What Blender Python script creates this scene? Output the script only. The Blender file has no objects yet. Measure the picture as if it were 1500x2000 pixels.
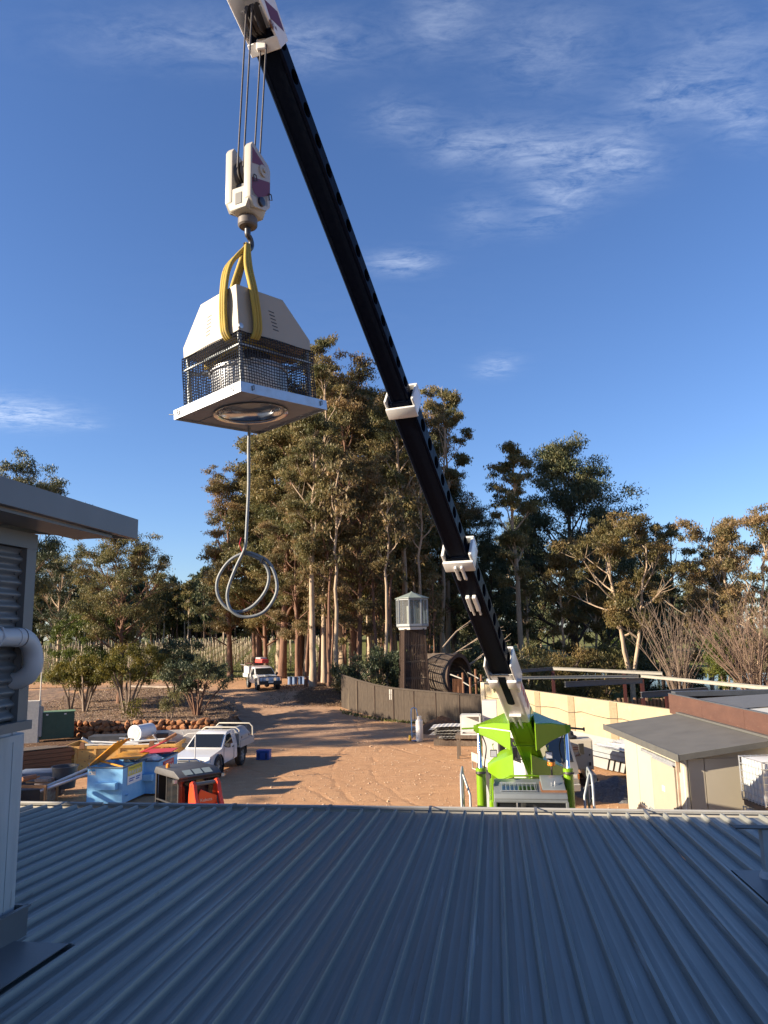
import bpy, bmesh, math, random
import numpy as np
from mathutils import Vector, Matrix, Euler, Quaternion, noise as mnoise

R = math.radians
rng = random.Random(7)
sc = bpy.context.scene
COL = sc.collection

# ------------------------------------------------------------------ camera
CAM_H = 5.5
cam = bpy.data.cameras.new('camera'); co = bpy.data.objects.new('camera', cam); COL.objects.link(co)
cam.sensor_fit = 'VERTICAL'; cam.sensor_height = 36.0; cam.lens = 1445 / 2000 * 36
cam.clip_start = 0.05; cam.clip_end = 3000
_p, _r = math.atan(240 / 1445), 0.020
_f = Vector((0, math.cos(_p), math.sin(_p))); _x = Vector((1, 0, 0)); _u = _x.cross(_f)
_R = _x * math.cos(_r) - _u * math.sin(_r); _U = _x * math.sin(_r) + _u * math.cos(_r)
m = Matrix((_R, _U, -_f)).transposed().to_4x4(); m.translation = (0, 0, CAM_H)
co.matrix_world = m
sc.camera = co

# ------------------------------------------------------------------ light
SUN_EL = R(19.5)
SUN_TRAVEL = Vector((1.0, 0.258, 0)).normalized()          # the way the light runs over the ground
sun = bpy.data.lights.new('sun', 'SUN'); sun.energy = 5.0; sun.angle = R(0.55); sun.color = (1.0, 0.84, 0.64)
so = bpy.data.objects.new('sun', sun); COL.objects.link(so)
_d = Vector((SUN_TRAVEL.x * math.cos(SUN_EL), SUN_TRAVEL.y * math.cos(SUN_EL), -math.sin(SUN_EL)))
so.rotation_euler = _d.to_track_quat('-Z', 'Y').to_euler(); so.location = (-40, -10, 40)

W = bpy.data.worlds.new('World'); sc.world = W; W.use_nodes = True
nt = W.node_tree; nt.nodes.clear(); NN_, LL = nt.nodes, nt.links
def wn(t, **k):
    n = NN_.new(t)
    for a, b in k.items(): setattr(n, a, b)
    return n
def wmath(op, a, b=None, c=None, clamp=False):
    n = wn('ShaderNodeMath', operation=op); n.use_clamp = clamp
    for i, v in enumerate((a, b, c)):
        if v is None: continue
        if isinstance(v, (int, float)): n.inputs[i].default_value = v
        else: LL.new(v, n.inputs[i])
    return n.outputs[0]
sky = wn('ShaderNodeTexSky', sky_type='NISHITA'); sky.sun_disc = False
sky.sun_elevation = SUN_EL
sky.sun_rotation = math.atan2(-SUN_TRAVEL.x, -SUN_TRAVEL.y)  # towards the sun, clockwise from +Y
sky.altitude = 0; sky.air_density = 1.0; sky.dust_density = 0.35; sky.ozone_density = 3.0
hs = wn('ShaderNodeHueSaturation'); hs.inputs['Saturation'].default_value = 1.05; hs.inputs['Value'].default_value = 1.0
LL.new(sky.outputs[0], hs.inputs['Color'])
tint = wn('ShaderNodeMix', data_type='RGBA', blend_type='MULTIPLY'); tint.inputs[0].default_value = 1.0
LL.new(hs.outputs[0], tint.inputs[6]); tint.inputs[7].default_value = (.94, 1.02, 1.28, 1)      # the camera's deep blue
tc = wn('ShaderNodeTexCoord'); sep = wn('ShaderNodeSeparateXYZ'); LL.new(tc.outputs['Generated'], sep.inputs[0])
zc = wmath('MAXIMUM', sep.outputs[2], 0.03)
PX = wmath('DIVIDE', sep.outputs[0], zc); PY = wmath('DIVIDE', sep.outputs[1], zc)   # where the ray meets a flat cloud deck
cmb = wn('ShaderNodeCombineXYZ'); LL.new(PX, cmb.inputs[0]); LL.new(PY, cmb.inputs[1])
def wnoise(scale, detail, rough, loc, rot, sxy, dist=0.0):
    mp = wn('ShaderNodeMapping'); mp.inputs['Location'].default_value = loc
    mp.inputs['Rotation'].default_value = (0, 0, rot); mp.inputs['Scale'].default_value = (sxy[0], sxy[1], 1)
    LL.new(cmb.outputs[0], mp.inputs[0])
    n = wn('ShaderNodeTexNoise'); n.inputs['Scale'].default_value = scale; n.inputs['Detail'].default_value = detail
    n.inputs['Roughness'].default_value = rough; n.inputs['Distortion'].default_value = dist
    LL.new(mp.outputs[0], n.inputs['Vector']); return n.outputs[0]
wisps = wnoise(8.0, 10, 0.66, (3.1, 1.7, 0), R(28), (1.0, 2.2), 0.7)
fine = wnoise(30, 6, 0.65, (0.4, 2.2, 0), R(35), (1.0, 1.8), 0.6)
broad = wnoise(0.5, 3, 0.5, (7.3, 4.2, 0), 0, (1, 1))
# banks of cirrus on the cloud deck: centre, half-axes, turn, strength
BANKS = [(-.33, 1.10, .15, .05, 0, .22), (-.115, 1.12, .11, .05, 0, .30), (.11, 1.06, .05, .06, 0, .36), (.30, 1.14, .10, .08, 20, .26),
         (.62, 1.13, .12, .06, 30, .22), (.555, 1.25, .07, .06, 30, .42), (.72, 1.31, .10, .05, 40, .40), (.52, 1.44, .09, .06, 45, .5),
         (.43, 1.57, .08, .06, 45, .42), (.35, 1.42, .10, .06, 25, .5), (.19, 1.40, .07, .05, 0, .38), (.05, 1.31, .06, .05, 0, .28),
         (.06, 1.88, .07, .05, 0, .55), (.40, 1.70, .05, .05, 0, .22), (.25, 1.66, .06, .08, 0, .22), (.44, 2.70, .06, .09, 0, .42),
         (-1.66, 3.16, .20, .17, 0, .95), (-1.40, 3.36, .05, .05, 0, .4)]
mask = None
for cx, cy, ax, ay, rot, stg in BANKS:
    c_, s_ = math.cos(R(rot)), math.sin(R(rot))
    dx = wmath('SUBTRACT', PX, cx); dy = wmath('SUBTRACT', PY, cy)
    e1 = wmath('MULTIPLY_ADD', dx, c_ / ax, wmath('MULTIPLY', dy, s_ / ax))
    e2 = wmath('MULTIPLY_ADD', dx, -s_ / ay, wmath('MULTIPLY', dy, c_ / ay))
    d2 = wmath('ADD', wmath('MULTIPLY', e1, e1), wmath('MULTIPLY', e2, e2))
    g = wmath('MULTIPLY', wmath('POWER', 2.718, wmath('MULTIPLY', d2, -0.7)), stg)
    mask = g if mask is None else wmath('ADD', mask, g)
tex = wmath('ADD', wmath('MULTIPLY', wisps, 1.3), wmath('MULTIPLY', fine, 0.5))
tex = wmath('MULTIPLY', wmath('SUBTRACT', tex, 0.68), 2.4, clamp=True)
veil = wmath('MULTIPLY', wmath('SUBTRACT', broad, 0.5), 0.08, clamp=True)
cl = wmath('MULTIPLY', tex, wmath('ADD', mask, veil))
cl = wmath('MULTIPLY', cl, 0.60, clamp=True)
mixc = wn('ShaderNodeMix', data_type='RGBA'); LL.new(cl, mixc.inputs[0]); LL.new(tint.outputs[2], mixc.inputs[6])
mixc.inputs[7].default_value = (6.2, 6.9, 8.2, 1)
bg = wn('ShaderNodeBackground'); bg.inputs['Strength'].default_value = 0.056
LL.new(mixc.outputs[2], bg.inputs['Color'])
wo = wn('ShaderNodeOutputWorld'); LL.new(bg.outputs[0], wo.inputs[0])
vs = sc.view_settings
vs.view_transform = 'Standard'; vs.look = 'None'; vs.gamma = 1.0; vs.use_curve_mapping = False; vs.exposure = 1.5

# ------------------------------------------------------------------ materials
def hexc(r, g, b): return (r, g, b, 1)
MATS = {}
def M(name, c1, c2=None, scale=3.0, rough=0.6, metal=0.0, bump=0.0, bscale=40.0, spec=0.5, st=(1, 1, 1),
      c3=None, s3=1.0, t3=0.62, contrast=1.0, rvar=0.0, coat=0.0, w3=0.06, detail=6):
    """base colour wandering between c1 and c2, with patches of c3 where a second noise passes t3"""
    if name in MATS: return MATS[name]
    mt = bpy.data.materials.new(name); mt.use_nodes = True; t = mt.node_tree; N, L = t.nodes, t.links
    b = N['Principled BSDF']; b.inputs['Roughness'].default_value = rough; b.inputs['Metallic'].default_value = metal
    b.inputs['Specular IOR Level'].default_value = spec; b.inputs['Coat Weight'].default_value = coat
    b.inputs['Base Color'].default_value = (*c1, 1)
    tcn = N.new('ShaderNodeTexCoord'); mp = N.new('ShaderNodeMapping'); mp.inputs['Scale'].default_value = st
    L.new(tcn.outputs['Object'], mp.inputs[0])
    def nz(sca, det=detail, ro=0.55):
        n = N.new('ShaderNodeTexNoise'); n.inputs['Scale'].default_value = sca; n.inputs['Detail'].default_value = det
        n.inputs['Roughness'].default_value = ro; L.new(mp.outputs[0], n.inputs['Vector']); return n.outputs[0]
    def rng_(v, lo, hi):
        n = N.new('ShaderNodeMapRange'); n.inputs[1].default_value = lo; n.inputs[2].default_value = hi; n.clamp = True
        L.new(v, n.inputs[0]); return n.outputs[0]
    col = None
    if c2 is not None:
        f = rng_(nz(scale), 0.5 - 0.22 / contrast, 0.5 + 0.22 / contrast)
        mx = N.new('ShaderNodeMix'); mx.data_type = 'RGBA'; L.new(f, mx.inputs[0])
        mx.inputs[6].default_value = (*c1, 1); mx.inputs[7].default_value = (*c2, 1); col = mx.outputs[2]
        if rvar:
            rr = N.new('ShaderNodeMapRange'); rr.inputs[3].default_value = max(0.02, rough - rvar); rr.inputs[4].default_value = min(1, rough + rvar)
            L.new(f, rr.inputs[0]); L.new(rr.outputs[0], b.inputs['Roughness'])
    if c3 is not None:
        g = rng_(nz(s3, 8, 0.65), t3, t3 + w3)
        mx = N.new('ShaderNodeMix'); mx.data_type = 'RGBA'; L.new(g, mx.inputs[0])
        if col is None: mx.inputs[6].default_value = (*c1, 1)
        else: L.new(col, mx.inputs[6])
        mx.inputs[7].default_value = (*c3, 1); col = mx.outputs[2]
    if col is not None: L.new(col, b.inputs['Base Color'])
    if bump:
        bp = N.new('ShaderNodeBump'); bp.inputs['Strength'].default_value = 1.0; bp.inputs['Distance'].default_value = bump
        L.new(nz(bscale, 5, 0.6), bp.inputs['Height']); L.new(bp.outputs[0], b.inputs['Normal'])
    MATS[name] = mt; return mt

def leaf_mat(name, a, b_, c, trans=0.25):
    """leaves: colour picked per leaf spray from its 'hue' attribute"""
    mt = bpy.data.materials.new(name); mt.use_nodes = True; t = mt.node_tree; N, L = t.nodes, t.links
    b = N['Principled BSDF']; b.inputs['Roughness'].default_value = 0.5; b.inputs['Specular IOR Level'].default_value = 0.3
    at = N.new('ShaderNodeAttribute'); at.attribute_name = 'hue'
    rp = N.new('ShaderNodeValToRGB'); rp.color_ramp.elements[0].color = (*a, 1); rp.color_ramp.elements[1].color = (*c, 1)
    e = rp.color_ramp.elements.new(0.5); e.color = (*b_, 1); L.new(at.outputs['Fac'], rp.inputs[0])
    L.new(rp.outputs[0], b.inputs['Base Color'])
    tr = N.new('ShaderNodeBsdfTranslucent'); L.new(rp.outputs[0], tr.inputs[0])
    ms = N.new('ShaderNodeMixShader'); ms.inputs[0].default_value = trans
    L.new(b.outputs[0], ms.inputs[1]); L.new(tr.outputs[0], ms.inputs[2]); L.new(ms.outputs[0], N['Material Output'].inputs[0])
    return mt

def glass_mat(name, tint=(0.02, 0.025, 0.03), alpha=0.55, rough=0.03):
    mt = bpy.data.materials.new(name); mt.use_nodes = True; t = mt.node_tree; N, L = t.nodes, t.links
    b = N['Principled BSDF']; b.inputs['Base Color'].default_value = (*tint, 1); b.inputs['Roughness'].default_value = rough
    b.inputs['IOR'].default_value = 1.5
    tp = N.new('ShaderNodeBsdfTransparent'); tp.inputs[0].default_value = (.75, .82, .85, 1)
    ms = N.new('ShaderNodeMixShader'); ms.inputs[0].default_value = alpha
    L.new(tp.outputs[0], ms.inputs[1]); L.new(b.outputs[0], ms.inputs[2]); L.new(ms.outputs[0], N['Material Output'].inputs[0])
    return mt

# ------------------------------------------------------------------ building shapes
def link(o, parent=None):
    COL.objects.link(o)
    if parent is not None: o.parent = parent
    return o
class MB:
    def __init__(s): s.v = []; s.f = []
    def add(s, vs, fs):
        n = len(s.v); s.v += [tuple(v) for v in vs]; s.f += [tuple(i + n for i in f) for f in fs]; return s
    def box(s, c, d, rot=None):
        x, y, z = d[0] / 2, d[1] / 2, d[2] / 2
        P = [Vector((a * x, b * y, e * z)) for e in (-1, 1) for b in (-1, 1) for a in (-1, 1)]
        if rot is not None: P = [rot @ p for p in P]
        P = [p + Vector(c) for p in P]
        return s.add(P, [(0, 2, 3, 1), (4, 5, 7, 6), (0, 1, 5, 4), (2, 6, 7, 3), (0, 4, 6, 2), (1, 3, 7, 5)])
    def span(s, a, b):                                    # box from corner to corner
        return s.box([(a[i] + b[i]) / 2 for i in range(3)], [abs(b[i] - a[i]) for i in range(3)])
    def bar(s, p, q, w, h=None, up=(0, 0, 1)):            # straight bar of w x h section
        h = w if h is None else h
        p, q = Vector(p), Vector(q); d = q - p; L = d.length
        if L < 1e-6: return s
        d.normalize(); upv = Vector(up)
        if abs(d.dot(upv)) > 0.99: upv = Vector((0, 1, 0))
        x = d.cross(upv).normalized(); z = x.cross(d)
        return s.box((p + q) / 2, (w, L, h), Matrix((x, d, z)).transposed())
    def tube(s, path, r, n=8, cap=True, sq=1.0):
        P = [Vector(p) for p in path]; rs = r if isinstance(r, (list, tuple)) else [r] * len(P)
        base = len(s.v); prev = None
        for i, p in enumerate(P):
            d = (P[min(i + 1, len(P) - 1)] - P[max(i - 1, 0)]).normalized()
            if prev is None:
                a = d.cross(Vector((0, 0, 1)));
                if a.length < 1e-3: a = d.cross(Vector((0, 1, 0)))
            else: a = prev - d * prev.dot(d)
            a.normalize(); prev = a; b = d.cross(a)
            for k in range(n):
                t = 2 * math.pi * k / n
                s.v.append(tuple(p + a * (math.cos(t) * rs[i]) + b * (math.sin(t) * rs[i] * sq)))
        for i in range(len(P) - 1):
            for k in range(n):
                k2 = (k + 1) % n
                s.f.append((base + i * n + k, base + i * n + k2, base + (i + 1) * n + k2, base + (i + 1) * n + k))
        if cap:
            s.f.append(tuple(base + k for k in reversed(range(n)))); e = base + (len(P) - 1) * n
            s.f.append(tuple(e + k for k in range(n)))
        return s
    def cyl(s, p, q, r, n=12, cap=True): return s.tube([p, q], r, n, cap)
    def lathe(s, prof, c=(0, 0, 0), n=16, rot=None, cap=True):   # prof: (radius, height) going up
        base = len(s.v)
        for r, z in prof:
            for k in range(n):
                t = 2 * math.pi * k / n; p = Vector((r * math.cos(t), r * math.sin(t), z))
                if rot is not None: p = rot @ p
                s.v.append(tuple(p + Vector(c)))
        for i in range(len(prof) - 1):
            for k in range(n):
                k2 = (k + 1) % n
                s.f.append((base + i * n + k, base + i * n + k2, base + (i + 1) * n + k2, base + (i + 1) * n + k))
        if cap:
            s.f.append(tuple(base + k for k in reversed(range(n)))); e = base + (len(prof) - 1) * n
            s.f.append(tuple(e + k for k in range(n)))
        return s
    def prism(s, poly, axis, a, b):                       # polygon in the other two axes, run from a to b along axis
        n = len(poly)
        def pt(q, t):
            if axis == 'x': return (t, q[0], q[1])
            if axis == 'y': return (q[0], t, q[1])
            return (q[0], q[1], t)
        vs_ = [pt(q, a) for q in poly] + [pt(q, b) for q in poly]
        fs = [tuple(range(n)), tuple(reversed(range(n, 2 * n)))]
        fs += [(i + n, (i + 1) % n + n, (i + 1) % n, i) for i in range(n)]
        return s.add(vs_, fs)
    def quad(s, a, b, c, d): return s.add([a, b, c, d], [(0, 1, 2, 3)])
    def build(s, name, mat, parent=None, loc=None, smooth=35, bevel=0.0, seg=1, recalc=True):
        me = bpy.data.meshes.new(name); me.from_pydata(s.v, [], s.f)
        if recalc or bevel:
            bm = bmesh.new(); bm.from_mesh(me); bmesh.ops.recalc_face_normals(bm, faces=bm.faces[:])
            if bevel:
                ed = [e for e in bm.edges if len(e.link_faces) == 2 and e.calc_face_angle(0) > 0.6]
                bmesh.ops.bevel(bm, geom=ed, offset=bevel, segments=seg, affect='EDGES', profile=0.6, clamp_overlap=True)
            bm.to_mesh(me); bm.free()
        if smooth:
            me.polygons.foreach_set('use_smooth', [True] * len(me.polygons)); me.set_sharp_from_angle(angle=R(smooth))
        me.materials.append(mat); me.update()
        o = bpy.data.objects.new(name, me); link(o, parent)
        if loc is not None: o.location = loc
        return o
def copy_obj(o, parent=None, loc=None, rot=None, scale=None):
    c = o.copy(); link(c); c.parent = parent
    if loc is not None: c.location = loc
    if rot is not None: c.rotation_euler = rot
    if scale is not None: c.scale = scale if hasattr(scale, '__len__') else (scale,) * 3
    return c
def tag(o, label=None, cat=None, group=None, kind=None):
    if label: o['label'] = label
    if cat: o['category'] = cat
    if group: o['group'] = group
    if kind: o['kind'] = kind
    return o
def thing(name, label, cat, loc=(0, 0, 0), rz=0.0, group=None, rot=None):
    o = bpy.data.objects.new(name, None); link(o); o.location = loc; o.empty_display_size = 0.2
    o.rotation_euler = rot if rot is not None else (0, 0, rz)
    return tag(o, label, cat, group)
def copy_tree(o, loc, rot=None, label=None, scale=None):
    c = copy_obj(o, None, loc, rot, scale)
    if label: c['label'] = label
    for ch in list(o.children):
        d = copy_obj(ch, c)
        for g in list(ch.children): copy_obj(g, d)
    return c
def text_mesh(name, txt, size, mat, parent, loc, rot, extrude=0.001, align='CENTER'):
    cu = bpy.data.curves.new(name, 'FONT'); cu.body = txt; cu.size = size; cu.extrude = extrude; cu.align_x = align; cu.align_y = 'CENTER'
    cu.resolution_u = 2
    tmp = bpy.data.objects.new('tmp', cu); me = bpy.data.meshes.new_from_object(tmp); bpy.data.objects.remove(tmp); bpy.data.curves.remove(cu)
    me.materials.clear(); me.materials.append(mat); o = bpy.data.objects.new(name, me); link(o, parent)
    o.location = loc; o.rotation_euler = rot; return o
def S(t): t = max(0.0, min(1.0, t)); return t * t * (3 - 2 * t)
def bend(p, q, r0, n=6):
    return [p + (q - p) * i / n for i in range(n + 1)]
def sag(p, q, d, n=8):
    p, q = Vector(p), Vector(q)
    return [p.lerp(q, i / n) - Vector((0, 0, 4 * d * (i / n) * (1 - i / n))) for i in range(n + 1)]

# ------------------------------------------------------------------ common materials
white_paint = M('white paint', (.62, .61, .57), (.55, .535, .49), 2.0, 0.35, bump=.0005, bscale=20, c3=(.25, .13, .06), s3=9, t3=.70)
car_white = M('car paint white', (.64, .64, .63), (.60, .595, .57), 2, 0.22, coat=.4)
black_rub = M('black rubber', (.018, .018, .019), (.03, .028, .026), 8, 0.75, bump=.002, bscale=60)
black_pl = M('black plastic', (.02, .021, .023), (.03, .03, .032), 5, 0.45)
dark_steel = M('dark steel', (.045, .045, .05), (.08, .07, .065), 6, 0.5, metal=.6)
chrome = M('chrome rod', (.75, .76, .78), None, rough=0.08, metal=1.0)
galv = M('galvanised steel', (.58, .60, .62), (.48, .50, .53), 7, 0.38, metal=.75, bump=.0006, bscale=30, rvar=.1)
galv_dull = M('dull galvanised steel', (.32, .37, .38), (.28, .285, .29), 6, 0.55, metal=.4, bump=.001, bscale=25)
alloy = M('bare aluminium', (.62, .62, .62), (.5, .5, .5), 5, 0.4, metal=.7)
seat_grey = M('seat cloth', (.22, .20, .18), (.17, .16, .15), 9, 0.9)
rust = M('rusty steel', (.16, .07, .035), (.24, .11, .05), 9, 0.85, bump=.003, bscale=40)
car_glass = glass_mat('car glass', (.012, .014, .016), 0.85)
clear_glass = glass_mat('pane glass', (.25, .25, .24), 0.30, 0.06)
lamp_glass = M('lamp glass', (.75, .76, .78), None, rough=.08, metal=.5)
amber = M('amber lens', (.75, .24, .04), None, rough=.25)
red_lens = M('red lens', (.5, .02, .02), None, rough=.25)
blue_paint = M('weathered blue paint', (.16, .42, .70), (.24, .50, .74), 3.5, 0.5, c3=(.20, .22, .20), s3=11, t3=.66, bump=.0015, bscale=18)
yellow_lid = M('yellow lid plastic', (.72, .33, .02), (.60, .25, .015), 2, 0.45, bump=.003, bscale=4)
red_lid = M('red lid plastic', (.50, .045, .05), (.42, .04, .045), 2, 0.42)
skip_yellow = M('chipped yellow skip paint', (.62, .36, .10), (.52, .28, .08), 3, 0.6, c3=(.13, .06, .035), s3=7, t3=.60, bump=.002, bscale=15)
timber = M('red brown timber', (.20, .085, .035), (.12, .05, .022), 5, 0.7, st=(.5, 6, 6), bump=.002, bscale=20)
grey_timber = M('silvered timber', (.17, .13, .095), (.09, .065, .045), 6, 0.85, st=(5, 5, .6), bump=.003, bscale=20)
dark_timber = M('dark weathered timber', (.085, .05, .032), (.045, .028, .02), 5, 0.85, st=(5, 5, .7), bump=.003, bscale=20)
pale_board = M('pale scrap board', (.55, .53, .49), (.38, .36, .33), 5, 0.7, bump=.001)
lime = M('lime green paint', (.155, .30, .008), (.135, .27, .008), 2, 0.24, coat=.4, c3=(.12, .20, .02), s3=5, t3=.66)
crane_white = M('crane white paint', (.62, .62, .60), (.55, .545, .52), 2.5, 0.28, c3=(.20, .10, .05), s3=5, t3=.72, coat=.3)
maroon = M('maroon stripe', (.12, .014, .028), None, rough=.4)
boom_black = M('greased black boom', (.003, .0055, .013), (.006, .009, .018), 3, 0.38, st=(8, 8, .5), rvar=.12, spec=.03)
cab_grey = M('light grey cab paint', (.165, .185, .19), (.14, .155, .16), 3, 0.35, c3=(.2, .18, .15), s3=7, t3=.68)
orange_red = M('orange red machine paint', (.74, .065, .018), (.68, .055, .016), 2, 0.3, coat=.3)

# ------------------------------------------------------------------ the lie of the land
ISLE = [(-25, 45.2), (-17, 44.6), (-9.9, 43.9), (-8.9, 47.0), (-10.4, 51.5), (-12.5, 56), (-17.6, 62.5), (-27, 66), (-40, 64), (-40, 48)]
def in_poly(x, y, P):
    c = False; j = len(P) - 1
    for i in range(len(P)):
        (xi, yi), (xj, yj) = P[i], P[j]
        if (yi > y) != (yj > y) and x < (xj - xi) * (y - yi) / (yj - yi) + xi: c = not c
        j = i
    return c
POND_C, POND_R = (47.0, 112.0), (17.0, 22.0)
def T(x, y):
    h = 1.5 * S((y - 49.5) / 9.5) + 2.7 * S((y - 78) / 110) * 1.0
    right = S((x - 2) / 14)
    low = -1.6 * S((y - 48) / 30) + 3.5 * S((y - 130) / 120)
    h = h * (1 - right) + low * right
    d = math.hypot((x - POND_C[0]) / POND_R[0], (y - POND_C[1]) / POND_R[1])
    if d < 1.35: h -= (1.0) * S((1.35 - d) / .45)
    if y > 200: h += 2.0 * S((y - 200) / 400)
    return h
def ground_grid():
    xs = np.concatenate([np.linspace(-900, -90, 18)[:-1], np.linspace(-90, -32, 40)[:-1], np.linspace(-32, 26, 130)[:-1], np.linspace(26, 100, 50)[:-1], np.linspace(100, 900, 18)])
    ys = np.concatenate([np.linspace(-120, 9, 14)[:-1], np.linspace(9, 66, 128)[:-1], np.linspace(66, 200, 90)[:-1], np.linspace(200, 1300, 24)])
    nx, ny = len(xs), len(ys); V = np.zeros((ny, nx, 3)); gr = np.zeros((ny, nx)); mu = np.zeros((ny, nx)); gv = np.zeros((ny, nx))
    for j, y in enumerate(ys):
        for i, x in enumerate(xs):
            z = T(x, y)
            n1 = mnoise.noise(Vector((x * .22, y * .22, 0))); n2 = mnoise.noise(Vector((x * .9, y * .9, 5)))
            near = S((140 - y) / 60)
            if y < 49 and -12 < x < 9: z += .018 * n1 + .012 * n2
            else: z += (.10 * n1 + .05 * n2) * near
            V[j, i] = (x, y, z)
            # grass weight: vineyard, the right hand slope
            g = 0.0
            if x < 2: g = max(g, S((y - 74 - n1 * 2 + (x + 30) * .0) / 5) * (1 - S((x + 5 + (y - 66) * -.05) / 2.5)))
            if x >= -1: g = max(g, S((y - 50 - n1 * 3) / 5) * S((x - 2) / 4) * (.80 + .35 * n2))
            if y > 100: g = max(g, .8)
            m_ = 0.0                                     # leaf litter under the stand of trees and the bank behind the fence
            if x > -8.5 and x < 6: m_ = S((x + 7.5 + n1 * 1.3) / 2.5) * S((y - 52.5 - n2 * .6) / 2.5) * S((112 - y) / 20)
            if -26 < x < -10.5 and y < 45 and y > 28: m_ = max(m_, S((-11.5 - x + n1 * 1.5) / 3) * .75)
            # driven track: from the yard up past the bed to the left
            tx = -3.8 - 4.2 * S((y - 40) / 14) - 14 * S((y - 52) / 16)
            t_ = S((6.0 - abs(x - tx) + n1) / 3.0) * S((y - 38) / 6) * S((72 - y) / 4)
            gr[j, i] = min(1, max(0, g)); mu[j, i] = min(1, max(0, m_)); gv[j, i] = min(1, max(0, t_))
    me = bpy.data.meshes.new('ground')
    idx = np.arange(nx * ny).reshape(ny, nx)
    q = np.stack([idx[:-1, :-1], idx[:-1, 1:], idx[1:, 1:], idx[1:, :-1]], -1).reshape(-1, 4)
    set_mesh(me, V.reshape(-1, 3), q)
    for nm, a in (('grass', gr), ('litter', mu), ('track', gv)):
        at = me.attributes.new(nm, 'FLOAT', 'POINT'); at.data.foreach_set('value', a.reshape(-1).astype(np.float32))
    me.polygons.foreach_set('use_smooth', [True] * len(me.polygons))
    return me
def set_mesh(me, V, Q):
    k = Q.shape[1]
    me.vertices.add(len(V)); me.vertices.foreach_set('co', np.asarray(V, np.float32).reshape(-1))
    me.loops.add(Q.size); me.loops.foreach_set('vertex_index', Q.reshape(-1).astype(np.int32))
    me.polygons.add(len(Q)); me.polygons.foreach_set('loop_start', np.arange(0, Q.size, k, dtype=np.int32))
    me.update(calc_edges=True)
def ground_mat():
    mt = bpy.data.materials.new('yard dirt and grass'); mt.use_nodes = True; t = mt.node_tree; N, L = t.nodes, t.links
    b = N['Principled BSDF']; b.inputs['Roughness'].default_value = .92; b.inputs['Specular IOR Level'].default_value = .15
    tcn = N.new('ShaderNodeTexCoord')
    def nz(s, d=6, st=(1, 1, 1), ro=.6, rot=0):
        mp = N.new('ShaderNodeMapping'); mp.inputs['Scale'].default_value = st; mp.inputs['Rotation'].default_value = (0, 0, rot); L.new(tcn.outputs['Object'], mp.inputs[0])
        n = N.new('ShaderNodeTexNoise'); n.inputs['Scale'].default_value = s; n.inputs['Detail'].default_value = d; n.inputs['Roughness'].default_value = ro
        L.new(mp.outputs[0], n.inputs['Vector']); return n.outputs[0]
    def ramp(v, *st):
        r = N.new('ShaderNodeValToRGB'); e = r.color_ramp.elements
        e[0].position, e[0].color = st[0][0], (*st[0][1], 1); e[1].position, e[1].color = st[-1][0], (*st[-1][1], 1)
        for p, c in st[1:-1]: x = e.new(p); x.color = (*c, 1)
        L.new(v, r.inputs[0]); return r.outputs[0]
    def mix(f, a, c):
        m_ = N.new('ShaderNodeMix'); m_.data_type = 'RGBA'; L.new(f, m_.inputs[0]); L.new(a, m_.inputs[6]); L.new(c, m_.inputs[7]); return m_.outputs[2]
    def att(n): a = N.new('ShaderNodeAttribute'); a.attribute_name = n; return a.outputs['Fac']
    def math_(op, a, c):
        n = N.new('ShaderNodeMath'); n.operation = op; n.use_clamp = True
        for i, v in enumerate((a, c)):
            if isinstance(v, float): n.inputs[i].default_value = v
            else: L.new(v, n.inputs[i])
        return n.outputs[0]
    big, mid, fin = nz(.35, 7), nz(2.2, 8, (1, 1, 1), .65), nz(26, 6, (1, 1, 1), .7)
    d1 = ramp(big, (.30, (.36, .19, .095)), (.52, (.47, .265, .135)), (.75, (.55, .345, .195)))
    d2 = ramp(mid, (.32, (.33, .175, .085)), (.5, (.47, .27, .14)), (.70, (.60, .385, .22)))
    dirt = mix(math_('MULTIPLY', mid, 1.0), d1, d2)
    spk = ramp(fin, (.36, (.25, .13, .065)), (.5, (.47, .27, .145)), (.68, (.70, .49, .31)))
    f55 = N.new('ShaderNodeValue'); f55.outputs[0].default_value = .38
    dirt = mix(f55.outputs[0], dirt, spk)
    tyre = nz(1.0, 5, (.16, 2.6, 1), .5, R(62))           # wheel ruts pressed into the dirt
    rut = ramp(tyre, (.44, (0, 0, 0)), (.60, (1, 1, 1)))
    trk = ramp(mid, (.3, (.27, .165, .105)), (.7, (.42, .285, .195)))
    rutc = ramp(fin, (.3, (.32, .175, .09)), (.7, (.45, .255, .135)))
    dirt = mix(math_('MULTIPLY', rut, .35), dirt, rutc)
    dirt = mix(math_('MULTIPLY', att('track'), .75), dirt, trk)
    # tyre tracks: pairs of shallow ruts curving over the yard
    sx = N.new('ShaderNodeSeparateXYZ'); wob = N.new('ShaderNodeVectorMath'); wob.operation = 'ADD'
    wn_ = N.new('ShaderNodeTexNoise'); wn_.inputs['Scale'].default_value = .7; L.new(tcn.outputs['Object'], wn_.inputs['Vector']); wsc = N.new('ShaderNodeVectorMath'); wsc.operation = 'SCALE'; wsc.inputs['Scale'].default_value = .5
    L.new(wn_.outputs['Color'], wsc.inputs[0]); L.new(tcn.outputs['Object'], wob.inputs[0]); L.new(wsc.outputs[0], wob.inputs[1]); L.new(wob.outputs[0], sx.inputs[0])
    def m2(op, a, c=0.0, cl=False):
        n = N.new('ShaderNodeMath'); n.operation = op; n.use_clamp = cl
        for i, v in enumerate((a, c)):
            if isinstance(v, (int, float)): n.inputs[i].default_value = v
            else: L.new(v, n.inputs[i])
        return n.outputs[0]
    trk_ = None
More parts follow.
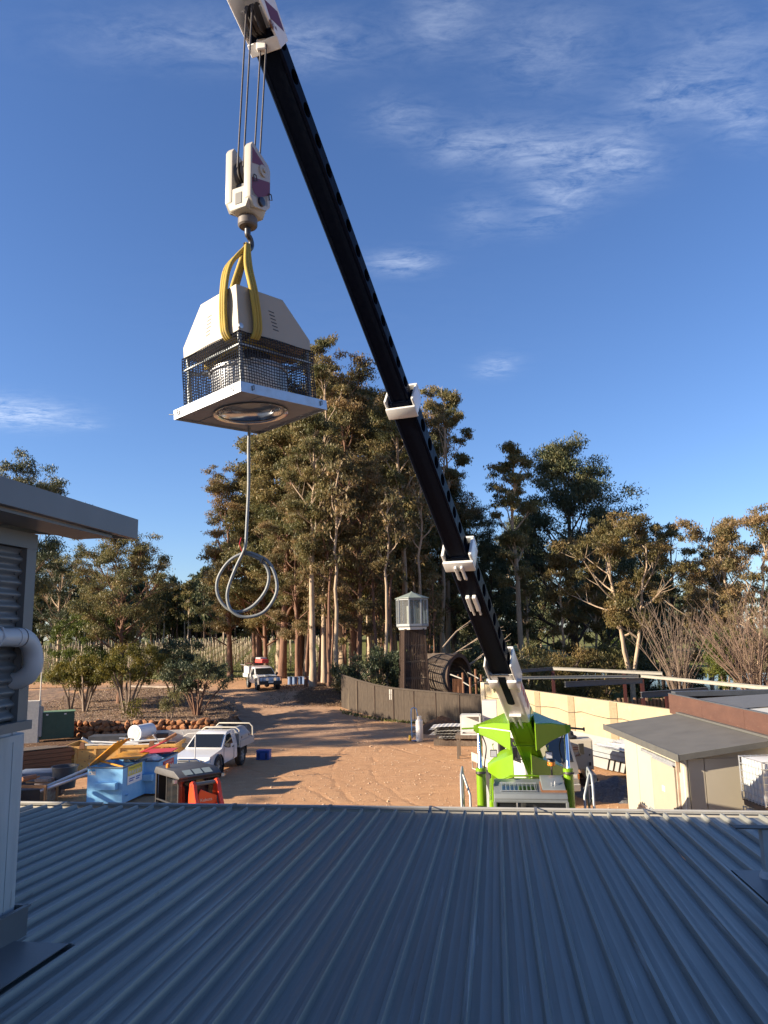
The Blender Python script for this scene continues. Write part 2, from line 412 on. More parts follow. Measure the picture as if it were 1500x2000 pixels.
    for cx, cy, rr in ((22, 34, 22.5), (22, 34, 24.2), (-26, 16, 26.5), (-26, 16, 28.1), (9, 8, 19.0), (9, 8, 20.7), (-9, 58, 27.0), (-9, 58, 28.6), (30, 50, 30.2), (30, 50, 31.8)):
        dx, dy = m2('SUBTRACT', sx.outputs[0], cx), m2('SUBTRACT', sx.outputs[1], cy)
        dd = m2('ABSOLUTE', m2('SUBTRACT', m2('SQRT', m2('ADD', m2('MULTIPLY', dx, dx), m2('MULTIPLY', dy, dy))), rr))
        g_ = m2('SUBTRACT', 1.0, m2('MULTIPLY', dd, 6.0), True); trk_ = g_ if trk_ is None else m2('MAXIMUM', trk_, g_)
    trk_ = m2('MULTIPLY', trk_, m2('MULTIPLY', m2('SUBTRACT', nz(.5, 4), .36), 5.0, True), True)
    dirt = mix(m2('MULTIPLY', trk_, .55), dirt, rutc)
    lit = ramp(nz(7, 8, (1, 1, 1), .75), (.32, (.045, .026, .016)), (.5, (.12, .068, .04)), (.68, (.27, .17, .10)))
    gra = ramp(nz(3.5, 8, (1, 1, 1), .75), (.30, (.06, .06, .02)), (.46, (.12, .13, .032)), (.60, (.20, .19, .06)), (.75, (.30, .24, .12)))
    gf = math_('MULTIPLY', math_('ADD', att('grass'), 0.0), 1.0)
    gn = nz(1.6, 6, (1, 1, 1), .7)
    gf2 = ramp(math_('SUBTRACT', math_('MULTIPLY', gf, 1.6), math_('MULTIPLY', gn, .9)), (.05, (0, 0, 0)), (.35, (1, 1, 1)))
    lf2 = ramp(math_('SUBTRACT', math_('MULTIPLY', att('litter'), 1.6), math_('MULTIPLY', gn, .9)), (.05, (0, 0, 0)), (.35, (1, 1, 1)))
    c = mix(lf2, dirt, lit); c = mix(gf2, c, gra); L.new(c, b.inputs['Base Color'])
    h = math_('ADD', math_('MULTIPLY', fin, .5), math_('MULTIPLY', mid, .5))
    h = math_('SUBTRACT', h, math_('MULTIPLY', rut, .12)); h = m2('SUBTRACT', h, m2('MULTIPLY', trk_, .35))
    bp = N.new('ShaderNodeBump'); bp.inputs['Distance'].default_value = .07; bp.inputs['Strength'].default_value = .9
    L.new(h, bp.inputs['Height']); L.new(bp.outputs[0], b.inputs['Normal'])
    return mt
gme = ground_grid(); gme.materials.append(ground_mat())
ground = link(bpy.data.objects.new('ground', gme)); tag(ground, kind='structure')

# pond, right of the far trees
def pond():
    mt = M('pond water', (.012, .02, .022), None, rough=.06, spec=.5, bump=.012, bscale=1.1)
    mb = MB(); n = 48; vs_ = [(POND_C[0], POND_C[1], 0)]
    for k in range(n):
        t = 2 * math.pi * k / n; w = 1.06 + .10 * math.sin(3 * t + 1) + .05 * math.sin(7 * t)
        vs_.append((POND_C[0] + POND_R[0] * w * math.cos(t), POND_C[1] + POND_R[1] * w * math.sin(t), 0))
    mb.add([(x, y, -1.85) for x, y, z in vs_], [(0, k + 1, (k + 1) % n + 1) for k in range(n)])
    tag(mb.build('pond', mt, smooth=0), kind='structure')
pond()

# raised garden bed behind the rock wall
def isle_h(x, y): return .80 + .75 * S((y - 45.5) / 15) + .10 * mnoise.noise(Vector((x * .35, y * .35, 2)))
def garden_bed():
    litter = M('bed mulch and litter', (.27, .165, .105), (.09, .055, .035), 3.0, .95, bump=.05, bscale=9, c3=(.30, .22, .12), s3=4.5, t3=.54, contrast=1.5, w3=.1)
    st = .4; mb = MB(); ids = {}
    xs = [(-40 + i * st) for i in range(int(32 / st))]; ys = [(43.6 + j * st) for j in range(int(23 / st))]
    for i, x in enumerate(xs):
        for j, y in enumerate(ys):
            if in_poly(x, y, ISLE):
                e = min(1, min(math.hypot(x - a, y - b) for a, b in ISLE) / .5)
                ids[i, j] = len(mb.v); mb.v.append((x, y, isle_h(x, y) + .04 * mnoise.noise(Vector((x * 2.1, y * 2.1, 8)))))
    for (i, j), k in ids.items():
        q = [(i, j), (i + 1, j), (i + 1, j + 1), (i, j + 1)]
        if all(a in ids for a in q): mb.f.append(tuple(ids[a] for a in q))
    n = len(ISLE); base = len(mb.v)
    for s_ in range(n):                                   # a bank round the edge
        (ax, ay), (bx, by) = ISLE[s_], ISLE[(s_ + 1) % n]; L = math.hypot(bx - ax, by - ay); nx, ny = (by - ay) / L, -(bx - ax) / L
        k = max(2, int(L / .6))
        for i in range(k):
            for t0, t1 in ((i / k, (i + 1) / k),):
                P = []
                for t in (t0, t1):
                    x, y = ax + (bx - ax) * t, ay + (by - ay) * t
                    P += [(x - nx * .45, y - ny * .45, isle_h(x, y) + .02), (x + nx * .12, y + ny * .12, min(T(x, y), isle_h(x, y)) - .15)]
                mb.add(P, [(0, 1, 3, 2)])
    tag(mb.build('garden_bed', litter, smooth=60), kind='structure')
garden_bed()
# concrete kerb round the bed, seen on its right edge
def kerb():
    mt = M('weathered concrete', (.32, .27, .22), (.22, .18, .14), 4, .9, bump=.004, bscale=20)
    P = [(-9.75, 43.6), (-9.0, 45.2), (-8.75, 47.0), (-9.3, 49.2), (-10.25, 51.5), (-11.2, 53.8), (-12.4, 56.1), (-14.8, 59.5), (-17.5, 62.6), (-22, 64.8)]
    mb = MB()
    for a, b in zip(P, P[1:]):
        mb.bar((*a, T(*a) + .05), (*b, T(*b) + .05), .16, .22)
    tag(mb.build('kerb', mt, bevel=.02), kind='structure')
kerb()

# rock retaining wall, every rock its own
def rock_mesh(seed):
    bm = bmesh.new(); bmesh.ops.create_icosphere(bm, subdivisions=2, radius=.5)
    for v in bm.verts:
        p = v.co.copy(); k = 1 + .34 * mnoise.noise(p * 2.2 + Vector((seed * 7.1, 0, 0))) + .16 * mnoise.noise(p * 5.1 + Vector((0, seed * 3.3, 0)))
        v.co = Vector((p.x * 1.05, p.y * .8, p.z * .82)) * k
    me = bpy.data.meshes.new('rock'); bm.to_mesh(me); bm.free(); me.materials.append(rockm)
    me.polygons.foreach_set('use_smooth', [True] * len(me.polygons)); me.set_sharp_from_angle(angle=R(28)); return me
rockm = M('ironstone', (.33, .145, .055), (.20, .085, .04), 3.5, .95, bump=.02, bscale=9, c3=(.45, .24, .10), s3=5, t3=.60, contrast=1.4, w3=.1)
rw = thing('rock_retaining_wall', 'low dry stacked wall of orange ironstone rocks holding up the garden bed', 'retaining wall', (-17, 44.3, 0))
RM = [rock_mesh(i) for i in range(7)]
for course, (z, n, off) in enumerate(((.16, 36, .0), (.46, 37, .22), (.74, 34, .1))):
    for i in range(n):
        t = (i + off + rng.uniform(-.25, .25)) / n; x = -23.2 + 13.5 * t; y = 44.95 - .75 * t - .34 + course * .13
        s_ = rng.uniform(.36, .60)
        o = bpy.data.objects.new('rock', rng.choice(RM)); link(o, rw)
        o.location = (x + 17, y - 44.3 + rng.uniform(-.06, .06), z + rng.uniform(-.04, .05)); o.scale = (s_, s_ * rng.uniform(.8, 1.1), s_ * rng.uniform(.75, 1.0))
        o.rotation_euler = (rng.uniform(-.4, .4), rng.uniform(-.4, .4), rng.uniform(0, 6.28))

# loose stones scattered over the yard
def pebbles():
    mb = MB(); r = random.Random(3)
    for i in range(5200):
        y = 11 + 40 * r.random() ** 1.2; x = r.uniform(-12, 9) if i % 3 else r.uniform(-4, 8)
        if i % 4 == 0: x, y = r.uniform(-26, -10), r.uniform(22, 43)
        s_ = r.uniform(.012, .04) * (1.8 if r.random() < .05 else 1); z = T(x, y) + .01; a = r.uniform(0, 6.28)
        c, q = math.cos(a) * s_, math.sin(a) * s_
        mb.add([(x + c, y + q, z), (x - q, y + c * 1.3, z), (x - c, y - q, z), (x + q, y - c * .8, z), (x, y, z + s_ * .9)], [(0, 1, 4), (1, 2, 4), (2, 3, 4), (3, 0, 4)])
    tag(mb.build('loose_stones', M('pale gravel', (.34, .21, .12), (.50, .38, .27), 3, .9), smooth=0, recalc=False), 'loose pebbles strewn over the orange dirt yard', 'gravel', kind='stuff')
pebbles()

# ------------------------------------------------------------------ the metal roof in front
RD = Vector((0.14240157, 0.98915571, -0.03595525)); SD = Vector((0.98979571, -0.14249371, 0)); RN = SD.cross(RD)
RO = Vector((-0.00881224, -0.06121196, 3.78111215))
VE = 9.05                                                  # where the sheets end above the gutter
def roof_mat():
    mt = bpy.data.materials.new('grey prepainted roofing'); mt.use_nodes = True; t = mt.node_tree; N, L = t.nodes, t.links
    b = N['Principled BSDF']; b.inputs['Specular IOR Level'].default_value = .5
    geo = N.new('ShaderNodeTexCoord')
    oi = N.new('ShaderNodeObjectInfo')
    add = N.new('ShaderNodeVectorMath'); add.operation = 'ADD'; L.new(geo.outputs['Object'], add.inputs[0])
    mul = N.new('ShaderNodeVectorMath'); mul.operation = 'MULTIPLY'; L.new(oi.outputs['Location'], mul.inputs[0]); mul.inputs[1].default_value = (1, 1, 1)
    L.new(mul.outputs[0], add.inputs[1])
    def nz(sx, sy, s, d, ro=.6, dist=0.):
        mp = N.new('ShaderNodeMapping'); mp.inputs['Scale'].default_value = (sx, sy, 1); L.new(add.outputs[0], mp.inputs[0])
        n = N.new('ShaderNodeTexNoise'); n.inputs['Scale'].default_value = s; n.inputs['Detail'].default_value = d; n.inputs['Roughness'].default_value = ro; n.inputs['Distortion'].default_value = dist
        L.new(mp.outputs[0], n.inputs['Vector']); return n.outputs[0]
    def ramp(v, *st):
        r = N.new('ShaderNodeValToRGB'); e = r.color_ramp.elements
        e[0].position, e[0].color = st[0][0], (*st[0][1], 1); e[1].position, e[1].color = st[-1][0], (*st[-1][1], 1)
        for p, c in st[1:-1]: x = e.new(p); x.color = (*c, 1)
        L.new(v, r.inputs[0]); return r.outputs[0]
    def mix(f, a, c):
        m_ = N.new('ShaderNodeMix'); m_.data_type = 'RGBA'; L.new(f, m_.inputs[0])
        for i, v in ((6, a), (7, c)):
            if isinstance(v, tuple): m_.inputs[i].default_value = (*v, 1)
            else: L.new(v, m_.inputs[i])
        return m_.outputs[2]
    base = ramp(nz(1, .25, 2.2, 6), (.3, (.143, .150, .138)), (.7, (.186, .193, .178)))
    streak = ramp(nz(34, .35, 1.0, 5), (.42, (0, 0, 0)), (.62, (1, 1, 1)))                # dust washed down the pans
    c = mix(streak, base, (.186, .192, .178)); 
    wash = ramp(nz(26, .55, 1.0, 7, .62, .9), (.63, (0, 0, 0)), (.70, (.7, .7, .7)))              # dried runs, pale
    c = mix(wash, c, (.34, .345, .345))
    stain = ramp(nz(24, .75, 1.0, 7, .65, 1.1), (.64, (0, 0, 0)), (.69, (1, 1, 1)))         # mouldy runs, dark
    sp2 = N.new('ShaderNodeMath'); sp2.operation = 'MULTIPLY'; L.new(stain, sp2.inputs[0]); sp2.inputs[1].default_value = .6
    c = mix(sp2.outputs[0], c, (.06, .058, .055))
    spots = ramp(nz(1, 1, 60, 3), (.74, (0, 0, 0)), (.78, (1, 1, 1)))
    c = mix(spots, c, (.07, .06, .05))
    L.new(c, b.inputs['Base Color'])
    rr = ramp(nz(18, .5, 1.4, 6), (.3, (.30, .30, .30)), (.7, (.46, .46, .46))); L.new(rr, b.inputs['Roughness'])
    bp = N.new('ShaderNodeBump'); bp.inputs['Distance'].default_value = .004; bp.inputs['Strength'].default_value = .15
    L.new(nz(8, .8, 1.0, 3), bp.inputs['Height']); L.new(bp.outputs[0], b.inputs['Normal'])
    return mt
roof_m = roof_mat()
trim_m = M('grey trim paint', (.125, .13, .135), (.105, .11, .115), 3, .42, bump=.0006, bscale=14)
cream_trim = M('pale grey gutter paint', (.50, .47, .40), (.42, .395, .34), 5, .5, c3=(.16, .13, .10), s3=8, t3=.66)
nb = thing('metal_roofed_building', 'low building in front with a wide grey ribbed metal roof sloping to a gutter', 'building')
nb.matrix_world = Matrix((SD, RD, RN)).transposed().to_4x4(); nb.location = RO
def sheet_mesh():
    prof = []                                              # one pan and its rib, twice
    for k in (0, 1):
        u = k * .2
        prof += [(u - .0235, .0), (u - .0135, .036), (u - .010, .041), (u + .010, .041), (u + .0135, .036), (u + .0235, .0),
                 (u + .066, .0006), (u + .069, .0016), (u + .072, .0016), (u + .075, .0006), (u + .1245, .0006), (u + .1275, .0016), (u + .1305, .0016), (u + .1335, .0006)]
    prof.append((.3765, 0))
    rows = [-3.0, 0, 2, 3.5, 5, 6.5, 8, VE]; mb = MB(); n = len(prof)
    for v in rows:
        for u, z in prof: mb.v.append((u, v, z + .0012 * math.sin(v * 1.7 + u * 9)))
    for j in range(len(rows) - 1):
        for i in range(n - 1): mb.f.append((j * n + i, j * n + i + 1, (j + 1) * n + i + 1, (j + 1) * n + i))
    for i in range(n):                                     # the cut edge at the gutter
        u, z = prof[i]; mb.v.append((u, VE, min(z, .0) - .004))
    b0 = len(rows) * n - n
    for i in range(n - 1): mb.f.append((b0 + i, b0 + i + 1, b0 + n + i + 1, b0 + n + i))
    return mb.build('roof_sheet', roof_m, nb, smooth=30, recalc=False)
sh0 = sheet_mesh(); U0 = -.0235 - 21 * .4
for k in range(37):
    o = sh0 if k == 0 else copy_obj(sh0, nb)
    o.location = (U0 + k * .4, rng.uniform(-.006, .006), rng.uniform(0, .0012)); o.rotation_euler = (rng.uniform(-.0003, .0003), rng.uniform(-.004, .004), 0)
# gutter: two lengths, joint near the left
gm = MB()
for a, b in ((-9, -4.93), (-4.90, 6.4)):
    gm.span((a, VE - .05, -.16), (b, VE + .155, -.150))    # floor
    gm.span((a, VE - .05, -.149), (b, VE - .042, -.03))    # back
    gm.span((a, VE + .148, -.149), (b, VE + .155, .018))   # front
gm.build('gutter', cream_trim, nb)
gl = MB()
for a, b in ((-9, -4.95), (-4.88, 6.4)):
    gl.tube([(a, VE + .150, .032), (b, VE + .150, .032)], .017, 8)
    gl.span((a, VE + .126, .012), (b, VE + .148, .020))
gl.build('gutter_lip', M('gutter lip paint', (.36, .355, .33), (.29, .285, .265), 5, .45), nb)
st0 = None
for uu in (-6.55, -5.42, -4.30, -3.15, -1.99, -.82, .40, 1.66, 2.88, 4.1):
    k = round((uu + .0235) / .2) * .2 - .0235
    if st0 is None:
        mb = MB(); pth = [(0, -.16, .046), (0, -.02, .048), (0, .09, .062), (0, .150, .056), (0, .168, .03)]
        for a, b in zip(pth, pth[1:]): mb.bar(a, b, .032, .003)
        st0 = mb.build('gutter_strap', trim_m, nb); o = st0
    else: o = copy_obj(st0, nb)
    o.location = (k, VE, 0); o.rotation_euler = (0, 0, rng.uniform(-.05, .05))
fm = MB(); fm.span((-9, VE - .10, -.34), (6.4, VE - .06, -.035)); fm.build('fascia', trim_m, nb)
wl = MB(); wl.span((-9, -3, -3.9), (6.3, VE - .35, -.36)); wl.build('wall', M('rendered wall', (.5, .46, .38), (.45, .41, .34), 2, .9), nb)
# tray flashing round the left duct
fl = MB(); fl.span((-4.6, 1.0, .043), (-2.68, 4.66, .048)); fl.prism([(4.66, .048), (4.74, .004), (4.66, .0)], 'x', -4.6, -2.66); fl.build('tray_flashing', trim_m, nb)
up = MB(); up.span((-4.6, 4.775, .04), (-3.05, 4.79, .21)); up.span((-3.065, 3.6, .04), (-3.05, 4.775, .21)); up.bar((-4.6, 4.785, .215), (-3.05, 4.785, .215), .03, .012); up.bar((-3.055, 4.8, .215), (-3.055, 3.6, .215), .03, .012)
up.build('upstand_flashing', trim_m, nb)
# bracket post on the right
ft = MB(); ft.span((1.80, 4.0, .043), (4.2, 6.72, .048)); ft.prism([(6.72, .048), (6.84, .002), (6.72, .0)], 'x', 1.80, 4.2); ft.build('tray_flashing', trim_m, nb)
pt = thing('bracket_post', 'short galvanised square post with a flat top plate standing on the right of the roof', 'post')
pt.matrix_world = nb.matrix_world.copy(); pt.location = RO + SD * 2.03 + RD * 6.52 + RN * .048
mb = MB(); mb.span((-.045, -.045, .0), (.045, .045, .36)); mb.build('post', galv_dull, pt, bevel=.004)
mb = MB(); mb.lathe([(.085, 0), (.075, .03), (.06, .05)], (0, 0, 0), 12); mb.build('sealant_collar', M('old sealant', (.42, .42, .42), (.3, .3, .3), 14, .8, bump=.006, bscale=30), pt)
mb = MB(); mb.span((-.24, -.06, .361), (.6, .06, .369)); mb.build('top_plate', dark_steel, pt)
mb = MB(); mb.span((.08, -.03, .20), (.5, .03, .34)); mb.build('cross_arm', galv_dull, pt)

# ------------------------------------------------------------------ the clad plant room on the left
LBR = R(-8.192)
lb = thing('clad_plant_room', 'grey plant room with corrugated cladding and a jutting flat fascia at the left edge', 'building', (0, 0, 0), LBR)
clad = M('grey corrugated cladding', (.14, .15, .155), (.115, .125, .13), 3, .42, bump=.0008, bscale=12, c3=(.10, .09, .08), s3=6, t3=.68)
mb = MB(); z = 5.02; rows = []
while z < 6.10:
    rows.append(z); z += .076 / 8
for v in (-2.0, 4.385):
    for q in rows: mb.v.append((-3.012 + .017 * math.sin((q - 5.02) / .076 * 2 * math.pi), v, q))
n = len(rows); mb.f = [(i, i + 1, n + i + 1, n + i) for i in range(n - 1)]
mb.build('corrugated_sheet', clad, lb, smooth=60, recalc=False)
mb = MB()
mb.span((-3.02, 4.385, 5.01), (-2.972, 4.485, 6.10)); mb.span((-3.12, 4.47, 5.0), (-3.022, 4.486, 6.10)); mb.build('corner_trim', trim_m, lb)
mb = MB(); mb.span((-3.05, -2, 6.10), (-2.968, 4.487, 6.20)); mb.build('head_trim', trim_m, lb)
mb = MB(); mb.span((-3.07, -2, 4.955), (-2.945, 4.50, 5.01)); mb.build('base_trim', trim_m, lb)
mb = MB(); mb.span((-16, -7, 4.955), (-3.06, 4.468, 6.20)); mb.build('wall', trim_m, lb)  # carried on out of view to shade the roof in front
mb = MB(); mb.span((-16, -7, 3.0), (-4.45, 4.40, 4.953)); mb.build('sun_block_wall', trim_m, lb)  # unseen mass, added to stop sun passing under the plant room
# roof: flat fascia along our side, falling towards us; unseen run and pitch set for its shadow
mb = MB(); mb.span((-2.665, -7, 6.245), (-2.62, 5.19, 6.395)); mb.prism([(-2.665, 6.245), (-2.665, 6.395), (-16, 7.60), (-16, 7.45)], 'y', 5.145, 5.19); mb.build('fascia', trim_m, lb, bevel=.002)
mb = MB(); mb.prism([(-2.667, 6.30), (-2.667, 6.375), (-16, 7.58), (-16, 7.50)], 'y', -7, 5.143); mb.build('roof', roof_m, lb)
mb = MB(); mb.span((-2.95, -2, 6.22), (-2.667, 4.9, 6.24)); mb.build('soffit', trim_m, lb)
scr = None
for zz in (5.10, 5.25, 5.40, 5.63, 5.78, 5.93):
    for vv in (4.30, 3.7, 3.2):
        if scr is None:
            q = MB(); q.lathe([(.008, 0), (.008, .004), (.004, .007)], (0, 0, 0), 6, Matrix.Rotation(R(90), 3, 'Y')); scr = q.build('screw', dark_steel, lb); o = scr
        else: o = copy_obj(scr, lb)
        o.location = (-2.994, vv, zz)
# rounded duct below it
db = thing('rounded_duct', 'weathered white round cornered duct rising from the roof at the left edge', 'duct', (0, 0, 0), LBR)
duct_m = M('weathered white sheet', (.42, .43, .43), (.34, .35, .35), 5, .55, st=(3, 3, .5), c3=(.13, .11, .09), s3=3.2, t3=.63, w3=.1, bump=.001)
def rrect(x0, x1, y0, y1, r, n=6):
    P = []
    for cx, cy, a0 in ((x1 - r, y1 - r, 0), (x0 + r, y1 - r, 90), (x0 + r, y0 + r, 180), (x1 - r, y0 + r, 270)):
        for k in range(n + 1): a = R(a0 + 90 * k / n); P.append((cx + r * math.cos(a), cy + r * math.sin(a)))
    return P
mb = MB(); mb.prism(rrect(-4.4, -3.12, 3.75, 4.76, .10), 'z', 3.62, 4.90); mb.build('casing', duct_m, db, smooth=50)
mb = MB(); mb.prism(rrect(-4.36, -3.16, 3.79, 4.72, .08), 'z', 4.90, 4.954); mb.build('neck', duct_m, db, smooth=50)
mb = MB()
for vv in (4.18, 4.42, 4.58): mb.bar((-3.122, vv, 3.62), (-3.122, vv, 4.86), .012, .012)
mb.build('seam', duct_m, db)
# white pipe along the plant room wall
pp = thing('white_downpipe', 'white plastic pipe running along the clad wall and elbowing down past its corner', 'pipe', (0, 0, 0), LBR)
pvc = M('white pvc', (.45, .46, .47), (.40, .41, .42), 3, .4, c3=(.2, .18, .15), s3=6, t3=.70)
PU, PZ = -2.90, 5.53
mb = MB(); mb.cyl((PU, -2, PZ), (PU, 4.26, PZ), .055, 20); mb.build('straight_pipe', pvc, pp, smooth=60)
el = [(PU, 4.25 + .16 * math.sin(a), PZ - .16 + .16 * math.cos(a)) for a in [R(10 * k) for k in range(10)]]
mb = MB(); mb.tube([(PU, 4.2, PZ)] + el, .059, 20); mb.build('elbow', pvc, pp, smooth=60)
mb = MB(); mb.tube([(PU, 4.41, PZ - .155), (PU, 4.41, PZ - .19), (PU - .03, 4.41, PZ - .235), (PU - .09, 4.41, PZ - .27), (PU - .25, 4.41, PZ - .28), (PU - 1.2, 4.55, PZ - .28)], .0585, 20); mb.build('lower_elbow', pvc, pp, smooth=60)
for vv in (4.255,):
    mb = MB(); mb.tube([(PU, vv - .004, PZ), (PU, vv + .004, PZ)], .0605, 20); mb.build('joint_ring', dark_steel, pp)
mb = MB(); mb.tube([(PU - .11, 4.02, PZ + .06), (PU - .03, 4.035, PZ + .075), (PU + .035, 4.04, PZ + .055), (PU + .06, 4.03, PZ), (PU + .04, 4.015, PZ - .045), (PU - .02, 4.0, PZ - .06)], .007, 6); mb.build('saddle_strap', pvc, pp)

# ------------------------------------------------------------------ the crane
def catmull(P, n=7):
    out = []
    for i in range(len(P) - 1):
        p0, p1, p2, p3 = P[max(0, i - 1)], P[i], P[i + 1], P[min(len(P) - 1, i + 2)]
        for k in range(n):
            t = k / n; out.append(.5 * ((2 * p1) + (p2 - p0) * t + (2 * p0 - 5 * p1 + 4 * p2 - p3) * t * t + (3 * p1 - p0 - 3 * p2 + p3) * t ** 3))
    out.append(P[-1]); return out
CR = R(-8.0); RB = Matrix.Rotation(R(-13.38), 3, 'Z'); P0 = Vector((2.96, 17.0, 3.59))
crane = thing('mobile_crane', 'lime green and white mobile crane facing the roof with its long black boom raised', 'crane', (P0.x, P0.y, 0), CR)
BC, BS = .8143, .5805
LK = .8                                                    # size of the load tackle
def near(p): return Vector((0, 0, CAM_H)) + (Vector(p) - Vector((0, 0, CAM_H))) * LK
def bp(s, x, n): return RB @ Vector((x, -BC * s + BS * n, P0.z + BS * s + BC * n))
BOOMROT = RB @ Matrix((Vector((1, 0, 0)), Vector((0, -BC, BS)), Vector((0, BS, BC)))).transposed()
def bbox(mb, s0, s1, x0, x1, n0, n1): return mb.box(bp((s0 + s1) / 2, (x0 + x1) / 2, (n0 + n1) / 2), (x1 - x0, s1 - s0, n1 - n0), BOOMROT)
def boom_section(name, s0, s1, w, h, hole, pitch, mat, holes=True):
    mb = MB(); c = .02
    prof = [(-w / 2, -h / 2 + c), (-w / 2 + c, -h / 2), (w / 2 - c, -h / 2), (w / 2, -h / 2 + c)]
    for (xa, na), (xb, nb_) in zip(prof, prof[1:]): mb.quad(bp(s0, xa, na), bp(s0, xb, nb_), bp(s1, xb, nb_), bp(s1, xa, na))
    tp = [(-w / 2, h / 2 - c), (-w / 2 + c, h / 2), (w / 2 - c, h / 2), (w / 2, h / 2 - c)]
    for (xa, na), (xb, nb_) in zip(tp, tp[1:]): mb.quad(bp(s0, xa, na), bp(s0, xb, nb_), bp(s1, xb, nb_), bp(s1, xa, na))
    a, b = -h / 2 + c, h / 2 - c
    k = max(1, int((s1 - s0) / pitch)) if holes else 1; L = (s1 - s0) / k
    for sx in (-1, 1):
        x = sx * w / 2
        for i in range(k):
            c0, c1 = s0 + i * L, s0 + (i + 1) * L
            if not holes: mb.quad(bp(c0, x, a), bp(c1, x, a), bp(c1, x, b), bp(c0, x, b)); continue
            N = 20; cx, cy = (c0 + c1) / 2, (a + b) / 2; out, inn, deep = [], [], []
            for q in range(N):
                t = 2 * math.pi * (q + .5) / N; ct, st = math.cos(t), math.sin(t)
                m_ = min(L / 2 / abs(ct) if abs(ct) > 1e-6 else 9, (b - a) / 2 / abs(st) if abs(st) > 1e-6 else 9)
                out.append(bp(cx + ct * m_, x, cy + st * m_)); inn.append(bp(cx + ct * hole, x, cy + st * hole)); deep.append(bp(cx + ct * hole, x - sx * .035, cy + st * hole))
            n0 = len(mb.v); mb.v += [tuple(p) for p in out + inn + deep]
            for q in range(N):
                r_ = (q + 1) % N
                mb.f.append((n0 + q, n0 + r_, n0 + N + r_, n0 + N + q)); mb.f.append((n0 + N + q, n0 + N + r_, n0 + 2 * N + r_, n0 + 2 * N + q))
            for sa, na in ((c0, a), (c1, a), (c0, b), (c1, b)):          # corners the ring leaves open
                pts = sorted(range(N), key=lambda q: (out[q] - bp(sa, x, na)).length)[:2]
                mb.add([bp(sa, x, na), out[pts[0]], out[pts[1]]], [(0, 1, 2)])
    for s_ in (s0, s1): mb.quad(bp(s_, -w / 2, a), bp(s_, w / 2, a), bp(s_, w / 2, b), bp(s_, -w / 2, b))
    for sx in (-1, 1):                                    # wear strips along the lower corners
        bbox(mb, s0, s1, sx * (w / 2 - .05) - .012, sx * (w / 2 - .05) + .012, -h / 2 - .008, -h / 2 + .002)
    o = mb.build(name, mat, crane, smooth=40); return o
boom_section('boom_section', 8.8, 13.75, .285, .215, .078, .32, boom_black)
boom_section('boom_section', 5.35, 9.05, .345, .275, .10, .37, boom_black)
boom_section('boom_section', 1.75, 5.7, .405, .335, .122, .43, boom_black)
boom_section('boom_base', .24, 2.1, .48, .41, .1, .5, crane_white, False)
# green foot of the boom, narrowing to its pivot
mb = MB(); P = []
for s_, w, h0, h1 in ((.238, .50, -.21, .21), (-.6, .53, -.22, .21), (-2.85, .52, -.22, .24)):
    P += [bp(s_, -w / 2, h0), bp(s_, w / 2, h0), bp(s_, w / 2, h1), bp(s_, -w / 2, h1)]
mb.add(P, [(0, 1, 2, 3), (8, 11, 10, 9)] + [(a + i, a + (i + 1) % 4, a + 4 + (i + 1) % 4, a + 4 + i) for a in (0, 4) for i in range(4)])
mb.build('boom_foot', lime, crane, bevel=.02)
mb = MB()
for sx in (-.17, .17): bbox(mb, -1.9, .15, sx - .008, sx + .008, -.235, -.2)
mb.tube([bp(-.7, -.30, -.20), bp(-.72, -.27, -.26), bp(-.72, .27, -.26), bp(-.7, .30, -.20)], .014, 8); mb.build('pipe_guard', lime, crane)
# dark slot in the white base where the first section shows
mb = MB(); n = 12; P = []
for q in range(n + 1): t = math.pi * q / n; P.append(bp(1.05 - .08 * math.sin(t), .08 * math.cos(t) , -.2085))
P += [bp(2.05, -.08, -.2085), bp(2.05, .08, -.2085)]
mb.add(P, [tuple(range(len(P)))]); mb.add([p + Vector((0, -BS * .003, -BC * .003)) for p in P], [tuple(range(len(P)))]); mb.build('boom_slot', boom_black, crane)
def collar(s_, w, h, ln, t=.055, prong=True, big=False):
    mb = MB(); W_, H_ = w / 2 + .012, h / 2 + .012
    bbox(mb, s_ - ln, s_ + ln * .2, -W_ - t, W_ + t, -H_ - t, -H_)
    bbox(mb, s_ - ln * .8, s_ + ln * .9, -W_ - t, -W_, -H_, H_ + .02); bbox(mb, s_ - ln * .8, s_ + ln * .9, W_, W_ + t, -H_, H_ + .02)
    bbox(mb, s_ - ln * .3, s_ + ln * .9, -W_ - t, W_ + t, H_ + .022, H_ + .07)
    mb.build('boom_collar', crane_white, crane, bevel=.02, seg=2)
    if prong:
        mb = MB()
        for sx in (-.055, .055):
            bbox(mb, s_ - ln - .16, s_ - ln * .2, sx - .022, sx + .022, -H_ - t - .055, -H_ - t + .002); bbox(mb, s_ - ln - .22, s_ - ln - .16, sx - .016, sx + .016, -H_ - t - .02, -H_ - t + .03)
        mb.build('lug_bracket', crane_white, crane, bevel=.008)
    return mb
collar(8.96, .345, .275, .16, .04, False); collar(5.62, .405, .335, .20, .055)
mb = MB()
for sx in (-.06, .06): bbox(mb, 4.30, 4.70, sx - .035, sx + .035, -.25, -.17); bbox(mb, 4.14, 4.30, sx - .018, sx + .018, -.22, -.17)
mb.build('lug_bracket', crane_white, crane, bevel=.008)
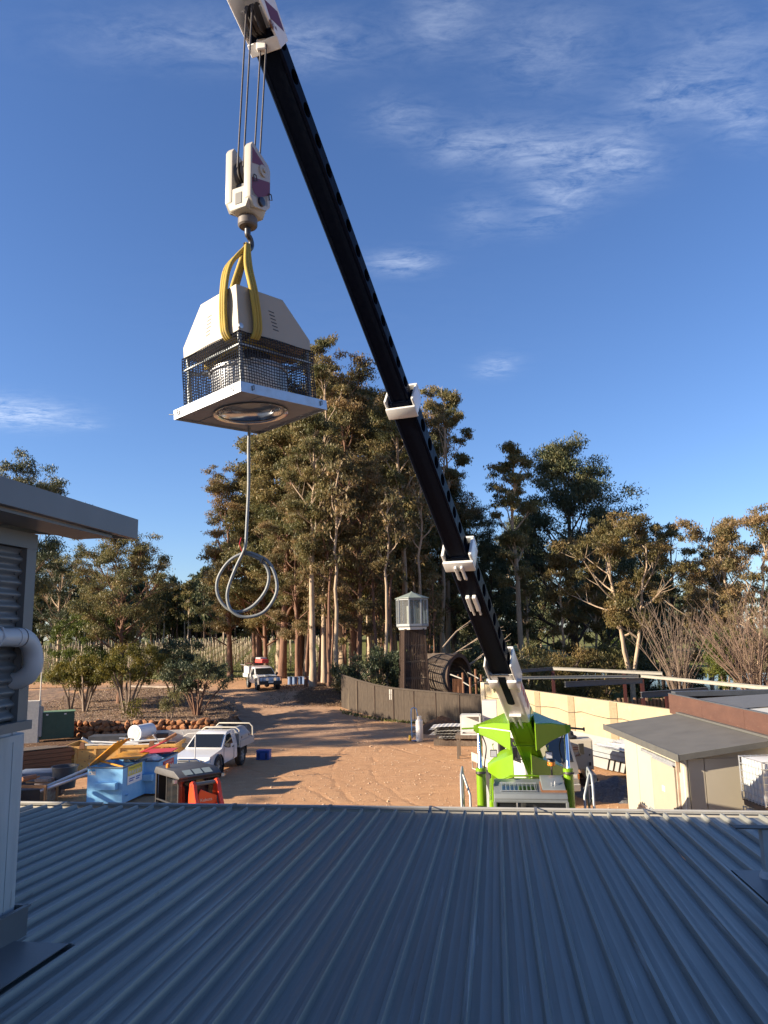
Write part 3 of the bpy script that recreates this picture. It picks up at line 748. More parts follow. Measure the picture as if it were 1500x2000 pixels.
# the white mouth of the base: flared ends, cheeks and pins
mb = MB()
for sx in (-1, 1):
    bbox(mb, 1.45, 2.45, sx * .265 - .02, sx * .265 + .02, -.22, .26)
    bbox(mb, 1.70, 1.95, sx * .19 - .10, sx * .19 + .10, -.275, -.207)
bbox(mb, 1.85, 2.45, -.285, .285, .21, .262)
mb.build('boom_mouth', crane_white, crane, bevel=.02, seg=2)
mb = MB()
for sx in (-1, 1): mb.cyl(bp(1.8, sx * .285, -.14), bp(1.8, sx * .36, -.14), .05, 12)
mb.build('pin', galv, crane)
mb = MB()                                                  # bracket under the white base
bbox(mb, .56, .60, -.13, .13, -.27, -.202)
for sx in (-.055, .055): bbox(mb, .16, .56, sx - .022, sx + .022, -.26, -.202); bbox(mb, .02, .16, sx - .014, sx + .014, -.24, -.202)
mb.build('lug_bracket', crane_white, crane, bevel=.006)
# red and white chevrons down the right side of the base
mb = MB()
for i in range(6):
    a = .42 + i * .24
    for q in (0, 1):
        n0, n1 = (-.16, -.01) if (i + q) % 2 else (.0, .15)
        mb.quad(bp(a, .243, n0), bp(a + .15, .243, n0), bp(a + .24, .243, n1), bp(a + .09, .243, n1)) if (i % 2 == q % 2) else None
mb.build('warning_stripes', M('faded red stripe', (.42, .06, .07), None, rough=.5), crane, recalc=False)
# cross yoke carrying the lift cylinders
for sx in (-1, 1):
    mb = MB(); A = [(sx * .262, -.58, 3.02), (sx * .262, .40, 3.05), (sx * .262, .40, 3.74), (sx * .262, -.58, 3.56)]
    B = [(sx * .62, -.30, 3.17), (sx * .62, .24, 3.17), (sx * .62, .20, 3.60), (sx * .62, -.30, 3.54)]
    C_ = [(sx * 1.0, -.09, 3.30), (sx * 1.0, .09, 3.30), (sx * 1.0, .08, 3.47), (sx * 1.0, -.08, 3.47)]
    A[0] = (sx * .262, -.58, 2.98)
    mb.add(A + B + C_, [(0, 1, 2, 3), (8, 11, 10, 9)] + [(k + i, k + (i + 1) % 4, k + 4 + (i + 1) % 4, k + 4 + i) for k in (0, 4) for i in range(4)]); mb.build('yoke_arm', lime, crane, bevel=.015, smooth=25)
mb = MB()
for sx in (-1, 1):
    mb.cyl((sx * .95, -.12, 3.39), (sx * .95, .12, 3.39), .095, 16); mb.cyl((sx * 1.0, 0, 3.40), (sx * 1.06, 0, 3.40), .07, 12)
mb.build('yoke_knuckle', lime, crane)
mb = MB(); mb.bar((-.95, -.125, 3.435), (-.62, -.312, 3.425), .004, .022); mb.bar((-.62, -.312, 3.425), (-.26, -.618, 3.41), .004, .022); mb.build('highlight_strip', white_paint, crane)  # white strip painting in the highlight along the left arm
mb = MB(); mb.cyl((1.06, 0, 3.40), (1.36, 0, 3.37), .022, 8); mb.cyl((1.33, 0, 3.37), (1.36, 0, 3.37), .045, 8); mb.build('locking_rod', dark_steel, crane)
mb = MB(); mb.cyl((-1.06, 0, 3.40), (-1.33, -.02, 3.39), .02, 8); mb.build('locking_rod', lime, crane)
for sx in (-1, 1):
    mb = MB(); mb.cyl((sx * .95, 0, 3.36), (sx * .935, -.30, 2.55), .048, 16); mb.build('cylinder_rod', chrome, crane, smooth=60)
    mb = MB(); mb.lathe([(.102, 0), (.102, 1.60), (.110, 1.605), (.110, 1.68), (.055, 1.69)], (sx * .93, -.42, .92), 20, Matrix.Rotation(R(-4.5), 3, 'X')); mb.build('cylinder_barrel', lime, crane, smooth=50)
    mb = MB(); mb.box((sx * .95, 0, 3.36), (.10, .1, .14)); mb.build('clevis', dark_steel, crane, bevel=.01)
# work lamps slung under the yoke
for sx, zc in ((-.64, 2.91), (.54, 2.88)):
    mb = MB(); mb.box((sx, -.34, zc), (.15, .08, .15)); l = mb.build('work_lamp', dark_steel, crane, bevel=.01)
    mb = MB(); mb.box((sx, -.385, zc), (.125, .008, .125)); mb.build('lens', lamp_glass, l)
    mb = MB(); mb.tube([(sx, -.34, zc + .07), (sx - .02, -.3, zc + .16), (sx, -.2, zc + .18)], .012, 6); mb.build('stalk', lime, l)
# lower wing and tower at the boom pivot
for sx, ex, ez in ((-1, -.80, 2.34), (1, .97, 2.30)):
    mb = MB(); A = [(sx * .20, .62, 2.04), (sx * .20, 1.5, 2.04), (sx * .20, 1.5, 2.80), (sx * .20, .66, 2.74)]
    B = [(sx * .48, .84, 2.10), (sx * .48, 1.42, 2.10), (sx * .48, 1.42, 2.70), (sx * .48, .86, 2.60)]; E_ = [(ex, 1.20, ez - .09), (ex, 1.36, ez - .09), (ex, 1.36, ez + .08), (ex, 1.20, ez + .08)]
    mb.add(A + B + E_, [(0, 1, 2, 3), (8, 11, 10, 9)] + [(k + i, k + (i + 1) % 4, k + 4 + (i + 1) % 4, k + 4 + i) for k in (0, 4) for i in range(4)]); mb.build('pivot_lobe', lime, crane, bevel=.012, smooth=25)
mb = MB(); mb.span((-.72, 1.22, 1.55), (-.60, 1.36, 2.26)); mb.build('pivot_post', lime, crane, bevel=.01)
mb = MB(); mb.tube([(-.45, .70, 2.20), (-.30, .56, 2.28), (.2, .54, 2.29), (.5, .66, 2.24)], .022, 8); mb.build('pipe_guard', lime, crane)
mb = MB(); mb.span((-.80, 1.5, .6), (.45, 4.4, 1.55)); mb.build('engine_housing', lime, crane, bevel=.05)
mb = MB(); mb.span((-.95, -1.9, .55), (.95, 1.4, .95)); mb.build('chassis', lime, crane, bevel=.03)
# cab
mb = MB()
mb.prism([(-1.36, 2.19), (-1.30, 2.265), (-.60, 2.315), (.05, 2.315), (.10, 2.28), (.10, 2.2), (-1.34, 2.13)], 'x', -.66, .80); mb.build('cab_roof', cab_grey, crane, bevel=.02, seg=2)
mb = MB()
for x in (-.645, .785):
    mb.bar((x, -1.40, .95), (x, -1.345, 2.13), .06); mb.bar((x, .07, .95), (x, .07, 2.2), .06); mb.bar((x, -.6, .95), (x, -.6, 2.2), .05)
mb.bar((-.66, -1.345, 2.135), (.80, -1.345, 2.135), .06, .05); mb.bar((-.62, -1.40, 1.15), (.76, -1.40, 1.15), .06, .4); mb.build('cab_frame', cab_grey, crane, bevel=.008)
mb = MB(); mb.quad((-.61, -1.372, 1.35), (.75, -1.372, 1.35), (.75, -1.345, 2.11), (-.61, -1.345, 2.11)); mb.build('windscreen', car_glass, crane)
mb = MB(); mb.span((-.6, .04, .95), (.75, .06, 2.2)); mb.span((-.6, -1.3, .9), (.75, .03, .95)); mb.build('cab_lining', black_pl, crane)
mb = MB(); mb.span((-.1, -.7, .95), (.4, -.2, 1.4)); mb.span((-.1, -.3, 1.4), (.4, -.18, 1.98)); mb.build('seat', seat_grey, crane, bevel=.05, seg=2)
mb = MB()
for k in range(9): mb.bar((-.50 + .085 * k, -1.14, 2.30), (-.50 + .085 * k, -.62, 2.345), .012)
mb.bar((-.54, -1.15, 2.30), (.22, -1.15, 2.30), .016); mb.bar((-.54, -.60, 2.348), (.22, -.60, 2.348), .016); mb.build('roof_guard', galv, crane)
mb = MB(); mb.quad((-.50, -1.12, 2.282), (.20, -1.12, 2.282), (.20, -.64, 2.318), (-.50, -.64, 2.318)); mb.build('roof_window', M('green tinted glass', (.03, .06, .04), None, rough=.08), crane, recalc=False)
mb = MB(); mb.prism([(-1.14, 2.285), (-1.10, 2.33), (-.55, 2.44), (-.25, 2.45), (-.20, 2.318), (-.6, 2.318)], 'x', .32, .79); mb.build('roof_hatch', cab_grey, crane, bevel=.02, seg=2)
mb = MB(); mb.bar((.30, -1.16, 2.295), (.80, -1.16, 2.295), .03, .04); mb.bar((.305, -1.15, 2.30), (.305, -.5, 2.35), .025, .03); mb.build('hatch_rim', rust, crane)
mb = MB(); mb.tube([(.52, -.93, 2.36), (.52, -.95, 2.43), (.60, -.85, 2.45), (.60, -.83, 2.385)], .012, 6); mb.build('grab_handle', galv, crane)
b_ = MB(); b_.lathe([(.075, 0), (.085, .02), (.085, .09), (.05, .13), (.02, .14)], (.62, .25, 2.56), 16); bc = b_.build('beacon', amber, crane)
b_ = MB(); b_.lathe([(.10, .09), (.10, .12), (.085, .145), (.02, .16)], (.62, .25, 2.56), 16); b_.build('beacon_cap', black_pl, bc); b_ = MB(); b_.cyl((.62, .25, 2.33), (.62, .25, 2.565), .02, 8); b_.build('beacon_post', dark_steel, bc)
mb = MB(); mb.tube([(-.20, -1.42, 2.12), (-.20, -1.46, 2.02), (-.22, -1.45, 1.93)], .03, 8); mb.box((-.22, -1.46, 1.9), (.08, .07, .12)); mb.build('front_lamp', black_pl, crane)
mb = MB(); mb.prism([(-.36, 1.62), (-.06, 1.62), (-.08, 1.84), (-.16, 1.80), (-.34, 1.70)], 'y', -1.43, -1.41); mb.build('yellow_placard', M('yellow sign', (.78, .62, .05), None, rough=.5), crane)
for sx in (-1, 1):
    mb = MB(); mb.tube(catmull([Vector((sx * .90, .05, 3.28)), Vector((sx * .80, .02, 3.0)), Vector((sx * .84, -.15, 2.7)), Vector((sx * .86, -.28, 2.5))]), .014, 6); mb.build('hydraulic_hose', black_rub, crane, smooth=60)
    mb = MB(); mb.cyl((sx * .93, -.42, 2.50), (sx * .93, -.415, 2.54), .112, 20); mb.build('gland_ring', dark_steel, crane)
mb = MB(); mb.span((-.62, -1.385, 1.02), (-.30, -1.38, 1.14)); mb.build('decal', M('black decal', (.02, .02, .02), None, rough=.4), crane)
# rails beside the cab
for sx in (-1, 1):
    mb = MB(); x = sx * 1.33
    p = [(x, -1.1, .9), (x, -1.1, 2.4), (x, -1.0, 2.58), (x, -.35, 2.62), (x, -.25, 2.5), (x, -.25, .9)]
    mb.tube(p, .026, 8); mb.tube([(x - sx * .18, -1.15, .9), (x - sx * .18, -1.12, 2.2), (x - sx * .02, -.75, 2.58)], .024, 8); mb.tube([(x, -1.1, 1.75), (x, -.25, 1.75)], .02, 8); mb.tube([(x, -1.1, 2.2), (x, -.25, 1.82)], .016, 8)
    mb.build('hand_rail', galv_dull, crane, smooth=60)
mb = MB(); mb.tube([(1.0, -1.1, 1.75), (1.4, -1.25, 1.66), (1.62, -1.3, 1.62)], .018, 6); mb.box((1.68, -1.3, 1.44), (.26, .09, .40)); mb.build('wing_mirror', black_pl, crane, bevel=.02)
def big_wheel(parent, c, r, w, ax, name='wheel'):
    rot = ax
    mb = MB(); mb.lathe([(r * .55, -w / 2), (r * .93, -w / 2), (r, -w * .36), (r, w * .36), (r * .93, w / 2), (r * .55, w / 2)], c, 28, rot, cap=False)
    n = 26
    for k in range(n):
        t = 2 * math.pi * k / n
        for sgn in (-1, 1):
            q = rot @ Matrix.Rotation(t + (0.12 if sgn > 0 else 0), 3, 'Z'); mb.box(Vector(c) + q @ Vector((r + .008, 0, sgn * w * .23)), (.035, r * .12, w * .38), q)
    o = mb.build('tyre', black_rub, parent); 
    mb = MB(); mb.lathe([(r * .20, -w * .45), (r * .56, -w * .44), (r * .56, w * .44), (r * .20, w * .45)], c, 20, rot); mb.build('rim', galv_dull, o)
AXX = Matrix.Rotation(R(90), 3, 'Y')
for x, y in ((-1.02, -1.0), (1.02, -1.0)): big_wheel(crane, (x, y, .62), .62, .42, AXX)
inv = Matrix.Rotation(-CR, 3, 'Z')
for wx, wy in ((3.02, 22.3), (4.30, 22.1)):
    l = inv @ Vector((wx - P0.x, wy - P0.y, 0)); big_wheel(crane, (l.x, l.y, .78), .78, .50, Matrix.Rotation(R(14), 3, 'Z') @ AXX)
# head of the boom
mb = MB()
for sx in (-1, 1):
    prof = [(13.56, -.115), (13.80, -.17), (14.30, -.26), (14.6, -.16), (14.65, .12), (14.2, .18), (13.56, .12)]
    x = sx * .152
    P = [bp(a, x - .012, b) for a, b in prof] + [bp(a, x + .012, b) for a, b in prof]; n = len(prof)
    mb.add(P, [tuple(range(n)), tuple(reversed(range(n, 2 * n)))] + [(i + n, (i + 1) % n + n, (i + 1) % n, i) for i in range(n)])
bbox(mb, 13.56, 13.68, -.17, .17, -.155, -.118); bbox(mb, 13.56, 14.2, -.152, .152, .11, .13); bbox(mb, 13.68, 13.95, -.142, .142, -.05, -.035)
mb.build('boom_head', M('chipped boom head paint', (.72, .72, .70), (.6, .6, .58), 3, .4, c3=(.14, .06, .03), s3=3.5, t3=.60, w3=.03), crane, bevel=.006)
for a in (13.75, 14.45): mb = MB(); mb.quad(bp(a - .10, .1655, .09), bp(a + .08, .1655, .10), bp(a + .24, .1655, -.12), bp(a + .08, .1655, -.14)); mb.build('warning_stripe', maroon, crane, recalc=False)
HXL = RB.inverted() @ inv @ Vector((-1.55 * LK - P0.x, 8.1 * LK - P0.y, 0))            # the plumb line of the hook in crane space
shv_y = HXL.y
def sheave(parent, c, r, w, mat, name='sheave', ax=AXX):
    mb = MB(); mb.lathe([(r * .25, -w / 2), (r * .92, -w / 2), (r, -w * .42), (r * .88, 0), (r, w * .42), (r * .92, w / 2), (r * .25, w / 2)], c, 24, ax); return mb.build(name, mat, parent, smooth=30)
sz = P0.z + BS * 14.0
for dx in (-.032, .032): sheave(crane, RB @ Vector((dx, shv_y, sz - .16)), .14, .05, dark_steel, ax=RB @ AXX)
mb = MB(); mb.box(RB @ Vector((-.02, shv_y + .136, sz - .33)), (.10, .06, .12)); mb.build('rope_clevis', crane_white, crane, bevel=.01)
rope_m = M('steel rope', (.055, .05, .055), (.09, .085, .08), 60, .5, metal=.6)
for dx, dy in ((-.032, -.136), (.032, -.136), (-.032, .136), (.032, .136)):
    mb = MB(); top = sz - .16 if dy < 0 else sz - .33
    mb.cyl(RB @ Vector((HXL.x + dx, shv_y + dy, CAM_H + LK * (10.98 - CAM_H))), RB @ Vector((dx, shv_y + dy, top)), .0088, 8); mb.build('hoist_rope', rope_m, crane, smooth=60)

# hook block
hk = thing('hook_block', 'white hook block with maroon stripes hanging on four ropes under the boom tip', 'hook block', near((-1.55, 8.1, 0)), R(-26.5)); hk.scale = (LK,) * 3
hb_m = M('hook block paint', (.38, .355, .30), (.33, .31, .26), 3, .35, c3=(.18, .09, .045), s3=9, t3=.66, coat=.2)
mb = MB()
for a, b in ((-.185, -.085), (.085, .185)):
    mb.prism([(-.20, 10.74), (-.20, 11.20), (-.16, 11.27), (.16, 11.14), (.20, 11.08), (.20, 10.60), (.12, 10.52), (-.12, 10.45), (-.20, 10.55)], 'x', a, b)
mb.build('cheek_plate', hb_m, hk, bevel=.02, seg=2)
mb = MB(); mb.prism([(-.185, 10.72), (.185, 10.72), (.185, 10.58), (.12, 10.43), (-.12, 10.43), (-.185, 10.58)], 'y', -.19, .15); mb.build('lower_body', hb_m, hk, bevel=.015)
mb = MB(); mb.span((-.035, -.196, 10.50), (.055, -.185, 10.64)); mb.span((-.084, -.12, 10.73), (.084, .15, 10.80)); mb.build('swivel_slot', black_pl, hk)
mb = MB()
Xo = .1868
mb.quad((Xo, -.17, 11.19), (Xo, .09, 11.08), (Xo, -.17, 10.98), (Xo, -.172, 10.98)); mb.quad((Xo, -.17, 10.80), (Xo, .185, 10.93), (Xo, .185, 10.76), (Xo, -.05, 10.60)); mb.add([(Xo, -.17, 10.80), (Xo, -.05, 10.60), (Xo, -.13, 10.62), (Xo, -.17, 10.66)], [(0, 1, 2, 3)])
mb.build('maroon_stripe', maroon, hk, recalc=False)
mb = MB(); mb.lathe([(.075, 0), (.07, .02), (.03, .025), (.025, .045)], (.185, .03, 10.99), 16, AXX); mb.build('axle_cap', hb_m, hk)
mb = MB(); mb.lathe([(.055, 0), (.055, .03), (.045, .035)], (.186, .0, 10.57), 16, AXX); mb.build('trunnion_cap', M('dark blue cap', (.02, .025, .05), None, rough=.4), hk)
mb = MB()
for y, z in ((-.14, 10.82), (.16, 10.74)): mb.tube([(.19, y, z + .03), (.215, y + .01, z + .01), (.215, y + .03, z - .05), (.2, y, z - .06), (.20, y - .02, z)], .007, 6)
mb.build('lynch_pin', dark_steel, hk)
for x in (-.045, .045): sheave(hk, (x, 0, 10.96), .18, .07, dark_steel)
mb = MB(); mb.lathe([(.10, 10.30), (.115, 10.32), (.115, 10.40), (.095, 10.42), (.095, 10.52)], (0, 0, 0), 20); mb.build('swivel', M('grey brown swivel', (.12, .105, .095), (.07, .06, .055), 8, .6), hk)
mb = MB(); pts = [(0, 0, 10.32), (0, 0, 10.22)] + [(0, .075 * math.sin(R(a)) , 10.115 + .085 * math.cos(R(a))) for a in range(0, 250, 24)]
mb.tube(pts, [.036, .036] + [.034] * 7 + [.03, .026, .02, .012], 10); mb.build('hook', M('forged hook', (.04, .04, .045), (.09, .085, .08), 20, .45, metal=.7), hk, smooth=60)

# ------------------------------------------------------------------ the roof fan on the hook
FR = (R(-2.1), R(-3.2), R(48.4)); FL = Vector((-1.44, 7.26, 8.0)); FS = 1.22
fan = thing('exhaust_fan', 'large roof exhaust fan with cream cowl and black mesh cage lifted by the crane', 'exhaust fan', near(FL), rot=FR); fan.scale = (LK,) * 3
FMX = Matrix.Translation(FL) @ Euler(FR).to_matrix().to_4x4()
cream = M('cream powder coat', (.30, .262, .198), (.275, .24, .18), 1.5, .42, bump=.0003, bscale=8)
new_galv = M('bright spangled zinc', (.46, .48, .50), (.36, .38, .40), 9, .34, metal=.7, rvar=.08)
S_ = FS
mb = MB(); 
for a, b in (((0, 0), (S_, 0)), ((S_, 0), (S_, S_)), ((S_, S_), (0, S_)), ((0, S_), (0, 0))):
    x0, x1 = min(a[0], b[0]), max(a[0], b[0]); y0, y1 = min(a[1], b[1]), max(a[1], b[1])
    mb.span((x0 - .002 if x0 == x1 == 0 else x0, y0 - .002 if y0 == y1 == 0 else y0, -.012), (x1 + .002, y1 + .002, .098))
mb.build('base_skirt', new_galv, fan)
# base plate with its inlet hole
mb = MB(); N = 40; rI = .36; z = .012; c = S_ / 2
o_, i_ = [], []
for k in range(N):
    t = 2 * math.pi * (k + .5) / N; ct, st = math.cos(t), math.sin(t); m_ = (c - .003) / max(abs(ct), abs(st))
    o_.append((c + ct * m_, c + st * m_, z)); i_.append((c + ct * rI, c + st * rI, z))
n0 = len(mb.v); mb.v += o_ + i_; mb.f += [(n0 + k, n0 + (k + 1) % N, n0 + N + (k + 1) % N, n0 + N + k) for k in range(N)]
mb.v += [(x, y, .094) for x, y, q in o_] + [(x, y, .094) for x, y, q in i_]
mb.f += [(n0 + 2 * N + k, n0 + 2 * N + (k + 1) % N, n0 + 3 * N + (k + 1) % N, n0 + 3 * N + k) for k in range(N)]
for k in (.26, .96): mb.bar((k * S_, .02, z - .003), (k * S_, S_ - .02, z - .003), .006, .004)
mb.build('base_plate', M('dull zinc sheet', (.20, .24, .29), (.14, .17, .21), 4, .45, metal=.1), fan, smooth=30)
mb = MB(); mb.lathe([(.42, -.004), (.385, .006), (.36, .03), (.34, .08), (.325, .16), (.33, .22)], (c, c, 0), 40, cap=False); mb.build('inlet_cone', M('polished inlet cone', (.62, .64, .66), (.5, .52, .54), 5, .18, metal=.95), fan, smooth=70)
mb = MB(); mb.lathe([(.12, .10), (.14, .12), (.40, .15), (.40, .16), (.14, .40), (.12, .42)], (c, c, 0), 24)
for k in range(9):
    q = Matrix.Rotation(R(40 * k), 3, 'Z') @ Matrix.Rotation(R(35), 3, 'Y'); mb.box(Vector((c, c, .23)) + Matrix.Rotation(R(40 * k), 3, 'Z') @ Vector((.26, 0, 0)), (.02, .10, .18), Matrix.Rotation(R(40 * k + 35), 3, 'Z'))
mb.build('fan_wheel', galv_dull, fan)
mb = MB(); mb.lathe([(.415, .10), (.43, .12), (.43, .50), (.40, .52)], (c, c, 0), 36, cap=False); mb.lathe([(.44, .44), (.45, .45), (.45, .47), (.44, .48)], (c, c, 0), 36, cap=False)
mb.build('fan_housing', M('dull zinc housing', (.50, .51, .53), (.40, .41, .43), 6, .42, metal=.7), fan, smooth=50)
mb = MB()
for x, y in ((.13, .13), (S_ - .13, .13), (.13, S_ - .13), (S_ - .13, S_ - .13)):
    mb.bar((x, y, .098), (x, y, .80), .035); mb.bar((x, y, .5), (c, c, .55), .03)
mb.bar((.10, .10, .56), (S_ - .1, .10, .56), .02); mb.bar((.10, .10, .56), (.10, S_ - .1, .56), .02); mb.bar((S_ - .1, .1, .56), (S_ - .1, S_ - .1, .56), .02); mb.bar((.1, S_ - .1, .56), (S_ - .1, S_ - .1, .56), .02)
mb.build('support_frame', galv_dull, fan)
mb = MB(); mb.span((.42, .42, .54), (.80, .80, .80)); mb.build('motor_box', M('navy motor housing', (.025, .03, .045), None, rough=.5), fan, bevel=.02)
# cowl: two upright faces, the far two sloping
k0, k1, zb, zl, zt = .095, S_ - .095, .70, .83, 1.225; ks = k0 + (k1 - k0) * .63
lip = [(k0, k0), (k1, k0), (k1, k1), (k0, k1)]; top = [(k0, k0), (ks, k0), (ks, ks), (k0, ks)]
mb = MB(); mb.add([(x, y, zb) for x, y in lip] + [(x, y, zl) for x, y in lip] + [(x, y, zt) for x, y in top],
                  [(4 + i, 4 + (i + 1) % 4, (i + 1) % 4, i) for i in range(4)] + [(8 + i, 8 + (i + 1) % 4, 4 + (i + 1) % 4, 4 + i) for i in range(4)] + [(8, 9, 10, 11)])
mb.add([(x + (.02 if x < c else -.02), y + (.02 if y < c else -.02), zb + .002) for x, y in lip], [(0, 1, 2, 3)])
mb.build('cowl', cream, fan, bevel=.006)
slot = None
for face in (0, 1):
    for k in range(6):
        if slot is None:
            q = MB(); q.box((0, 0, 0), (.075, .006, .0095)); slot = q.build('vent_slot', black_pl, fan); o = slot
        else: o = copy_obj(slot, fan)
        a = .56 + k * .010; z = 1.03 - k * .040
        o.location = (a, k0 - .001, z) if face else (k0 - .001, a + .03, z); o.rotation_euler = (0, R(4), 0) if face else (0, R(4), R(90))
mb = MB()
for x, y in ((k0 - .004, k0 + .03), (k0 + .03, k0 - .004)): mb.lathe([(.03, 0), (.03, .004), (.02, .006)], (x, y, zb + .06), 12, AXX if x < k0 else Matrix.Rotation(R(90), 3, 'X'))
mb.build('washer', new_galv, fan)
# mesh cage: one panel a side, sagging a little
cage = M('black plastic mesh', (.012, .014, .022), None, rough=.45)
def cage_side(p, q, nrm):
    mb = MB(); p, q, nrm = Vector(p), Vector(q), Vector(nrm); n = 30; zs = [.10 + .60 * k / 18 for k in range(19)]
    def w(t, z): return p + (q - p) * t + Vector((0, 0, z + .012 * math.sin(t * 9 + p.x * 4) * math.sin((z - .1) * 6))) + nrm * (.012 * math.sin(t * 7 + z * 8 + p.y * 3) * math.sin(math.pi * min(1, max(0, (z - .1) / .6))))
    for i in range(n + 1): mb.tube([w(i / n, .098 + .15 * k) for k in range(5)], .0050, 4, False)
    for z in zs: mb.tube([w(k / 10, z) for k in range(11)], .0050, 4, False)
    mb.build('mesh_panel', cage, fan, smooth=0, recalc=False)
g = k0 - .012; h_ = k1 + .012
cage_side((g, g, 0), (h_, g, 0), (0, -1, 0)); cage_side((g, g, 0), (g, h_, 0), (-1, 0, 0)); cage_side((h_, g, 0), (h_, h_, 0), (1, 0, 0)); cage_side((g, h_, 0), (h_, h_, 0), (0, 1, 0))
mb = MB()
for x, y, ax in ((-.006, .12, 0), (-.006, 1.12, 0), (.16, -.006, 1), (1.13, -.006, 1)):
    d = Vector((-1, 0, 0)) if ax == 0 else Vector((0, -1, 0)); s1 = Vector((0, 1, 0)) if ax == 0 else Vector((1, 0, 0)); p = Vector((x, y, .05))
    mb.tube([p + s1 * .01 + Vector((0, 0, .03)), p + d * .015 + Vector((0, 0, .02)), p + d * .012 - Vector((0, 0, .02)), p - s1 * .012 - Vector((0, 0, .03)), p - s1 * .014 + Vector((0, 0, .02))], .005, 5)
    if ax == 0: mb.tube([p + d * .01, p + d * .03 + s1 * .05 - Vector((0, 0, .02)), p + d * .05 + s1 * .11 - Vector((0, 0, .005))], .005, 5)
mb.build('cable_tie', black_pl, fan)

# slings
sl_m = M('yellow webbing', (.36, .25, .035), (.28, .20, .04), 6, .8, st=(1, 1, .4), c3=(.20, .15, .05), s3=5, t3=.60, bump=.002, bscale=30)
HOOKP = Vector((-1.55, 8.1, 10.05))
def fw(x, y, z): return FMX @ Vector((x, y, z))
def sling(ctrl, off, label, dz=0):
    t = thing('lifting_sling', label, 'sling', near(HOOKP), group='yellow slings round the fan'); t.scale = (LK,) * 3
    for k in range(3):
        P = []
        for i, c_ in enumerate(ctrl):
            if c_ is None: P.append(HOOKP + Vector((.012 * (k - 1), .012 * (k - 1), dz)))
            else: P.append(fw(*[c_[j] + off[j] * .034 * (k - 1) for j in range(3)]))
        mb = MB(); mb.tube([p - HOOKP for p in catmull(P)], .0225, 8, True, 1.2); mb.build('webbing_fold', sl_m, t, smooth=70)
sling([None, (.27, .42, 1.62), (k0 - .035, .27, 1.20), (k0 - .045, .29, .86), (k0 - .03, .28, .70), (k0 + .08, .27, .655), (.6, .3, .672), (k1 - .05, .38, .665), (k1 + .03, .42, .72), (k1 + .01, .50, .86), (ks + .12, .54, 1.2), (.72, .60, 1.6), None], (0, 1, 0),
      'yellow webbing sling looped down the sunlit left face of the cowl')
sling([None, (.42, .27, 1.60), (.30, k0 - .035, 1.18), (.32, k0 - .045, .86), (.31, k0 - .03, .70), (.29, k0 + .08, .635), (.33, .6, .645), (.42, k1 - .05, .64), (.46, k1 + .03, .72), (.5, k1 + .01, .86), (.52, ks + .12, 1.2), (.58, .72, 1.6), None], (1, 0, 0),
      'yellow webbing sling looped down the shaded right face of the cowl', .03)
# coiled conduit below
cd = thing('coiled_conduit', 'grey flexible conduit hanging from the fan and tied in loose loops', 'conduit', near(fw(.97, 1.13, .0))); cd.scale = (LK,) * 3
cond = M('grey corrugated conduit', (.20, .215, .22), (.15, .165, .17), 3, .5, st=(1, 1, 30), bump=.002, bscale=8)
O = fw(c, c, 0); ZC = 6.12 
def lp(cx, cz, r, tilt, a0, a1, n=40, ph=0., ys=0.):
    P = []
    for k in range(n + 1):
        a = R(a0 + (a1 - a0) * k / n); x = r * math.sin(a); z = r * math.cos(a)
        P.append(Vector((cx + x * math.cos(tilt) + z * ph, ys + x * math.sin(tilt) + .02 * k / n, cz + z)))
    return P
path = [Vector((0.02, 0, .10)), Vector((0.01, 0, -.2)), Vector((.015, 0, -.7)), Vector((.0, 0, -1.0)), Vector((-.01, 0, -1.22)), Vector((-.03, .01, -1.31))]
path += [Vector((-.12, .02, -1.50)), Vector((-.20, .03, -1.72)), Vector((-.21, .04, -1.86)), Vector((-.16, .04, -1.98))]
path += [Vector((-.02, .05, -2.05)), Vector((.18, .06, -2.00)), Vector((.31, .06, -1.82)), Vector((.32, .06, -1.64)), Vector((.24, .05, -1.45)), Vector((.10, .05, -1.36)), Vector((-.03, .05, -1.335))]
path += [Vector((-.20, .06, -1.42)), Vector((-.32, .07, -1.60)), Vector((-.33, .08, -1.78)), Vector((-.24, .08, -1.93)), Vector((-.10, .08, -1.99)), Vector((.06, .08, -1.93)), Vector((.20, .08, -1.76)), Vector((.235, .08, -1.58)), Vector((.17, .07, -1.44)), Vector((.04, .06, -1.36)), Vector((-.06, .05, -1.33))]
path = [Vector((v.x * 1.08, v.y, v.z if v.z > -.9 else (v.z + 1.31) * 1.06 - 1.31 - .18)) for v in path]
mb = MB(); mb.tube(catmull(path, 6), .019, 12); mb.build('conduit', cond, cd, smooth=70)
mb = MB()
for p in ((-.028, .03, -1.51), (.18, .06, -1.61)): mb.box(p, (.012, .12, .075), Matrix.Rotation(R(20), 3, 'Y'))
mb.build('cable_tie', black_pl, cd)
mb = MB(); mb.tube([(-.05, -.02, -1.50), (-.08, -.03, -1.42), (-.06, -.02, -1.34)], .006, 5); mb.build('red_wire', red_lens, cd)

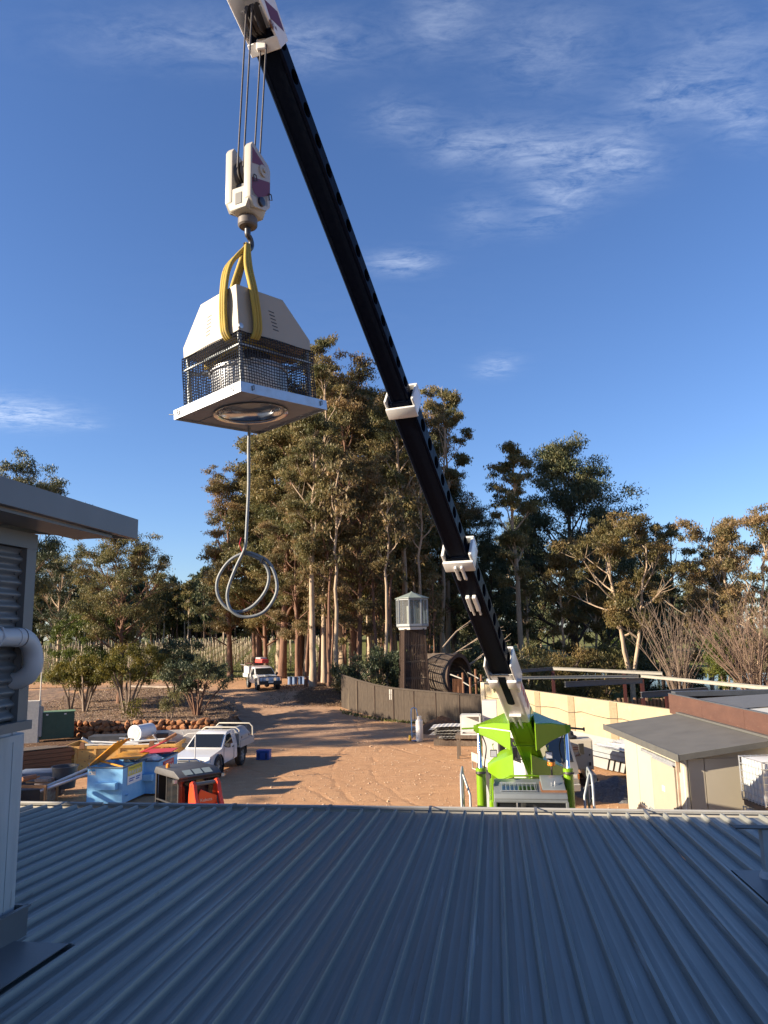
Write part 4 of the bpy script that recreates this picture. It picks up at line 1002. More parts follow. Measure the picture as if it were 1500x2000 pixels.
# ------------------------------------------------------------------ walls and sheds on the right
cream_wall = M('cream tilt up concrete', (.36, .295, .18), (.315, .255, .155), 1.6, .88, bump=.003, bscale=14, c3=(.42, .34, .22), s3=2.2, t3=.60, w3=.12)
A_, B_ = Vector((5.62, 43.0, 0)), Vector((10.40, 27.6, 0)); d_ = (B_ - A_); WL = d_.length; WR = math.atan2(d_.y, d_.x)
cw = thing('concrete_wall', 'long cream concrete panel wall with brown cover strips behind the crane', 'wall', A_, WR)
joints = [0, 3.1, 6.05, 9.15, 12.4, WL + 1.0]; pn = None
for a, b in zip(joints, joints[1:]):
    mb = MB(); mb.span((a + .008, -.10, -.6), (b - .008, .10, 2.62)); mb.build('wall_panel', cream_wall, cw, bevel=.008)
strip_m = M('brown exposed aggregate', (.27, .20, .12), (.20, .15, .09), 12, .9, bump=.004, bscale=40)
for j in joints[1:-1]:
    mb = MB(); mb.span((j - .27, -.125, -.4), (j + .27, -.103, 2.60)); mb.build('cover_strip', strip_m, cw)
mb = MB(); mb.span((-.50, -.16, -.5), (-.004, .16, 2.72)); mb.build('end_pillar', M('pale cream render', (.48, .41, .29), (.42, .36, .25), 2, .8), cw, bevel=.01)
mb = MB(); P = []
for a in range(0, 16): P += [Vector((a, -.135, 2.02 - .09 * math.sin(a * 1.9) ** 2 - .05 * (a % 3 == 0)))]
mb.tube(P, .011, 5); 
for p in P[::3]: mb.box(p, (.03, .03, .03))
mb.build('slack_cable', black_pl, cw)
mb = MB(); mb.span((4.0, -.135, 1.62), (4.7, -.104, 1.98)); mb.build('meter_box', galv_dull, cw)
# open steel roof frame behind the wall
sf = thing('steel_roof_frame', 'unfinished steel roof frame with white and dark beams on red posts behind the cream wall', 'steel frame', (0, 0, 0))
beam_w = M('cream beam paint', (.32, .305, .26), (.27, .255, .215), 3, .5); beam_d = M('dark beam paint', (.075, .08, .09), (.05, .055, .06), 3, .5); prim = M('red oxide primer', (.075, .018, .015), (.055, .015, .012), 4, .6)
def ibeam(p, q, w, h, mat, name='beam'):
    p, q = Vector(p), Vector(q); mb = MB(); d = (q - p).normalized(); s_ = d.cross(Vector((0, 0, 1))).normalized(); u_ = s_.cross(d)
    mb.bar(p + u_ * (h / 2 - .01), q + u_ * (h / 2 - .01), w, .02); mb.bar(p - u_ * (h / 2 - .01), q - u_ * (h / 2 - .01), w, .02); mb.bar(p, q, .018, h - .042)
    return mb.build(name, mat, sf)
ibeam((5.6, 40.2, 3.12), (13.6, 41.0, 3.02), .10, .15, beam_w); ibeam((13.7, 40.9, 3.04), (14.2, 27.5, 3.28), .10, .15, beam_w)
ibeam((5.8, 44.5, 3.14), (10.2, 46.6, 3.24), .12, .20, beam_d); ibeam((10.2, 46.5, 3.26), (15.8, 43.5, 3.0), .12, .18, beam_w)
ibeam((8.8, 37.6, 2.90), (13.55, 40.3, 2.83), .14, .26, beam_d); ibeam((10.4, 31.2, 2.86), (13.9, 33.0, 2.86), .14, .24, beam_d)
for x, y, t_ in ((13.62, 40.6, 2.9), (10.15, 46.4, 3.1), (11.9, 32.4, 2.7), (15.0, 48, 2.9)):
    mb = MB(); mb.span((x - .09, y - .075, -1.6), (x + .09, y - .055, t_)); mb.span((x - .09, y + .055, -1.6), (x + .09, y + .075, t_)); mb.span((x - .01, y - .053, -1.6), (x + .01, y + .053, t_)); mb.build('post', prim, sf)
# paling fence in the yard behind the wall
pf = thing('timber_screen', 'brown upright log screen seen behind the steel frame', 'screen', (13.0, 52, 0))
pl = None
for k in range(46):
    if pl is None: q = MB(); q.lathe([(.13, -2.2), (.12, 1.0), (.09, 1.04)], (0, 0, 0), 7); pl = q.build('log', M('brown logs', (.14, .085, .045), (.08, .05, .03), 4, .9, st=(5, 5, .8)), pf); o = pl
    else: o = copy_obj(pl, pf)
    o.location = (-4.6 + k * .29, .5 * math.sin(k * .2), rng.uniform(-.2, .15) - .2); o.rotation_euler = (rng.uniform(-.03, .03), rng.uniform(-.03, .03), k)

# cold room with its dark skillion roof
cr = thing('cold_room', 'cream insulated panel cold room with a sliding door and dark grey skillion roof', 'shed', (0, 0, 0))
panel = M('cream insulated panel', (.43, .392, .305), (.40, .362, .28), 1.2, .42, bump=.0008, bscale=5, c3=(.45, .38, .28), s3=5, t3=.71, rvar=.05)
X0, X1, Y0, Y1 = 7.46, 11.6, 19.55, 24.35
def zr(x): return 2.28 + (x - X0) * .13
ys = [Y0, 20.75, 21.95, 23.15, Y1]
for a, b in zip(ys, ys[1:]):
    mb = MB(); mb.span((X0, a + .012, 0), (X0 + .10, b - .012, 2.27)); mb.build('wall_panel', panel, cr)
xs = [X0 + .102, 7.98, 9.35, 10.6, X1]
for a, b in zip(xs, xs[1:]):
    mb = MB(); mb.span((a + .010, Y0 + .002, 0), (b - .010, Y0 + .10, 2.245)); mb.build('wall_panel', panel, cr)
mb = MB(); mb.prism([(X0 + .102, 2.25), (X1, 2.25), (X1, zr(X1) - .03), (X0 + .102, zr(X0) - .01)], 'y', Y0 + .02, Y0 + .10); mb.build('gable_infill', panel, cr)
mb = MB(); mb.span((X0 - .012, Y0 - .012, 0), (X0 + .05, Y0 - .001, 2.26)); mb.span((X0 - .012, Y0 - .001, 0), (X0 - .001, Y0 + .05, 2.26)); mb.build('corner_angle', M('off white trim', (.62, .59, .5), None, rough=.4), cr)
roofd = M('dark grey membrane roof', (.115, .112, .102), (.085, .083, .076), 1.4, .7, bump=.002, bscale=12, c3=(.45, .42, .36), s3=26, t3=.735, w3=.01)
mb = MB(); mb.prism([(X0 - .18, zr(X0 - .18) + .10), (9.86, zr(9.86) + .10), (9.86, zr(9.86) + .02), (X0 - .18, zr(X0 - .18) + .02)], 'y', Y0 - .16, Y1 + 1.5); mb.build('roof', roofd, cr)
fas = M('dark grey barge', (.10, .10, .092), (.08, .08, .075), 3, .45)
mb = MB(); mb.span((X0 - .215, Y0 - .20, zr(X0 - .2) - .05), (X0 - .182, Y1 + 1.5, zr(X0 - .2) + .135)); mb.build('gutter', fas, cr, bevel=.006)
mb = MB(); mb.prism([(X0 - .18, zr(X0 - .18) - .03), (12, zr(12) - .03), (12, zr(12) + .125), (X0 - .18, zr(X0 - .18) + .125)], 'y', Y0 - .195, Y0 - .162); mb.build('barge_board', fas, cr, bevel=.004)
mb = MB(); mb.span((9.70, Y0 - .1, zr(9.8) + .102), (9.845, Y1 + 1.4, zr(9.8) + .16)); mb.build('apron_flashing', fas, cr)
mb = MB(); mb.tube([(X0 - .10, Y0 - .05, 2.22), (X0 - .05, Y0 - .07, 2.16), (X0 + .02, Y0 - .07, 2.06), (X0 + .02, Y0 - .07, .0)], .045, 12); mb.build('downpipe', panel, cr, smooth=60)
# door, track, hardware on the left face
mb = MB(); mb.span((X0 + .02, Y0 + .12, .02), (X1, Y1 - .02, 2.2)); mb.build('inner_core', M('dark core', (.03, .03, .03), None, rough=.9), cr)
mb = MB(); mb.span((X0 - .105, 20.0, .08), (X0 - .02, 21.65, 1.96)); dr = mb.build('sliding_door', M('door panel cream', (.34, .305, .235), (.315, .28, .215), 1.5, .4), cr, bevel=.01)
mb = MB(); mb.span((X0 - .11, 20.72, 1.22), (X0 - .106, 20.93, 1.36)); mb.build('door_label', M('printed label', (.35, .36, .40), (.65, .66, .66), 60, .5), dr)
mb = MB(); mb.span((X0 - .13, 20.06, .5), (X0 - .107, 20.12, .95)); mb.build('handle', dark_steel, dr)
mb = MB(); mb.span((X0 - .10, 19.86, 2.01), (X0 - .02, 22.5, 2.09)); mb.span((X0 - .125, 20.0, 1.97), (X0 - .108, 21.5, 2.03)); mb.build('door_track', M('grey track', (.42, .44, .46), (.3, .31, .32), 6, .45, metal=.5), cr)
mb = MB(); mb.span((X0 - .10, 19.80, 1.9), (X0 - .02, 19.858, 2.14)); mb.span((X0 - .06, 19.90, 0), (X0 - .003, 19.96, 1.9)); mb.build('door_jamb', M('rust streaked jamb', (.45, .40, .33), (.3, .14, .07), 4, .7, st=(1, 1, .5)), cr)
mb = MB(); mb.span((X0 - .06, 20.2, .38), (X0 - .004, 23.0, .44)); mb.build('floor_guide', alloy, cr)
hrl = thing('entry_rail', 'bent grey tube handrail beside the cold room door', 'handrail', (X0 - .45, 20.4, 0))
mb = MB(); mb.tube([(0, .75, 0), (0, .75, .62), (0, .6, .78), (.02, .1, .74), (.1, -1.4, .22)], .022, 8); mb.tube([(0, .52, 0), (0, .52, .76)], .02, 8); mb.build('rail', galv_dull, hrl, smooth=60)

# rusty fascia building behind it
rb = thing('rusty_fascia_building', 'low building with speckled rust brown fascia and pale corrugated roof at the right edge', 'building', (0, 0, 0))
rustf = M('speckled rust fascia', (.070, .033, .024), (.095, .045, .031), 1.6, .62, st=(1, 1, 2.5), c3=(.50, .40, .30), s3=15, t3=.66, w3=.02, bump=.001, bscale=10)
yy = [26.75, 24.0, 21.2, 18.4, 15.4]
for a, b in zip(yy, yy[1:]):
    mb = MB(); mb.span((9.865, b + .004, 2.60), (9.90, a - .004, 3.26)); mb.build('fascia_panel', rustf, rb)
mb = MB(); mb.span((9.902, 26.70, 2.6), (16, 26.74, 3.24)); mb.build('end_fascia', rustf, rb)
mb = MB(); mb.span((9.86, 15.4, 3.262), (9.95, 26.76, 3.29)); mb.build('capping', beam_d, rb)
mb = MB(); mb.span((9.99, 15.4, 0), (18, 26.6, 2.75)); mb.build('wall', panel, rb)
pale_roof = M('pale corrugated roofing', (.5, .5, .46), (.45, .45, .41), 2, .45, metal=.1)
def corr(x0, x1, y0, y1, z0, z1, name, mat, pitch=.19):
    mb = MB(); n = int((y1 - y0) / pitch * 6)
    for i in range(n + 1):
        y = y0 + (y1 - y0) * i / n; h = .022 * math.sin(y / pitch * 2 * math.pi); mb.v += [(x0, y, z0 + h), (x1, y, z1 + h)]
    mb.f = [(2 * i, 2 * i + 1, 2 * i + 3, 2 * i + 2) for i in range(n)]
    return mb.build(name, mat, rb, smooth=60, recalc=False)
corr(10.2, 14.0, 15.4, 22.6, 3.10, 3.26, 'roof_sheet', pale_roof); corr(10.2, 14.0, 22.9, 26.2, 3.10, 3.27, 'roof_sheet', trim_m)
mb = MB(); mb.span((9.95, 26.3, 3.2), (16, 26.68, 3.36)); mb.build('roof_upstand', beam_d, rb)
mb = MB(); mb.span((9.92, 15.4, 3.06), (10.2, 26.3, 3.085)); mb.build('box_gutter', galv_dull, rb)

# two stacked caged water tanks
wp = M('white tank plastic', (.58, .59, .58), (.53, .54, .53), 3, .45)
def tote(z, label):
    t = thing('caged_water_tank', label, 'water tank', (9.15, 18.35, z), R(4), group='stacked caged water tanks')
    mb = MB(); mb.span((-.56, -.46, .16), (.56, .46, 1.12)); mb.build('tank', wp, t, bevel=.06, seg=2)
    mb = MB(); mb.lathe([(.11, 0), (.11, .05), (.06, .06)], (0, 0, 1.12), 14); mb.build('lid', M('teal cap', (.02, .35, .30), None, rough=.4), t)
    mb = MB()
    for z_ in (.17, .33, .49, .65, .81, .97, 1.13):
        for a, b in (((-.585, -.485), (.585, -.485)), ((.585, -.485), (.585, .485)), ((.585, .485), (-.585, .485)), ((-.585, .485), (-.585, -.485))): mb.bar((*a, z_), (*b, z_), .018)
    for k in range(9):
        x = -.585 + 1.17 * k / 8
        for y in (-.497, .497): mb.bar((x, y, .15), (x, y, 1.145), .018)
    for k in range(8):
        y = -.485 + .97 * k / 7
        for x in (-.597, .597): mb.bar((x, y, .15), (x, y, 1.145), .018)
    mb.build('cage', galv, t)
    mb = MB()
    for x in (-.50, 0, .50): mb.span((x - .07, -.48, 0), (x + .07, .48, .11))
    mb.span((-.6, -.49, .112), (.6, .49, .14)); mb.build('pallet', M('pallet base', (.20, .12, .06), (.05, .05, .05), 3, .7), t)
tote(.12, 'white caged water tank underneath, bottom of the stack by the cold room'); tote(1.29, 'white caged water tank with teal cap, top of the stack by the cold room')

# brush fence
FA, FB = Vector((-3.24, 53.6, .0)), Vector((5.75, 45.1, 0)); fd = FB - FA; FLn = fd.length
bf = thing('brushwood_fence', 'dark brown brushwood panel fence curving along the yard edge', 'fence', FA, math.atan2(fd.y, fd.x))
brush = M('brushwood', (.038, .028, .021), (.072, .054, .038), 22, .95, st=(1, 1, .12), bump=.012, bscale=30, c3=(.13, .10, .065), s3=2, t3=.60, w3=.15)
n = 7; fz0 = [T(*(FA + fd * (i / n)).xy) for i in range(n + 1)]
for i in range(n):
    a, b = FLn * i / n, FLn * (i + 1) / n; za, zb_ = fz0[i], fz0[i + 1]; ha = 2.14 - .05 * i; hb = ha - .05; off = .30 * math.sin(math.pi * i / n); off2 = .30 * math.sin(math.pi * (i + 1) / n)
    mb = MB(); m_ = 26; tp = []
    for k in range(m_ + 1):
        t = k / m_; x = a + .02 + (b - a - .04) * t; y = -(off + (off2 - off) * t); zz = za + (zb_ - za) * t; hh = ha + (hb - ha) * t + rng.uniform(-.035, .035)
        mb.v += [(x, y - .05 + rng.uniform(-.012, .012), zz - .3), (x, y - .05 + rng.uniform(-.02, .02), zz + hh), (x, y + .05, zz + hh), (x, y + .05, zz - .3)]
    for k in range(m_):
        for q in range(4): mb.f.append((k * 4 + q, k * 4 + (q + 1) % 4, (k + 1) * 4 + (q + 1) % 4, (k + 1) * 4 + q))
    mb.f += [(0, 3, 2, 1), (m_ * 4, m_ * 4 + 1, m_ * 4 + 2, m_ * 4 + 3)]
    mb.build('brush_panel', brush, bf, smooth=30)
    mb = MB(); mb.tube([(x_, -(off + (off2 - off) * ((x_ - a) / (b - a))), za + (zb_ - za) * ((x_ - a) / (b - a)) + ha + .02 + (hb - ha) * (x_ - a) / (b - a)) for x_ in np.linspace(a, b, 6)], .075, 8); mb.build('brush_capping', brush, bf, smooth=50)
    mb = MB(); mb.cyl((b, -off2 - .07, zb_ - .2), (b, -off2 - .07, zb_ + hb), .028, 8); mb.build('post', dark_timber, bf)
    if i in (2, 4):
        for q in (.55, 1.1, 1.6):
            mb = MB(); mb.bar((a, -off - .066, za + q), (b, -off2 - .066, zb_ + q), .012, .012); mb.build('tie_wire', dark_timber, bf)
ns = thing('notice_sign', 'small white notice with grey lines fixed to the brushwood fence', 'sign', (.22, 49.9, T(.2, 50) + 1.62), math.atan2(fd.y, fd.x))
mb = MB(); mb.span((-.14, -.02, -.33), (.14, 0, .33)); mb.build('board', white_paint, ns)
mb = MB()
for k in range(6): mb.span((-.09, -.024, .20 - k * .085), (.07 - .02 * (k % 3), -.021, .225 - k * .085))
mb.build('printed_lines', M('grey print', (.25, .25, .27), None, rough=.6), ns)

# lantern tower
lt = thing('lantern_tower', 'octagonal glazed lantern on a tapering tower of dark timber slats', 'tower', (1.86, 53.2, 0), R(10))
tz = T(1.86, 53.2)
slat = dark_timber; proto_slats = {}
def tri(z): return .93 - (z - 0) / 5.2 * .20               # half width of the square tower by height
for tier in range(5):
    z0, z1 = tz - .2 + tier * 1.12, tz - .2 + tier * 1.12 + 1.10
    for side in range(4):
        rot = Matrix.Rotation(R(90 * side), 3, 'Z'); nn = 11
        for k in range(nn):
            if tier < 1 and side > 1: continue
            u = -1 + 2 * (k + .5) / nn; a, b = tri(z0), tri(z1)
            mb = MB(); p = rot @ Vector((u * a * .96, -a, z0)); q = rot @ Vector((u * b * .96, -b, z1)); mb.bar(p, q, .055, .03, rot @ Vector((0, 1, 0))); mb.build('slat', slat, lt)
    mb = MB()
    for side in range(4):
        rot = Matrix.Rotation(R(90 * side), 3, 'Z'); a = tri(z1); mb.bar(rot @ Vector((-a, -a + .06, z1 - .05)), rot @ Vector((a, -a + .06, z1 - .05)), .06, .07)
    mb.build('ring_rail', grey_timber, lt)
mb = MB()
for sx in (-1, 1):
    for sy in (-1, 1): mb.bar((sx * tri(0), sy * tri(0), tz - .3), (sx * tri(5.4), sy * tri(5.4), tz + 5.3), .09)
mb.build('corner_post', dark_timber, lt)
LZ = tz + 5.38; l8 = M('grey lantern frame', (.27, .29, .30), (.22, .24, .25), 4, .5)
def octp(r, z, n=8, o=22.5): return [Vector((r * math.cos(R(o + 45 * k)), r * math.sin(R(o + 45 * k)), z)) for k in range(n)]
mb = MB(); mb.lathe([(.98, LZ - .06), (1.02, LZ + .05), (1.02, LZ + .12)], (0, 0, 0), 8, Matrix.Rotation(R(22.5), 3, 'Z')); mb.build('lower_plate', white_paint, lt, smooth=0)
mb = MB(); mb.lathe([(1.10, LZ + .12), (1.16, LZ + .20), (1.16, LZ + .34)], (0, 0, 0), 8, Matrix.Rotation(R(22.5), 3, 'Z')); mb.build('sill', l8, lt, smooth=0)
for k in range(8):
    a, b = octp(1.10, LZ + .34)[k], octp(1.10, LZ + .34)[(k + 1) % 8]; h = Vector((0, 0, 1.78))
    mb = MB(); mb.bar(a, a + h, .10); mb.build('mullion', l8, lt)
    mb = MB(); mb.bar(a + h * .985, b + h * .985, .08, .16); mb.build('head', l8, lt)
    e = (b - a).normalized() * .055; mid = (a + b) / 2; mb = MB(); mb.quad(a + e, b - e, b - e + h * .94, a + e + h * .94); pa = mb.build('pane', clear_glass, lt)
    mb = MB(); mb.bar(mid - (b - a) * .12, mid - (b - a) * .12 + h * .93, .03); mb.build('glazing_bar', l8, pa)
mb = MB(); mb.lathe([(.96, LZ + .345), (.96, LZ + .36)], (0, 0, 0), 8, Matrix.Rotation(R(22.5), 3, 'Z')); mb.build('floor', timber, lt)
mb = MB(); mb.lathe([(1.24, LZ + 2.12), (1.24, LZ + 2.17), (.10, LZ + 2.58), (.02, LZ + 2.66)], (0, 0, 0), 8, Matrix.Rotation(R(22.5), 3, 'Z')); mb.build('roof', M('green grey roof', (.20, .24, .21), (.16, .19, .17), 4, .5), lt, smooth=0)
mb = MB(); mb.cyl((-.25, -.1, LZ + .36), (-.25, -.1, LZ + 1.6), .16, 10); mb.build('lamp_drum', M('pale drum', (.55, .52, .42), (.45, .42, .33), 3, .7), lt)

# barrel tunnel of weathered staves
bt = thing('barrel_tunnel', 'huge lying barrel tunnel of silvered timber staves with an open end', 'play tunnel', (5.15, 54.0, 2.45), R(-38))
Rb, Lb = 1.58, 3.5; ns_ = 36
stave_m = M('weathered staves', (.15, .115, .085), (.065, .045, .033), 3.2, .9, st=(1.2, 1.2, 1.2), c3=(.25, .20, .15), s3=2.6, t3=.58, w3=.15, bump=.004, bscale=18)
for k in range(ns_):
    t = 2 * math.pi * (k + .5) / ns_
    for seg in range(3):
        xa, xb = -Lb + seg * Lb / 3 * 1.0 + .01, -Lb + (seg + 1) * Lb / 3 - .01
        mb = MB(); rr = Rb + (.0 if seg != 1 else .03) + rng.uniform(-.015, .02); c_ = Vector(((xa + xb) / 2, rr * math.cos(t), rr * math.sin(t)))
        mb.box(c_, (xb - xa, 2 * math.pi * Rb / ns_ * .94, .05), Matrix.Rotation(t - math.pi / 2, 3, 'X')); mb.build('stave', stave_m, bt)
for x in (-Lb + .03, -.08):
    mb = MB(); N = 40
    for k in range(N):
        t0, t1 = 2 * math.pi * k / N, 2 * math.pi * (k + 1) / N; P = []
        for t in (t0, t1):
            for rr in (Rb + .06, Rb - .20): P += [(x - .05, rr * math.cos(t), rr * math.sin(t)), (x + .09, rr * math.cos(t), rr * math.sin(t))]
        mb.add(P, [(0, 1, 5, 4), (2, 6, 7, 3), (0, 4, 6, 2), (1, 3, 7, 5)])
    mb.build('end_hoop', dark_timber, bt, smooth=40)
mb = MB(); mb.span((-Lb, -1.0, -1.22), (0, 1.0, -1.17)); [mb.span((x, y, -3.2), (x + .2, y + .2, -1.3)) for x in (-3.2, -.5) for y in (-.7, .5)]; mb.build('floor', dark_timber, bt)
# timber posts and white rails by its mouth
rp = thing('post_and_rail', 'short brown posts with pale slanting rails beside the barrel mouth', 'railing', (5.3, 52.2, .45))
for x, y, h in ((-.1, -.1, 2.35), (.35, -.5, 2.05), (.85, .5, 2.55), (-.35, .8, 2.2), (1.15, -.2, 2.2)):
    mb = MB(); mb.lathe([(.09, -.2), (.085, h), (.05, h + .03)], (x, y, 0), 10); mb.build('post', timber, rp)
for a, b in (((-.9, .5, 2.25), (-.1, -.15, 1.95)), ((-.1, -.2, 1.75), (.4, -.55, 1.45)), ((.3, .6, 2.35), (.85, .45, 2.05)), ((.85, .4, 2.05), (1.3, .1, 1.75))):
    mb = MB(); mb.bar(a, b, .07); mb.build('rail', beam_w, rp)
for k in range(7):
    mb = MB(); mb.bar((-.75 + k * .09, .42 - k * .09, .2), (-.75 + k * .09, .42 - k * .09, 1.95), .05); mb.build('baluster', timber, rp)

# gas cylinder on a trolley
gc = thing('gas_cylinder', 'dented white gas cylinder standing on a hand trolley in the yard', 'gas cylinder', (1.62, 39.95, T(1.6, 40)))
mb = MB(); mb.lathe([(.165, .0), (.185, .03), (.19, .10), (.19, .98), (.175, 1.06), (.11, 1.13), (.05, 1.15)], (0, 0, 0), 20); mb.build('body', white_paint, gc, smooth=50)
mb = MB(); mb.lathe([(.115, 1.12), (.12, 1.15), (.12, 1.27), (.105, 1.28)], (0, 0, 0), 16, cap=False); mb.build('collar', white_paint, gc)
mb = MB(); mb.cyl((0, 0, 1.14), (0, 0, 1.24), .03, 8); mb.build('valve', dark_steel, gc)
ht = thing('hand_trolley', 'blue hand trolley with yellow wheels leaning behind the white gas cylinder', 'trolley', (1.40, 40.12, T(1.4, 40.1)), R(12))
bl = M('trolley blue', (.05, .16, .36), None, rough=.4)
mb = MB()
for x in (-.17, .17): mb.tube([(x, 0, .12), (x, .10, 1.35), (x * .8, .16, 1.62)], .022, 8)
mb.tube([(-.136, .16, 1.62), (0, .18, 1.68), (.136, .16, 1.62)], .022, 8)
for z in (.35, .7, 1.05): mb.bar((-.17, .02 + z * .07, z), (.17, .02 + z * .07, z), .03)
mb.build('frame', bl, ht, smooth=60)
mb = MB(); mb.span((-.22, -.28, .03), (.22, .02, .05)); mb.build('toe_plate', bl, ht)
for x in (-.26, .26):
    mb = MB(); mb.lathe([(.05, -.04), (.14, -.04), (.15, 0), (.14, .04), (.05, .04)], (x, .10, .15), 16, AXX); mb.build('wheel', M('yellow wheel', (.62, .38, .04), None, rough=.5), ht)

# heap of mulch by the fence
mh = MB(); N = 26; r_ = random.Random(5)
for i in range(N + 1):
    for j in range(N + 1):
        x, y = (i / N * 2 - 1) * 1.7, (j / N * 2 - 1) * 1.3; d = math.hypot(x / 1.6, y / 1.2); h = .95 * max(0, 1 - d) ** .8
        mh.v.append((x, y, h + .10 * mnoise.noise(Vector((x * 3, y * 3, 1))) * (h > 0) - .03 + r_.uniform(-.03, .03) * (h > 0)))
mh.f = [(i * (N + 1) + j, (i + 1) * (N + 1) + j, (i + 1) * (N + 1) + j + 1, i * (N + 1) + j + 1) for i in range(N) for j in range(N)]
o = mh.build('mulch_heap', M('brown mulch', (.16, .075, .03), (.09, .045, .022), 9, .95, bump=.05, bscale=14), None, (3.1, 43.6, 0), smooth=25); tag(o, 'loose brown heap of mulch against the foot of the brushwood fence', 'mulch heap')
# grey gravel heap by the cold room
gh = MB()
for i in range(N + 1):
    for j in range(N + 1):
        x, y = (i / N * 2 - 1) * 1.5, (j / N * 2 - 1) * 1.5; d = math.hypot(x / 1.45, y / 1.45); h = .62 * max(0, 1 - d) ** .9
        gh.v.append((x, y, h - .02 + r_.uniform(-.035, .035) * (h > 0)))
gh.f = mh.f[:]
o = gh.build('gravel_heap', M('blue grey gravel', (.20, .20, .20), (.09, .09, .095), 14, .9, bump=.05, bscale=22), None, (7.75, 26.4, 0), smooth=15); tag(o, 'grey gravel heap beside the far corner of the cold room', 'gravel heap')

# stacked mesh sheets / white scaffold planks near the truck
ss = thing('stacked_sheets', 'pallet of loosely stacked white corrugated sheets lying behind the crane', 'sheet stack', (3.45, 38.6, 0), R(-14))
sh = M('white scrap sheet', (.60, .585, .55), (.42, .41, .39), 3, .6)
for k in range(9):
    mb = MB(); n = 22; L = 2.5 - rng.uniform(0, .5); Wd = 1.3; z = .38 + k * .062
    for i in range(n + 1):
        x = -L / 2 + L * i / n; b_ = .07 * (1 - (2 * i / n - 1) ** 2) * (k / 8)
        mb.v += [(x, -Wd / 2 + rng.uniform(-.02, .02), z + .02 * (i % 2) + b_), (x, Wd / 2, z + .02 * (i % 2) + b_)]
    mb.f = [(2 * i, 2 * i + 2, 2 * i + 3, 2 * i + 1) for i in range(n)]
    o = mb.build('corrugated_sheet', sh, ss, smooth=0, recalc=False); o.location = (rng.uniform(-.2, .2), rng.uniform(-.1, .1), 0); o.rotation_euler = (0, 0, rng.uniform(-.08, .08))
mb = MB()
for y in (-.5, 0, .5): mb.span((-1.1, y - .05, 0), (1.1, y + .05, .30))
mb.build('bearer', grey_timber, ss)

# boxes on a pallet rack behind the boom
pb = thing('loaded_pallet', 'timber pallet raised on bearers behind the boom foot', 'pallet', (4.05, 34.5, 0), R(-10))
mb = MB()
for k in range(6): mb.span((-1.0 + k * .36, -.55, 1.0), (-.72 + k * .36, .55, 1.03))
for y in (-.5, .5): mb.span((-1.0, y - .05, .88), (1.1, y + .05, .998))
for x in (-.9, 1.0):
    for y in (-.45, .45): mb.span((x - .05, y - .05, 0), (x + .05, y + .05, .878))
mb.build('deck', grey_timber, pb)
wf = thing('white_frame_box', 'open white metal frame box sitting on the pallet left of the boom', 'frame box', (3.72, 34.4, 1.035), R(-10))
mb = MB()
for x in (-.42, .42):
    for y in (-.35, .35): mb.bar((x, y, 0), (x, y, .85), .06)
for z in (.03, .82):
    for y in (-.35, .35): mb.bar((-.42, y, z), (.42, y, z), .06)
    for x in (-.42, .42): mb.bar((x, -.35, z), (x, .35, z), .06)
mb.build('frame', white_paint, wf)
mb = MB(); mb.span((-.40, .30, .05), (.40, .33, .80)); mb.span((-.40, -.33, .852), (.40, .33, .862)); mb.build('panel', white_paint, wf)
ap = thing('white_cabinet', 'tall white appliance cabinet on the pallet close behind the boom', 'cabinet', (4.62, 34.6, 1.035), R(-10))
mb = MB(); mb.span((-.32, -.32, 0), (.32, .32, 1.45)); mb.build('casing', white_paint, ap, bevel=.01)
mb = MB(); mb.span((-.25, -.328, .2), (.25, -.322, .7)); mb.build('grille', M('grille grey', (.3, .3, .3), None, rough=.5), ap)

# generator cabinet on steel bearers, with the cap lying on top
gb = thing('equipment_cabinet', 'cream steel equipment cabinet with a faded orange label on grey bearers', 'cabinet', (6.95, 28.6, .52), R(-6))
cabm = M('cream cabinet paint', (.46, .42, .34), (.42, .385, .31), 3, .5, c3=(.3, .2, .12), s3=9, t3=.72)
mb = MB(); mb.span((-.55, -.45, 0), (.55, .45, 1.05)); mb.build('casing', cabm, gb, bevel=.012)
mb = MB(); mb.span((-.5, -.458, .05), (.5, -.452, 1.0)); dd = mb.build('door', cabm, gb)
mb = MB(); mb.span((-.22, -.464, .62), (.10, -.459, .86)); lb_ = mb.build('label', M('faded orange label', (.58, .38, .20), (.62, .48, .30), 20, .6), dd)
mb = MB()
for k in range(2): mb.span((-.16, -.468, .76 - k * .07), (.05, -.465, .79 - k * .07))
mb.span((-.06, -.463, .50), (.10, -.46, .53)); mb.build('print', M('red brown print', (.30, .08, .04), None, rough=.6), dd)
mb = MB(); mb.box((.42, -.47, .52), (.04, .03, .06)); mb.box((.42, -.47, .2), (.07, .04, .12)); mb.build('latch', dark_steel, dd)
for x in (-.45, .32):
    t = thing('steel_bearer', 'grey box section bearer under the cabinet, ' + ('left one' if x < 0 else 'right one'), 'steel beam', (6.95 + x, 28.4, 0), R(-6), group='bearers under the cabinet')
    mb = MB(); mb.span((-.13, -1.3, .25), (.13, 1.0, .51)); mb.span((-.118, -1.31, .262), (.118, -1.302, .498)); mb.build('section', galv_dull, t)
    mb = MB(); mb.span((-.3, -.5, .0), (.3, -.35, .248)); mb.build('block', dark_timber, t); mb = MB(); mb.span((-.3, .5, 0), (.3, .65, .248)); mb.build('block', dark_timber, t)
hat = thing('black_bundle', 'rumpled black bundle lying on top of the cream cabinet', 'bundle', (6.72, 28.5, 1.58))
mb = MB(); mb.lathe([(.26, 0), (.28, .06), (.18, .12), (.15, .22), (.06, .27)], (0, 0, 0), 12); o = mb.build('cloth', black_rub, hat)
for v in o.data.vertices: v.co += Vector((.05, .05, .03)) * mnoise.noise(v.co * 9)
